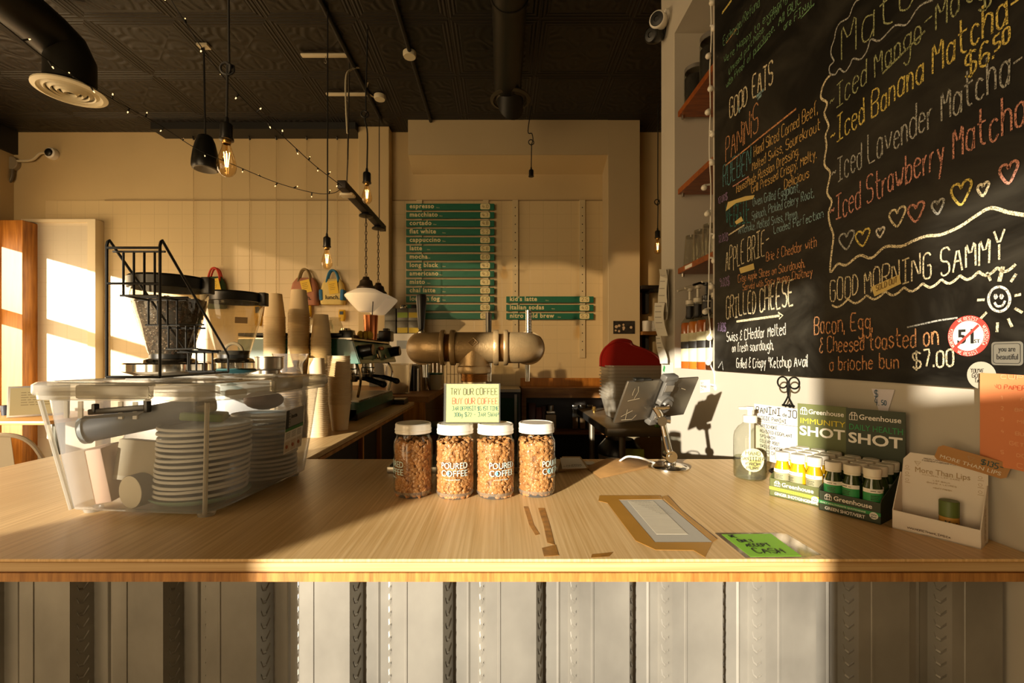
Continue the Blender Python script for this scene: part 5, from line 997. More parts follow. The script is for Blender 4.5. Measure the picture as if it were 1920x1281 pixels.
# ------------------------------------------------------------------ side counter: grinders, cups, espresso machine
m_hop = glass('hopper_plastic', 'e6ddc8', haze=.10, hazecol='d8cdb4', refl=1.2, rough=.06)
def grinder(px, Yg, lb, full):
    x = (px-CX)*Yg/F; t = thing('coffee_grinder', lb, 'grinder', (x, Yg, ZT+.0005)); o = Vector((x, Yg, ZT+.0005)); k = .1
    MB().box(o+Vector((0, .02, .1)), (.16, .2, .2), bev=.012).build('grinder_body', m_silver if full else mat('teal_enamel', '3f6a70', .35), t)
    MB().lathe([(0, .205), (.113, .245), (.117, .248), (.117, .268), (.113, .272), (.07, .272), (.066, .28), (.056, .285), (0, .285)], o, 36).build('chrome_collar', m_chrome, t)
    MB().lathe([(.045, .272), (.052, .274), (.053, .3), (.05, .302)], o, 28).build('hopper_neck', m_bplast, t)
    MB().lathe([(.05, .29), (.056, .305), (.072, .36), (.088, .42), (.098, .47), (.099, .5)], o, 36).build('hopper', m_hop, t)
    MB().lathe([(.0985, .49), (.105, .492), (.106, .52), (.101, .526), (.09, .526), (0, .528)], o, 36).box(o+Vector((.112, -.0, .503)), (.026, .03, .05), bev=.003).build('hopper_lid', m_bplast, t)
    if full: pass
    else:
        MB().tube(arc(o+Vector((0, -.0, .305)), .034, 0, 180, 14), .006, 8).build('hopper_gate', mat('smoky_plastic', '8a8170', .3), t)
        MB().lathe([(0, .3), (.053, .3), (.057, .312), (0, .312)], o, 24).build('hopper_base', m_bplast, t)
        MB().box(o+Vector((.07, -.0725, .42)), (.04, .001, .022), (R(12), 0, R(40))).build('price_tag', mat('kraft_tag', 'c9a878', .6), t)
    return o
o = grinder(320, 1.37, 'coffee grinder with a hopper full of dark beans behind the bin', True)
mb = MB(); prof = [(.05, .295), (.066, .345), (.083, .41), (.094, .46)]
mb.lathe([(0, .294)]+[(a-.004, b) for a, b in prof]+[(0, .468)], n=32); hb_ = mb.build('coffee_beans', mat('dark_roast', '2b1a0e', .45, var=.4, vs=(90, 90, 90), bump=1, bs=(140, 140, 140)), origin=(0, 0, 0)); hb_.location = o
bm1 = MB()
for zz in range(12): bean_fill(bm1, .052+.0036*zz, .297+.0135*zz, .31+.0135*zz, 46+int(zz*2.6), 0 if zz < 11 else 160, .0062, .0045, .0033)
b2o = bm1.build('bean_layer', mat('dark_roast_bean', '3a2414', .4, var=.3, vs=(60, 60, 60)), hb_, world=False); tag(hb_, 'dark coffee beans filling the grinder hopper', 'coffee beans', None, 'stuff')
grinder(438, 1.7, 'coffee grinder with an empty clear hopper, right of the full one', False)
m_cup = mat('ivory_paper_cup', 'd9c094', .6, var=.05, vs=(9, 9, 9))
def cups(px, py_bot, py_top, Yc, r, up, lb, grp, step=.0068, hc=.105):
    x = (px-CX)*Yc/F; zt_ = P(px, py_top, Yc).z; n = max(1, int((zt_-hc-ZT)/step))+1; step = (zt_-hc-ZT-.001)/(n-1)
    a = MB(); w_ = r*.68
    pr = [(0, .012), (w_-.001, .012), (w_, 0), (w_+.0012, 0), (r-.001, hc-.004), (r+.0012, hc-.003), (r+.0016, hc-.0015), (r+.0012, hc), (r-.0005, hc), (r-.002, hc-.006), (w_-.001, .014)]
    if not up: pr = [(p, hc-z) for p, z in pr]
    a.lathe(pr, n=28); c0 = a.build('paper_cup', m_cup, origin=(0, 0, 0)); tag(c0, lb, 'paper cup', grp)
    lean = (rnd.uniform(-.006, .006), rnd.uniform(-.004, .004))
    for k in range(n):
        p = Vector((x+lean[0]*k/n+rnd.uniform(-.0006, .0006), Yc+lean[1]*k/n, ZT+.0005+step*k))
        if k == 0: c0.location = p
        else: dup(c0, p)
cups(516, 0, 551, 2.02, .0445, False, 'ivory paper cup in the tall upturned stack nearest the empty grinder', 'tall cup stack by the empty grinder')
cups(559, 0, 544, 2.0, .044, False, 'ivory paper cup in the tallest upturned stack beside the pink bag', 'tallest cup stack')
cups(603, 0, 590, 2.0, .0425, False, 'ivory paper cup in the upturned stack between the tallest stack and the espresso machine', 'third cup stack', .0072)
cups(595, 0, 671, 1.66, .037, False, 'ivory paper cup in the front upturned stack close to the bin edge', 'front cup stack')
cups(637, 0, 667, 1.80, .0425, True, 'ivory paper cup in the upright stack in front of the espresso machine', 'upright cup stack', .0066)
# bag of lids
lb2 = thing('bag_of_lids', 'clear plastic bag of pale cup lids between the steel canister and cup stacks', 'bag', P(543, 700, 1.62)); q = Vector((P(543, 0, 1.62).x, 1.62, ZT+.0005))
mb = MB()
for k in range(30): mb.lathe([(0, .003), (.036, .003), (.04, .0015), (.042, 0), (.042, -.001)], q+Vector((rnd.uniform(-.003, .003), rnd.uniform(-.003, .003), .006+.0078*k)), 20)
tmp = mb.build('lids', mat('tan_lid', 'cfae80', .5), lb2); bgm = MB(); n = 20
bgm.loft([[q+Vector(((.047*s_+.006*math.sin(5*a+z*40))*math.cos(a), (.047*s_+.006*math.cos(4*a+z*30))*math.sin(a), z)) for a in [2*math.pi*j/n for j in range(n)]] for z, s_ in ((.002, .9), (.06, 1), (.15, 1), (.235, 1.0), (.262, .9), (.285, 1.15), (.3, 1.25))], cap=False); bgm.build('plastic_film', glass('plastic_film', 'f2ecdd', haze=.16, refl=1.6, rough=.12), lb2)
# espresso machine
m_green = mat('racing_green_enamel', '1f5a46', .3, coat=.4)
X1, X0, Y1, Y2 = -.648, -1.19, 2.05, 2.76
em_ = thing('espresso_machine', 'green two-group espresso machine on the side counter', 'espresso machine', (-.9, 2.4, ZT+.0005)); z0 = ZT+.0005
MB().bb((X0, Y1+.01, z0+.06), (X1-.25, Y2-.01, ZC+.045), bev=.01).build('back_body', mat('steel_back', '8d877a', .3, 1), em_)
MB().bb((X0, Y1, z0), (X1, Y2, z0+.055), bev=.006).build('base', m_bplast, em_)
hp_ = MB(); pr_ = [(X0, ZC-.02), (X1-.02, ZC-.034), (X1+.012, ZC-.036), (X1-.02, ZC+.066), (X1-.06, ZC+.078), (X0, ZC+.078)]
hp_.loft([[(x, Y1, z) for x, z in pr_], [(x, Y2, z) for x, z in pr_]]); bmesh.ops.bevel(hp_.bm, geom=hp_.bm.edges[:], offset=.004, segments=2, affect='EDGES'); hp_.build('upper_hood', m_green, em_)
MB().box((X1-.0005, (Y1+Y2)/2, ZC+.015), (.004, .6, .06), (0, R(-17), 0)).build('control_panel', mat('sage_panel', '5d7a60', .4), em_)
MB().bb((X0, Y1+.004, ZC+.09), (X1-.07, Y2, ZC+.105), bev=.003).build('cup_rail', m_blackm, em_); MB().bb((X0, Y1+.01, ZC+.075), (X1-.03, Y2-.01, ZC+.083)).build('cup_tray', m_steel, em_)
for y in (Y1+.012, Y2-.03): MB().bb((X1-.09, y, ZC+.06), (X1-.03, y+.035, ZC+.118), bev=.006).build('rail_corner', m_bplast, em_)
for y in (Y1+.06, Y2-.1):
    MB().cyl((X1-.02, y, ZC+.02), (X1+.055, y-.01, ZC+.032), .03, .028, 24).build('steam_knob', m_bplast, em_); MB().cyl((X1+.055, y-.01, ZC+.032), (X1+.057, y-.01, ZC+.032), .024, n=20).build('knob_face', mat('walnut', '7a5a34', .4), em_)
yg = P(708, 0, 1).x; yg = X1/yg
MB().cyl((X1-.02, yg, ZC+.004), (X1+.01, yg, ZC+.011), .023, n=24).build('gauge_rim', m_bplast, em_); MB().cyl((X1+.01, yg, ZC+.011), (X1+.012, yg, ZC+.0115), .018, n=24).build('gauge_face', mat('gauge_cream', 'd9d2b4', .4), em_)
MB().box((X1+.004, yg+.06, ZC+.042), (.004, .075, .018), (0, R(-17), 0), bev=.006).build('emblem_plate', mat('copper_plate', 'b0623a', .35, .6), em_)
for y in (yg-.07, yg+.09): MB().cyl((X1-.01, y, ZC-.006), (X1+.02, y, ZC+.002), .01, n=14).tube([(X1+.015, y, ZC), (X1+.02, y+.012, ZC-.012)], .005, 8).build('lever', m_chrome, em_)
for y in (Y1+.19, Y1+.47):
    MB().lathe([(0, 0), (.036, 0), (.038, .01), (.038, .03), (.033, .035), (.033, .06)], (X1-.09, y, ZC-.095), 28).build('group_head', m_chrome, em_)
    pf = MB(); pf.lathe([(0, -.03), (.028, -.03), (.033, -.015), (.035, 0), (0, 0)], (X1-.09, y, ZC-.096), 24); pf.build('portafilter_basket', m_chrome, em_)
    MB().tube(spl([(X1-.06, y, ZC-.108), (X1+.0, y-.015, ZC-.115), (X1+.06, y-.04, ZC-.13), (X1+.09, y-.055, ZC-.138)], 4), [.009]*4+[.013]*5+[.016]*3+[.012], 12).build('portafilter_handle', m_bplast, em_)
MB().tube(spl([(X1-.02, Y2-.1, ZC-.03), (X1+.01, Y2-.1, ZC-.09), (X1-.01, Y2-.11, ZC-.2)], 5), .006, 8).build('steam_wand', m_chrome, em_); MB().tube(spl([(X1-.02, Y1+.04, ZC-.03), (X1+.005, Y1+.03, ZC-.1), (X1-.015, Y1+.05, ZC-.19)], 5), .006, 8).build('steam_wand', m_chrome, em_)
sk_ = MB(); pr_ = [(X1-.03, z0+.005), (X1+.0, z0), (X1+.045, z0+.035), (X1+.045, z0+.082), (X1-.03, z0+.082)]
sk_.loft([[(x-.04, Y1, z) for x, z in pr_], [(x-.04, Y2-.07, z) for x, z in pr_]]); sk_.build('drip_skirt', m_green, em_)
dg = MB()
for k in range(24): dg.bb((X1-.24, Y1+.02+k*.0265, z0+.083), (X1-.0, Y1+.032+k*.0265, z0+.089))
dg.build('drip_grille', m_steel, em_); MB().bb((X1-.25, Y1, z0+.05), (X1-.03, Y2, z0+.083)).build('drip_pan', m_blackm, em_)
MB().bb((X1-.255, Y1+.03, z0+.08), (X1-.245, Y2-.03, ZC-.03)).build('splash_panel', m_steel, em_)
# on top of the machine
ztop = ZC+.0835
def on_top(px, Yq): return Vector(((px-CX)*Yq/F, Yq, ztop))
gj = thing('faceted_glass', 'faceted glass carafe upturned on the espresso machine, right of the cup stacks', 'glass', on_top(628, 2.5), group='glasses on the machine'); q = gj.location.copy(); n = 16
mm = MB(); mm.loft([[q+Vector((math.cos(2*math.pi*k/n)*rr*(1-.06*(k % 2)), math.sin(2*math.pi*k/n)*rr*(1-.06*(k % 2)), z)) for k in range(n)] for rr, z in ((.03, .0), (.045, .03), (.044, .08), (.03, .115), (.033, .13))], cap=False); mm.build('glass_body', m_glt, gj, smooth=15)
MB().lathe([(.028, 0), (.032, 0), (.032, .006), (.028, .006)], q, 20).build('rim', m_glt, gj)
for (px, yq, lb) in ((600, 2.42, 'faceted glass on the espresso machine partly behind the third cup stack'), (583, 2.5, 'faceted glass on the machine between the two tall cup stacks'), (612, 2.66, 'faceted glass at the rear of the espresso machine top')): dup(gj, on_top(px, yq), .3, lb)
pj = thing('milk_pitcher', 'small steel pitcher on the machine below the yellow lunch bag', 'pitcher', on_top(648, 2.6)); q = pj.location.copy(); MB().lathe([(0, 0), (.042, 0), (.042, .01), (.028, .06), (.027, .075), (.025, .075), (.026, .06), (.04, .004)], q, 24).build('pitcher_body', m_chrome, pj); MB().tube([q+Vector((.035, 0, .02)), q+Vector((.055, 0, .03)), q+Vector((.05, 0, .06)), q+Vector((.028, 0, .065))], .004, 8).build('handle', m_chrome, pj)
cpj = thing('copper_tumbler', 'tall copper tumbler with a dark stirrer standing on the espresso machine', 'tumbler', on_top(695, 2.3)); q = Vector((P(695, 0, 2.36).x, 2.36, ztop)); cpj.location = q
MB().lathe([(0, 0), (.030, 0), (.031, .004), (.0375, .128), (.0355, .128), (.029, .006)], q, 30).build('tumbler_body', mat('copper', 'a8623a', .25, 1, var=.25, vs=(30, 30, 8)), cpj); MB().tube([q+Vector((.002, 0, .01)), q+Vector((.012, 0, .2))], .003, 6).build('stirrer', m_black, cpj)
yc = thing('yellow_cloth', 'folded yellow cloth lying on the espresso machine left of the copper tumbler', 'cloth', on_top(682, 2.2)); q = on_top(680, 2.22); mm = MB()
for k in range(3): mm.sph(q+Vector((-.01+.02*k, .01*k, .02)), .022, 12, 8, (.7, 1.2, .95))
mm.build('cloth_folds', mat('yellow_cotton', 'c9a02a', .8), yc)
sg2 = thing('small_device', 'small black device on the espresso machine top right of the tumbler', 'device', on_top(725, 2.5)); q = on_top(724, 2.6); MB().box(q+Vector((0, 0, .03)), (.07, .08, .06), bev=.006).box(q+Vector((.0, .01, .065)), (.03, .05, .02), bev=.004).build('device_body', m_bplast, sg2)
tm_ = thing('tamper_box', 'flat dark box on the side counter at the right foot of the espresso machine', 'box', Vector((P(750, 0, 2.78).x, 2.8, ZT+.0005))); q = tm_.location.copy()+Vector((-.01, .0, 0)); MB().box(q+Vector((0, 0, .012)), (.09, .12, .024), bev=.003).build('box_body', m_darkcab, tm_); MB().box(q+Vector((0, 0, .028)), (.085, .11, .007), bev=.002).build('lid', m_steel, tm_)
# ------------------------------------------------------------------ hanging things
m_cord = mat('black_cord', '12110e', .6); m_fil = mat('glowing_filament', 'ffb45a', .5, emit=28); m_bulb = glass('bulb_glass', 'fff2d8', refl=1.1, rough=.02)
def bulb_profile(): return [(.0115, 0), (.013, -.006), (.017, -.022), (.026, -.05), (.031, -.072), (.032, -.086), (.029, -.102), (.019, -.115), (.008, -.121), (0, -.122)]
def pendant(px, py_sock, Yp, lb, bulb=True, knot=None, sc=1.0, top=None, pts=None):
    p = P(px, py_sock, Yp); t = thing('pendant_light', lb, 'pendant light', p, group='bare bulb pendants')   # p = bottom of the socket
    q = p+Vector((0, 0, .07*sc)); path = [q, q+Vector((.003, 0, .2*sc))]
    if knot:
        k = P(knot[0], knot[1], Yp); rk_ = .022
        path += [k+Vector((0, 0, -.05))]+[k+Vector((rk_*math.sin(a), .006*math.cos(a*.5), -.0+rk_*.9*math.cos(a)-rk_)) for a in [i*.7 for i in range(1, 11)]]+[k+Vector((.006, 0, .05))]
    if pts: path += [P(a, b, Yp) for a, b in pts]
    path += [Vector((q.x+.004, Yp, 3.405))]
    MB().tube(spl(path, 5), .0042*sc, 8).build('cord', m_cord, t)
    MB().lathe([(0, .082*sc), (.006*sc, .08*sc), (.008*sc, .062*sc), (.019*sc, .055*sc), (.021*sc, .05*sc), (.021*sc, .006), (.0235*sc, .004), (.0235*sc, -.002), (.018*sc, -.004), (0, -.004)], p, 24).build('socket', m_bplast, t)
    if bulb:
        MB().lathe([(.013, .0), (.0145, -.003), (.0145, -.012), (.012, -.016)], p, 20).build('bulb_cap', mat('brass_cap', 'b08a4a', .3, .9), t)
        b = MB(); b.lathe([(r_, z-.012) for r_, z in bulb_profile()], p, 28); b.build('bulb_glass', m_bulb, t)
        f = MB()
        for k in range(4): a = k*math.pi/2+.4; f.tube([p+Vector((.009*math.cos(a), .009*math.sin(a), -.045)), p+Vector((.004*math.cos(a), .004*math.sin(a), -.098))], .0011, 6)
        f.build('filament', m_fil, t); MB().cyl(p+Vector((0, 0, -.012)), p+Vector((0, 0, -.05)), .004, .002, 8).build('filament_stem', m_bulb, t)
    return t
pendant(425, 262, 1.63, 'bare filament bulb on a black cord with a loop knot, nearest the ceiling speaker', knot=(426, 118))
pendant(613, 463, 2.7, 'bare filament bulb hanging lowest, over the lunch bags')
pendant(688, 343, 2.87, 'bare filament bulb beside the tilted beam of the double lamp', knot=(684, 208), sc=1.15)
pendant(996, 331, 3.75, 'empty black lamp socket on a knotted cord right of the menu board', bulb=False, knot=(996, 262), pts=[(990, 246)], sc=.95)
pendant(1233, 446, 3.72, 'bare filament bulb half hidden behind the pier', knot=(1232, 374))
sp_ = P(385, 285, 3.02); t = thing('ceiling_speaker', 'black bullet-shaped speaker hanging from the ceiling by the front bulb', 'speaker', sp_)
MB().lathe([(0, .112), (.026, .11), (.042, .1), (.058, .06), (.072, .0), (.08, -.06), (.082, -.1), (.075, -.116), (.066, -.118)], sp_, 32).build('housing', m_bplast, t); MB().lathe([(.076, -.115), (.066, -.12), (.05, -.112), (.02, -.1), (0, -.095)], sp_, 32).build('grille', mat('grey_grille', '6d665a', .6), t)
MB().tube([sp_+Vector((0, 0, .11)), sp_+Vector((-.004, 0, .3)), Vector((sp_.x-.01, sp_.y, 3.39))], .006, 8).build('cable', m_cord, t); MB().box((sp_.x-.01, sp_.y, 3.4), (.07, .05, .014)).build('ceiling_plate', m_plate, t)
# double schoolhouse lamp under a dark beam
XB = -1.02; zb_ = P(640, 345, 2.9).z; t = thing('double_lamp', 'two milk-glass schoolhouse lamps chained to a dark hanging beam', 'lamp', (XB, 3.4, zb_))
MB().box((XB, 3.41, zb_), (.055, 1.02, .05), bev=.004).build('beam', mat('charred_wood', '2a2118', .6, var=.3, vs=(30, 3, 30)), t)
MB().box((XB+.0, 3.02, zb_-.03), (.09, .07, .02), bev=.008).tube(arc((XB, 3.0, zb_-.06), .05, 20, 160, 10), .004, 6).build('outlet_plate', m_plate, t)
MB().tube(spl([P(652, 300, 2.95), P(655, 116, 3.2)]+[Vector((P(655, 116, 3.2).x, 3.2, 3.41))], 3), .005, 8).tube([P(652, 300, 2.95), P(650, 345, 2.97)], .005, 8).build('support_cable', m_steel, t)
cc = [P(651, 250, 3.0), P(648, 150, 3.1), P(660, 130, 3.2), P(680, 128, 3.3), P(692, 145, 3.4), P(686, 168, 3.5), P(697, 180, 3.6), P(710, 184, 3.64)]
MB().tube(spl(cc, 5), .006, 8).build('white_cable', m_plate, t)
q = P(711, 410, 3.85); MB().tube([q, Vector((q.x, q.y, 3.41))], .004, 8).build('support_cable', m_cord, t)
m_milk = mat('milk_glass', 'f2e6cc', .3); m_milk.node_tree.nodes['Principled BSDF'].inputs['Emission Color'].default_value = (1, .72, .42, 1); m_milk.node_tree.nodes['Principled BSDF'].inputs['Emission Strength'].default_value = .14
def chain(pts, link=.03, rw_=.0022, wide=.008):
    a, b = pts; d = b-a; n = max(2, int(d.length/(link*.78))); mb = MB()
    for k in range(n):
        c = a.lerp(b, (k+.5)/n); u = Vector((1, 0, 0)) if k % 2 else Vector((0, 1, 0)); mb.tube([c+u*wide*math.sin(an)*.6+d.normalized()*link*.5*math.cos(an) for an in [i*math.pi/4 for i in range(8)]], rw_, 4, closed=True)
    return mb
for Yl, nm in ((3.43, 0), (3.77, 1)):
    c = Vector((XB, Yl, zb_-.03)); top = P(686, 524, Yl).z if not nm else P(707, 535, 3.77).z
    MB().lathe([(0, 0), (.04, -.002), (.052, -.012), (.052, -.02), (.01, -.03), (0, -.03)], c+Vector((0, 0, .005)), 24).build('canopy', m_blackm, t)
    chain([c+Vector((0, 0, -.03)), Vector((XB, Yl, top+.02))], .038, .003, .011).build('chain', mat('bronze_chain', '3a2e20', .45, .6), t)
    q = Vector((XB, Yl, top)); MB().lathe([(0, .02), (.022, .018), (.028, 0), (.045, -.012), (.052, -.045), (.068, -.06), (.07, -.075), (.03, -.075)], q, 28).build('fitter_cap', MATS['bronze_chain'], t)
    MB().lathe([(.062, -.07), (.1, -.088), (.146, -.112), (.156, -.122), (.154, -.132), (.11, -.185), (.058, -.24), (.05, -.245), (0, -.246)], q, 36).build('glass_shade', m_milk, t)
# fairy lights: two runs from the street side to the beam
m_led = mat('warm_led', 'ffd28a', .4, emit=2.0)
def fairy(ctrl, lb, seed):
    rr__ = random.Random(seed); t = thing('fairy_light_string', lb, 'string lights', P(*ctrl[-1]), group='fairy lights'); pts = spl([P(*c) for c in ctrl], 10); MB().tube(pts, .0022, 5).build('wire', m_cord, t)
    acc = 0; nxt = .05; k = 0
    for a, b in zip(pts, pts[1:]):
        acc += (b-a).length
        if acc >= nxt and k < 46:
            nxt += .1; k += 1; s_ = 1 if k % 2 else -1; d = (Vector((rr__.uniform(-.6, .6), rr__.uniform(-.6, .6), -.9 if s_ > 0 else .5))).normalized(); p = a
            h = MB(); h.cyl(p, p+d*.022, .0036, n=8); ho = h.build('bulb_holder', m_cord, t); MB().cyl(p+d*.022, p+d*.03, .0028, .0018, 8).build('led_bulb', m_led, ho)
fairy([(300, -40, 1.75), (330, 15, 1.8), (400, 120, 1.95), (460, 190, 2.1), (530, 255, 2.35), (590, 310, 2.6), (641, 349, 2.88)], 'fairy light string running from top left centre down to the lamp beam', 3)
fairy([(-40, 10, 1.7), (20, 58, 1.8), (100, 120, 1.95), (200, 180, 2.2), (300, 235, 2.5), (370, 280, 2.62), (440, 310, 2.7), (520, 343, 2.78), (590, 362, 2.84), (625, 362, 2.87), (642, 352, 2.9)], 'fairy light string running from the left duct in a sag to the lamp beam', 5)

# ------------------------------------------------------------------ on the back wall
m_rail = mat('pale_menu_rail', 'c9b78f', .5)
def rail(px, y0, y1, lb, w_=.052):
    a, b = B(px, y0), B(px, y1); t = thing('menu_rail', lb, 'rail', b, group='menu rails'); MB().bb((a.x-w_/2, 4.172, b.z), (a.x+w_/2, 4.192, a.z)).build('batten', m_rail, t, smooth=False)
    h = MB(); k = 0; y = y0+14
    while y < y1-4: p = B(px, y); h.cyl((p.x, 4.1715, p.z), (p.x, 4.173, p.z), .0055, n=8); y += 15.6
    h.build('peg_holes', m_black, t)['kind'] = 'stuff'
for a in ((787, 377, 640, 'vertical batten behind the left ends of the tall menu planks'), (911, 377, 640, 'vertical batten behind the price ends of the tall menu planks'), (966, 377, 690, 'vertical pegged batten at the left of the short menu'), (1091, 377, 671, 'vertical pegged batten at the right of the short menu')): rail(*a)
m_mgreen = mat('menu_green', '17654c', .45, var=.12, vs=(6, 6, 40)); m_cream = mat('menu_cream', 'd9cc98', .6)
def plank(x0, x1, py, name, price, lb):
    a, b = B(x0, py), B(x1, py); t = thing('menu_plank', lb, 'menu plank', (a.x, 4.16, a.z), group='menu planks'); h = .0285
    MB().bb((a.x, 4.150, a.z-h), (b.x, 4.1715, a.z+h), bev=.002).build('board', m_mgreen, t, smooth=False); f = frame((a.x, 4.1498, a.z), (1, 0, 0), (0, 0, 1))
    if name: ftext(name, f @ Matrix.Translation((.032, -.013, 0)), 'lettering', m_cream, t, size=.056, bold=.0016, sp=1.12)
    if name: write('12oz', f @ Matrix.Translation((.032+.0265*len(name)*1.05+.02, -.012, 0)), .03, .008, .0014, 'small_print', m_cream, t, .02)
    c = B(x1-17, py); MB().prism([(c.x+x, c.z+y) for x, y in rrect(.088, .05, .012)], Matrix(((1, 0, 0, 0), (0, 0, -1, 4.1505), (0, 1, 0, 0), (0, 0, 0, 1))), .004).build('price_tag', m_cream, t, smooth=False)
    write(price, frame((c.x-.028, 4.1458, c.z-.014), (1, 0, 0), (0, 0, 1)), .056, .03, .0045, 'price', mat('faded_ink', '8a7a48', .7), t, .1)
names = ['espresso', 'macchiato', 'cortado', 'flat white', 'cappuccino', 'latte', 'mocha', 'long black', 'americano', 'misto', 'chai latte', 'london fog', '', '']
prices = ['4.0', '4.7', '4.8', '5.2', '5.2', '5.8', '6.0', '4.2', '4.3', '4.7', '6.0', '6.0', '5.8', '5.5']
for i, (n_, p_) in enumerate(zip(names, prices)):
    plank(763.5, 927, 391+15.58*i, n_, p_, f'green menu plank reading {n_}' if n_ else ['green menu plank second from the bottom of the tall column', 'green menu plank at the bottom of the tall column'][i-12])
for i, (n_, p_) in enumerate((("kid's latte", '2.5'), ('italian sodas', '4.0'), ('nitro cold brew', '5.2'))): plank(949, 1111, 563+15.5*i, n_, p_, f'green menu plank reading {n_} in the short column')
# hook rail and hanging chains
hx = [363, 416, 468, 518, 575, 632]; m_chn = mat('pale_chain', 'c2ab80', .5)
bot = [520, 497, 560, 560, 500, 498]
for i, (x, yb_) in enumerate(zip(hx, bot)):
    a, b = B(x, 258, .03), B(x, yb_, .03); t = thing('hanging_chain', ['thin chain on the back wall farthest left, behind the ceiling speaker', 'thin chain holding the red handled green bag', 'thin chain third from the left, with nothing large on it', 'thin chain fourth from the left, between two bulbs', 'thin chain holding the pink lunch bag', 'thin chain holding the yellow lunch bag'][i], 'chain', b, group='wall chains')
    chain([a, b], .034, .0012, .007).build('links', m_chn, t); MB().tube([a+Vector((0, .03, .03)), a+Vector((0, 0, .03)), a+Vector((0, -.01, .0)), a+Vector((0, 0, -.02)), a+Vector((0, .012, -.008))], .006, 6).build('hook', m_blackm, t)
def lbag(px, y0, y1, w_, cb, chh, ct, lb, word=None, sidec=None, k=1):
    top, bo = B(px, y0), B(px, y1); h = top.z-bo.z; d = .09; yc_ = 4.192-d/2-.004; t = thing('lunch_bag', lb, 'bag', bo, group='lunch bags')
    sec = []
    for z, wq, dq in ((0, .92, .9), (.05, 1, 1), (.55, .98, 1), (.8, .86, .8), (.95, .66, .4), (1, .6, .15)):
        sec.append([Vector((bo.x+x*wq, yc_+y*dq, bo.z+h*z)) for x, y in rrect(w_, d, .03)])
    m_ = mat(cb[0], cb[1], .8, var=.08, vs=(20, 20, 20)); MB().loft(sec).build('bag_body', m_, t)
    for yy in (-.02, .015):
        c = Vector((bo.x, yc_+yy, top.z-.035)); MB().tube(spl([c+Vector((-.055, -.012, -.06)), c+Vector((-.05, 0, .03)), c+Vector((-.028, 0, .095)), c+Vector((0, 0, .112)), c+Vector((.028, 0, .095)), c+Vector((.05, 0, .03)), c+Vector((.055, -.012, -.06))], 4), .0085, 8).build('handle', mat(chh[0], chh[1], .8), t)
    if sidec:
        for s_ in (-1, 1): MB().box((bo.x+s_*w_*.44, yc_-.012, bo.z+h*.36), (w_*.16, d*.9, h*.42), (0, R(3*s_), 0), bev=.01).build('side_pocket', mat(sidec[0], sidec[1], .8), t)
    tg = Matrix.Translation((bo.x+.03*k, yc_-d*.5-.006, top.z-.085)) @ Matrix.Rotation(R(-14*k), 4, 'Y'); MB().box((0, 0, 0), (.085, .0015, .115), M=tg).build('paper_tag', mat('yellow_tag', 'dcb428', .6), t, smooth=False)
    mb = MB(); mb.nrm = Vector((0, -1, 0))
    for j in range(4): mb.ribbon([tg @ Vector((-.03, -.0015, .03-.016*j)), tg @ Vector((.02-.008*(j % 2), -.0015, .03-.016*j))], .004)
    mb.build('tag_print', mat('tag_brown', '8a6a20', .7), t, smooth=False)
    if word: ftext(word, frame((bo.x-.055, yc_-d*.5-.003, bo.z+.045), (1, 0, 0), (0, 0, 1)), 'printed_word', m_ink, t, width=.125, bold=.012)
lbag(411, 521, 580, .19, ('bottle_green_canvas', '2d4a2a'), ('red_webbing', 'c2402a'), None, 'green bag with red handles behind the empty grinder')
lbag(577, 523, 574, .245, ('dusty_pink_canvas', 'b0765a'), ('olive_webbing', '8a7448'), None, 'dusty pink lunch bag with olive handles', 'lunch.')
lbag(629, 525, 573, .215, ('butter_canvas', 'd9c076'), ('blue_webbing', '2f6f94'), None, 'butter yellow and blue lunch bag with blue handles', 'lunch.', ('blue_canvas', '2f6a94'), .6)
for i, (px, y0, y1, w_, lb) in enumerate(((578, 573, 598, .1, 'yellow pouch tag hanging under the pink lunch bag'), (645, 582, 603, .06, 'small yellow pouch hanging under the blue and yellow lunch bag'), (490, 570, 612, .07, 'yellow packet between the empty grinder and the first cup stack'))):
    a, b = B(px, y0), B(px, y1); t = thing('snack_pouch', lb, 'pouch', b, group='yellow pouches'); h = a.z-b.z
    MB().loft([[Vector((b.x+x*s_, 4.15+y*s2, b.z+h*z)) for x, y in rrect(w_, .04, .012)] for z, s_, s2 in ((0, .7, .9), (.3, 1, 1), (.8, 1, .7), (1, .95, .1))]).build('pouch', mat('yellow_pouch', 'd0a41e', .6), t); MB().box((b.x, 4.127, b.z+h*.7), (w_*.5, .002, h*.28)).build('label', mat('navy_label', '26364a', .6), t, smooth=False)
# cctv, junction box, photo
cv_ = B(92, 286, .05); t = thing('cctv_camera', 'small dark-eyed dome camera on the back wall at far left', 'camera', cv_); MB().lathe([(0, 0), (.05, 0), (.052, .02), (.048, .045), (.036, .052)], n=24, M=frame((cv_.x, 4.198, cv_.z), (1, 0, 0), (0, 0, 1))).build('housing', m_whitep, t); MB().sph((cv_.x-.002, 4.147, cv_.z), .036, 18, 10, (1, .5, 1)).build('lens_dome', m_bplast, t)
jb = B(22, 306, .03); t = thing('junction_box', 'grey round junction box with bent conduit in the far left corner', 'junction box', jb); MB().lathe([(0, .04), (.055, .04), (.06, .035), (.06, 0)], n=16, M=frame((jb.x, 4.198, jb.z), (1, 0, 0), (0, 0, 1))).build('box', mat('grey_box', '8d8068', .5), t)
MB().tube(spl([B(33, 302, .03), B(60, 300, .03), B(75, 288, .03), B(88, 287, .03)], 5), .011, 8).build('conduit', m_plate, t); MB().tube(spl([B(24, 318, .03), B(22, 335, .03), B(10, 352, .03), B(6, 380, .03), B(6, 410, .03)], 5), .013, 8).build('conduit', mat('dark_conduit', '5d5240', .5), t)
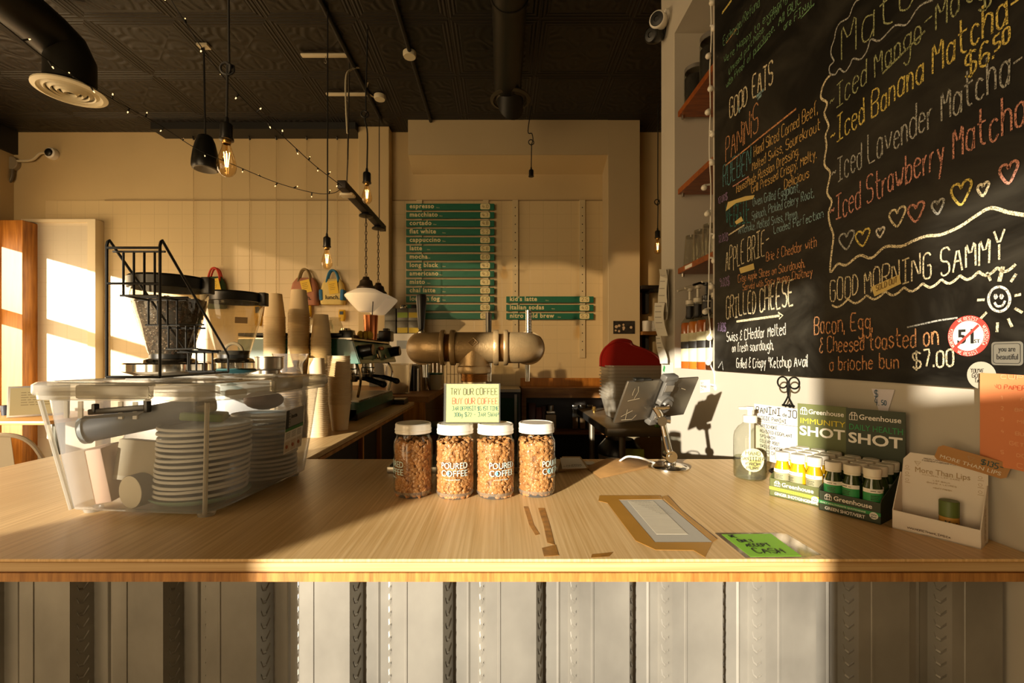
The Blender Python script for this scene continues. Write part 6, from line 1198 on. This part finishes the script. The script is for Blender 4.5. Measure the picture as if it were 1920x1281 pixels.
ph = thing('wall_photo', 'dark group photo print on the pale pillar above the red lids', 'photo', P(1170, 625, 3.975)); a, b = P(1150, 626, 3.975), P(1190, 602, 3.975); MB().bb((a.x, 3.972, a.z), (b.x, 3.979, b.z)).build('print', mat('dark_photo', '2a2620', .4, var=.9, vs=(30, 30, 30)), ph, smooth=False)
for k in range(9): p = P(1153+rnd.uniform(0, 34), 606+rnd.uniform(0, 16), 3.971); MB().sph(p, rnd.uniform(.008, .014), 8, 6, (1, .05, 1)).build('photo_face', mat('photo_skin', 'b59a78', .5), ph)
# alcove shelves
t = thing('alcove_shelf', 'dark bracketed upper shelf in the alcove behind the pier', 'shelf', (1.4, 4.05, P(1220, 545, 4.0).z), group='alcove shelves'); z = P(1220, 543, 4.0).z; MB().bb((1.22, 3.95, z), (2.0, 4.2, z+.03)).build('plank', m_darkcab, t, smooth=False); MB().bb((1.3, 4.1, z-.2), (1.33, 4.2, z)).bb((1.3, 3.97, z-.02), (1.33, 4.2, z)).build('bracket', m_black, t, smooth=False)
t = thing('alcove_shelf', 'brown lower alcove shelf carrying white mugs', 'shelf', (1.4, 4.05, P(1220, 622, 4.0).z), group='alcove shelves'); z = P(1220, 628, 3.95).z; MB().bb((1.22, 3.93, z), (2.0, 4.2, z+.03)).build('plank', m_cab, t, smooth=False); MB().bb((1.3, 4.1, z-.2), (1.33, 4.2, z)).build('bracket', m_black, t, smooth=False)
mg = None
for i, (px, lb) in enumerate(((1213, 'white mug on the alcove shelf, left one'), (1228, 'white mug on the alcove shelf, middle one nearly touching the left'), (1243, 'white mug on the alcove shelf, right one against the pier'))):
    q = Vector((P(px, 0, 4.02).x, 4.02, z+.0305))
    if mg is None:
        mg = thing('white_mug', lb, 'mug', q, group='alcove mugs'); MB().lathe([(0, 0), (.034, 0), (.038, .006), (.04, .095), (.037, .095), (.035, .01), (0, .008)], q, 24).build('mug_body', m_whitep, mg); MB().tube(spl([q+Vector((.03, -.02, .08)), q+Vector((.06, -.04, .075)), q+Vector((.06, -.04, .03)), q+Vector((.03, -.02, .02))], 4), .006, 8).build('handle', m_whitep, mg)
    else: dup(mg, q, .3*i, lb)

# ------------------------------------------------------------------ back counters
ZB2 = ZC-.262; t = thing('back_counter', 'raised brown wooden counter behind the espresso machine', 'counter', (-.9, 3.5, 0)); MB().bb((-1.7, 2.96, ZB2-.04), (-.476, 4.08, ZB2)).build('top_board', m_cab, t, smooth=False); MB().bb((-.78, 2.97, ZB2-.2), (-.5, 3.0, ZB2-.04)).bb((-1.68, 3.0, 0), (-.8, 4.06, ZB2-.04)).build('cabinet_body', m_orange, t, smooth=False); MB().bb((-.515, 4.02, 0), (-.48, 4.08, ZB2-.04)).build('leg', m_cab, t, smooth=False)
bt = thing('dark_stool', 'dark green wooden stool under the raised counter, left of the coffee sign', 'stool', (P(808, 0, 3.1).x, 3.1, 0)); x = P(808, 0, 3.1).x; MB().bb((x-.12, 3.0, .82), (x+.12, 3.24, .88), bev=.006).build('seat', mat('dark_green_paint', '2a3528', .5), bt)
for sx_ in (-.1, .1):
    for sy_ in (3.02, 3.22): MB().bb((x+sx_-.018, sy_-.018, 0), (x+sx_+.018, sy_+.018, .82)).build('leg', MATS['dark_green_paint'], bt, smooth=False)
zt2 = ZB2+.0005
def at2(px, Yq): return Vector(((px-CX)*Yq/F, Yq, zt2))
cbx = thing('white_carton', 'white paper carton on the raised counter under the tea boxes', 'carton', at2(758, 3.98)); q = at2(758, 3.98); MB().box(q+Vector((0, 0, .2275)), (.25, .18, .455), bev=.003).build('carton_body', m_paper, cbx); MB().box(q+Vector((0, -.0915, .36)), (.09, .002, .07)).build('print', mat('faint_blue', 'a9aeb0', .6), cbx, smooth=False)
gbx = thing('grey_crate', 'dull grey crate on the raised counter left of the white carton', 'crate', at2(735, 3.98)); q = at2(712, 3.98); MB().box(q+Vector((0, 0, .2275)), (.14, .16, .455), bev=.004).build('crate_body', mat('dull_grey', '5d574a', .6), gbx)
m_tin = [mat('pewter_tin', '6d6a5e', .4, .3, var=.2, vs=(20, 20, 20)), mat('tin_green_label', '8fa63c', .6), mat('tin_yellow_label', 'cdb236', .6)]
zt3 = zt2+.4556; xs_ = [734, 757, 778]
for r_ in range(2):
    for c_ in range(3):
        q = Vector((P(xs_[c_], 0, 3.99).x, 3.99, zt3+.112*r_)); lab = [[None, 2, 2], [None, 1, 2]][r_][c_]
        t = thing('tea_tin', f'square grey tea tin with {["no coloured", "green", "yellow"][lab or 0]} label in the {["lower", "upper"][r_]} row, {["left", "middle", "right"][c_]} of three', 'tea tin', q, group='tea tins'); MB().box(q+Vector((0, 0, .0555)), (.098, .1, .111), bev=.004).build('tin_body', m_tin[0], t)
        if lab: MB().box(q+Vector((0, -.0506, .05+.0*r_-.02*(1-r_))), (.088, .002, .045)).build('label', m_tin[lab], t, smooth=False)
        if r_ == 1 and c_ > 0: MB().lathe([(0, .03), (.03, .03), (.034, .024), (.034, .111-.111), (0, 0)], q+Vector((0, 0, .1112)), 18).build('round_lid', m_chrome if c_ == 1 else m_black, t)
cc_ = thing('clear_tub', 'tall clear plastic tub on the raised counter right of the portafilters', 'tub', at2(744, 3.2)); q = at2(746, 3.2); MB().lathe([(0, .003), (.075, .003), (.08, .01), (.098, .2), (.103, .203), (.103, .21), (.097, .21)], q, 30).build('tub_wall', glass('tub_plastic', 'eee6d2', haze=.22, refl=1.4, rough=.1), cc_); MB().lathe([(0, .006), (.072, .008), (.075, .05), (.04, .075), (0, .07)], q, 20).build('contents', mat('oat_contents', 'b59a6a', .8), cc_)
for i, (px, w_, h_, m_, lb) in enumerate(((768, .02, .2, m_bplast, 'black binder standing right of the clear tub'), (775, .02, .19, mat('charcoal_binder', '2c2a26', .5), 'charcoal binder second from the clear tub'), (782, .016, .17, m_paper, 'white notebook between dark binder and tan folder'), (788, .016, .18, mat('tan_folder', '8d7248', .6), 'tan folder at the right of the standing row'))):
    q = at2(px+2, 3.4); t = thing('ring_binder', lb, 'binder', q, group='standing binders'); MB().box(q+Vector((0, .1, h_/2)), (w_, .2, h_), bev=.002).build('cover', m_, t); MB().box(q+Vector((0, .1, h_/2+.002)), (w_*.6, .19, h_-.008)).build('pages', m_paper, t, smooth=False)
gp = thing('glass_pitcher', 'narrow glass pitcher on the raised counter under the left pipe elbow', 'pitcher', at2(801, 3.5)); q = at2(800, 3.5); MB().lathe([(0, .003), (.03, .003), (.033, .01), (.03, .1), (.036, .2), (.034, .2), (.027, .1)], q, 24).build('pitcher_glass', m_glt, gp)
pb_ = thing('plastic_basket', 'pale ribbed tub with green lid on the raised counter by the coffee sign', 'tub', at2(817, 3.6)); q = at2(815, 3.55); n = 24; MB().loft([[q+Vector((math.cos(2*math.pi*k/n)*rr*(1+.02*(k % 2)), math.sin(2*math.pi*k/n)*rr*(1+.02*(k % 2)), z)) for k in range(n)] for rr, z in ((.042, 0), (.05, .02), (.06, .12))]).build('tub_wall', mat('milky_tub', 'cfc4a4', .4), pb_); MB().lathe([(.062, .118), (.066, .12), (.066, .132), (0, .134)], q, 24).build('lid', mat('lid_green', '2f6a44', .4), pb_)
wk = thing('wire_rack', 'small white wire rack on the raised counter behind the left tap handle', 'rack', at2(816, 3.9)); q = at2(812, 3.95); mm = MB()
for z in (.02, .14, .26, .31): mm.tube([q+Vector((-.07, 0, z)), q+Vector((.07, 0, z))], .003, 6)
for x in (-.07, -.035, 0, .035, .07): mm.tube([q+Vector((x, 0, 0)), q+Vector((x, 0, .31))], .003, 6)
mm.build('wires', m_steel, wk)
# glass-front fridge and brown shelf unit against the wall
xa, xb = P(926, 0, 3.7).x, P(976, 0, 3.7).x; t = thing('bottle_cooler', 'low dark cooler with green-tinted glass door behind the coffee sign', 'cooler', ((xa+xb)/2, 3.9, 0)); MB().bb((xa, 3.72, 0), (xb, 4.17, 1.05), bev=.005).build('cooler_body', m_black, t); MB().bb((xa-.01, 3.68, 1.05), (xb, 4.17, 1.075)).build('worktop', m_steel, t); MB().bb((xa+.02, 3.7, .1), (xb-.02, 3.72, 1.0)).build('glass_door', mat('green_glass_door', '2f4a3a', .12), t); MB().bb((xa+.005, 3.69, .05), (xa+.025, 3.72, 1.03)).bb((xb-.05, 3.69, .05), (xb-.03, 3.72, 1.03)).build('door_frame', m_steel, t, smooth=False)
xa, xb = P(978, 0, 3.93).x, P(1150, 0, 3.93).x; zs = ZC-.275; t = thing('open_shelf_unit', 'brown open wooden shelf unit against the back wall', 'shelf unit', ((xa+xb)/2, 3.9, 0))
MB().bb((xa, 3.93, zs-.03), (xb, 4.19, zs)).build('top_board', m_cab, t, smooth=False); MB().bb((xa, 4.15, zs), (xb, 4.19, zs+.075)).build('backsplash', m_orange, t, smooth=False)
MB().bb((xa, 3.93, zs-.085), (xb, 3.95, zs-.03)).build('front_rail', m_cab, t, smooth=False)
for x in (xa, xb-.04): MB().bb((x, 3.93, 0), (x+.04, 4.17, zs-.03)).build('side_post', m_cab, t, smooth=False)
MB().bb((xa+.04, 4.15, 0), (xb-.04, 4.17, zs-.03)).build('back_board', m_darkcab, t, smooth=False)
for z in (.66, .3): MB().bb((xa+.04, 3.95, z), (xb-.04, 4.15, z+.025)).build('shelf', m_cab, t, smooth=False)
def onsh(px, Yq=4.05): return Vector(((px-CX)*Yq/F, Yq, .6855))
for i, (px, w_, h_, col, lb) in enumerate(((997, .07, .24, ('maroon_bag', '4a1f18'), 'maroon coffee bag at the left end of the open shelf'), (1010, .06, .2, ('dark_red_bag', '5d241a'), 'dark red coffee bag second on the open shelf'), (1019, .04, .21, ('wine_bag', '3a1814'), 'wine-coloured coffee bag third on the open shelf'))):
    q = onsh(px); t = thing('coffee_bag', lb, 'coffee bag', q, group='shelf coffee bags'); MB().loft([[q+Vector((x*s_, y*s2, h_*z)) for x, y in rrect(w_, .06, .015)] for z, s_, s2 in ((0, 1, 1), (.75, 1, .9), (.92, .95, .3), (1, .95, .08))]).build('bag', mat(col[0], col[1], .5), t)
q = onsh(1032, 4.05); t = thing('steel_dispenser', 'small steel and cream dispenser on the open shelf', 'dispenser', q); MB().box(q+Vector((0, 0, .07)), (.09, .1, .14), bev=.006).build('body', mat('cream_enamel', 'b9a88a', .4), t); MB().box(q+Vector((0, 0, .155)), (.075, .08, .03), bev=.004).lathe([(0, .0), (.03, 0), (.03, .05), (0, .055)], q+Vector((0, 0, .17)), 18).build('top', m_steel, t)
for i, (px, lb) in enumerate(((1078, 'small clear storage jar on the open shelf, left one'), (1092, 'small clear storage jar on the open shelf, middle one'), (1106, 'small clear storage jar on the open shelf, right one'))):
    q = onsh(px, 4.08)+Vector((0, 0, 0)); t = thing('spice_jar', lb, 'jar', q, group='shelf jars'); MB().box(q+Vector((0, 0, .1)), (.05, .05, .2), bev=.006).build('jar_glass', m_glt, t); MB().box(q+Vector((0, 0, .06)), (.042, .042, .1)).build('contents', mat('tan_spice', '9a7a50', .7), t); MB().box(q+Vector((0, 0, .21)), (.046, .046, .02), bev=.004).build('lid', m_steel, t)
# prep table
ZP = ZC-.442; px0 = .648; t = thing('prep_table', 'stainless steel prep table on round legs behind the tablet', 'table', (1.1, 3.4, 0)); m_inox = mat('worn_stainless', '9d907a', .35, .85, var=.15, vs=(8, 3, 8))
MB().bb((px0, 2.79, ZP-.055), (1.62, 3.9, ZP), bev=.008).build('table_top', m_inox, t); MB().bb((px0-.003, 2.85, ZP-.05), (px0+.0, 3.88, ZP-.004)).build('side_edge', m_black, t, smooth=False)
for p in ((.76, 2.86), (.72, 3.62), (1.55, 2.86), (1.55, 3.62)): MB().cyl((p[0], p[1], 0), (p[0], p[1], ZP-.055), .021, n=20).build('leg', m_inox, t)
MB().bb((px0+.05, 2.9, .28), (1.55, 3.9, .3)).build('lower_shelf', m_inox, t, smooth=False)
MB().lathe([(.0, 0), (.012, 0), (.012, .012), (.018, .02), (.012, .03), (.016, .04), (0, .046)], (P(1109, 770, 3.7).x, 3.6, ZP), 12).build('brass_knob', mat('brass', 'b08d4a', .3, .9), t)
# stacked clear tubs and red lids on the prep table
q0 = Vector((.955, 3.28, ZP+.001)); t0 = None; m_tub = glass('frosted_tub', 'e8e2d4', haze=.9, hazecol='e2dac8', refl=.9, rough=.2)
for k in range(11):
    q = q0+Vector((rnd.uniform(-.004, .004), 0, .0235*k))
    if t0 is None:
        t0 = thing('food_tub', 'frosted rectangular food tub in the nested stack on the prep table', 'food tub', q, group='nested food tubs'); ringz = [(.34, .26, .03, 0), (.36, .28, .035, .006), (.42, .33, .04, .13), (.44, .35, .045, .132), (.44, .35, .045, .142), (.425, .335, .04, .142)]
        MB().loft([[q+Vector((x, y, z)) for x, y in rrect(w_, d_, r_)] for w_, d_, r_, z in ringz], cap=False).loft([[q+Vector((x, y, .0)) for x, y in rrect(.33, .25, .03)], [q+Vector((x, y, .003)) for x, y in rrect(.34, .26, .03)]]).build('tub_wall', m_tub, t0)
    else: dup(t0, q)
m_red = mat('red_plastic_lid', 'a3201c', .35); zr = ZP+.0235*10+.15
for i, (dy, tl, sx_, sh, lb) in enumerate(((.0, -22, 0, 0, 'red tub lid leaning at the front of the lid group on the clear tubs'), (.035, -20, .012, .01, 'red tub lid right behind the front one'), (.07, -18, .02, .016, 'red tub lid at the back of the leaning group'))):
    o_ = Vector((q0.x-.03+sx_, q0.y-.06+dy, zr-.045)); t = thing('red_lid', lb, 'lid', o_, group='red lids'); M_ = Matrix.Translation(o_) @ Matrix.Rotation(R(tl), 4, 'X') @ Matrix.Rotation(R(8), 4, 'Y') @ frame((0, 0, 0), (1, 0, 0), (0, 0, 1))
    hw, hh = .225, .26+sh; out = [(-hw, .0), (-hw+.0, .08), (-hw+.03, .15), (-hw+.08, .19+sh), (-hw+.14, .21+sh), (-hw+.2, .205+sh), (.0, .19), (.1, .165), (.17, .13), (hw, .06), (hw, 0)]
    sm = [(a*1.0, b) for a, b in out]; sm = [(v.x, v.y) for v in spl([(a, b, 0) for a, b in sm], 4)]
    MB().prism(sm, M_, .008).build('panel', m_red, t); inn_ = [(a*.86, .01+b*.83) for a, b in sm]; MB().prism(inn_, M_ @ Matrix.Translation((0, 0, .008)), .003).build('raised_panel', m_red, t); MB().tube([M_ @ Vector((a, b, .006)) for a, b in sm], .008, 8).build('rim', m_red, t)
gc_ = thing('green_box', 'green box on the prep table edge behind the tablet arm', 'box', Vector((P(1234, 0, 2.84).x, 2.84, ZP+.001))); q = gc_.location.copy(); MB().box(q+Vector((0, 0, .035)), (.035, .04, .07), bev=.003).build('box_body', mat('leaf_green_box', '5f8a2e', .5), gc_); MB().box(q+Vector((0, -.0205, .035)), (.028, .001, .03)).build('label', m_lime, gc_, smooth=False)
ys_ = thing('yellow_carton', 'yellow-green carton under the prep table', 'carton', Vector((P(1188, 0, 2.95).x, 2.95, .3))); q = ys_.location.copy()+Vector((0, 0, .0005)); MB().box(q+Vector((0, 0, .19)), (.12, .12, .38), (0, 0, .4), bev=.004).build('carton_body', mat('yellow_green', 'a8a83a', .5), ys_); MB().loft([[q+Vector((x, y, .38)) for x, y in ((-.07, -.03), (.05, -.07), (.07, .03), (-.05, .07))], [q+Vector((x, y, .44)) for x, y in ((-.06, .0), (.06, -.02), (.062, -.01), (-.058, .01))]]).build('gable_top', MATS['yellow_green'], ys_)
kn = thing('dust_bin', 'grey and black swing bin under the prep table', 'bin', Vector((.62, 3.0, 0))); q = Vector((.86, 3.32, .3005)); kn.location = q; MB().lathe([(0, 0), (.12, 0), (.15, .33), (.14, .35), (0, .35)], q, 28).build('bin_body', m_silver, kn); MB().lathe([(.15, .33), (.157, .335), (.15, .38), (.1, .44), (0, .46)], q, 28).build('bin_lid', m_bplast, kn)

# ------------------------------------------------------------------ seating corner at far left
ZTb = .856; t = thing('cafe_table', 'high wooden cafe table on a dark post by the side window', 'table', (-3.75, 3.7, 0)); MB().bb((-4.35, 3.4, ZTb-.03), (-3.4, 4.04, ZTb), bev=.004).build('table_top', mat('blond_wood', 'c99a5e', .4, var=.15, vs=(3, 30, 30)), t); MB().cyl((-3.62, 3.72, .03), (-3.62, 3.72, ZTb-.03), .04, n=20).build('post', mat('gunmetal', '4d4c42', .4, .6), t); MB().box((-3.62, 3.72, .015), (.45, .45, .03), bev=.005).build('base_plate', MATS['gunmetal'], t)
fs_ = thing('framed_notice', 'silver framed notice leaning on the cafe table', 'notice', (-3.75, 3.62, ZTb)); M_ = Matrix.Translation((P(15, 0, 3.55).x, 3.58, ZTb+.002)) @ Matrix.Rotation(R(40), 4, 'Z') @ Matrix.Rotation(R(-14), 4, 'X'); MB().box((.15, 0, .125), (.36, .012, .25), M=M_, bev=.003).build('frame', m_silver, fs_); MB().box((.15, -.0065, .125), (.33, .002, .22), M=M_).build('paper', mat('beige_notice', '8f825c', .6), fs_, smooth=False)
fine([(.045, .27-.02*(k % 3), .195-.02*k) for k in range(6)], M_ @ frame((0, -.0078, 0), (1, 0, 0), (0, 0, 1)), mat('notice_ink', '6a5c3c', .7), fs_, .006)
cup_ = thing('dark_cup', 'small dark blue cup behind the framed notice', 'cup', (P(12, 0, 3.75).x, 3.75, ZTb+.0005)); q = cup_.location.copy(); MB().lathe([(0, 0), (.03, 0), (.037, .08), (.034, .08), (.028, .006)], q, 20).build('cup_body', mat('navy_cup', '1f2a3a', .4), cup_)
m_chw = mat('white_painted_metal', 'ddd6c8', .35)
def chair(x, y, rz_, lb):
    t = thing('metal_chair', lb, 'chair', (x, y, 0), rz_, 'white metal chairs'); L = mw(t)
    def bl(mb, nm, m_=m_chw): return mb.build(nm, m_, t)
    mb = MB(); mb.loft([[L @ Vector((a, b, z)) for a, b in rrect(.38, .36, .06)] for z in (.44, .455)]); bl(mb, 'seat')
    for sx_ in (-1, 1):
        for sy_ in (-1, 1): mb = MB(); mb.tube([L @ Vector((sx_*.16, sy_*.15, .44)), L @ Vector((sx_*.21, sy_*.2, 0))], [.02, .013], 8); bl(mb, 'leg')
    mb = MB(); mb.tube(spl([L @ Vector(p) for p in ((-.2, .1, .45), (-.2, -.1, .66), (-.19, -.19, .8), (-.13, -.225, .86), (0, -.23, .87), (.13, -.225, .86), (.19, -.19, .8), (.2, -.1, .66), (.2, .1, .45))], 4), .013, 8); bl(mb, 'back_rail')
    mb = MB(); mb.loft([[L @ Vector((a, -.17-.055*(z-.45)/.4+d_, z)) for a, d_ in ((-.1, 0), (.1, 0), (.1, .003), (-.1, .003))] for z in (.45, .6, .86)]); bl(mb, 'back_panel')
    return t
chair(-3.08, 2.95, .12, 'white metal chair nearest the bar end, back towards the viewer'); chair(-3.05, 3.75, 1.5, 'white metal chair at the right side of the cafe table')
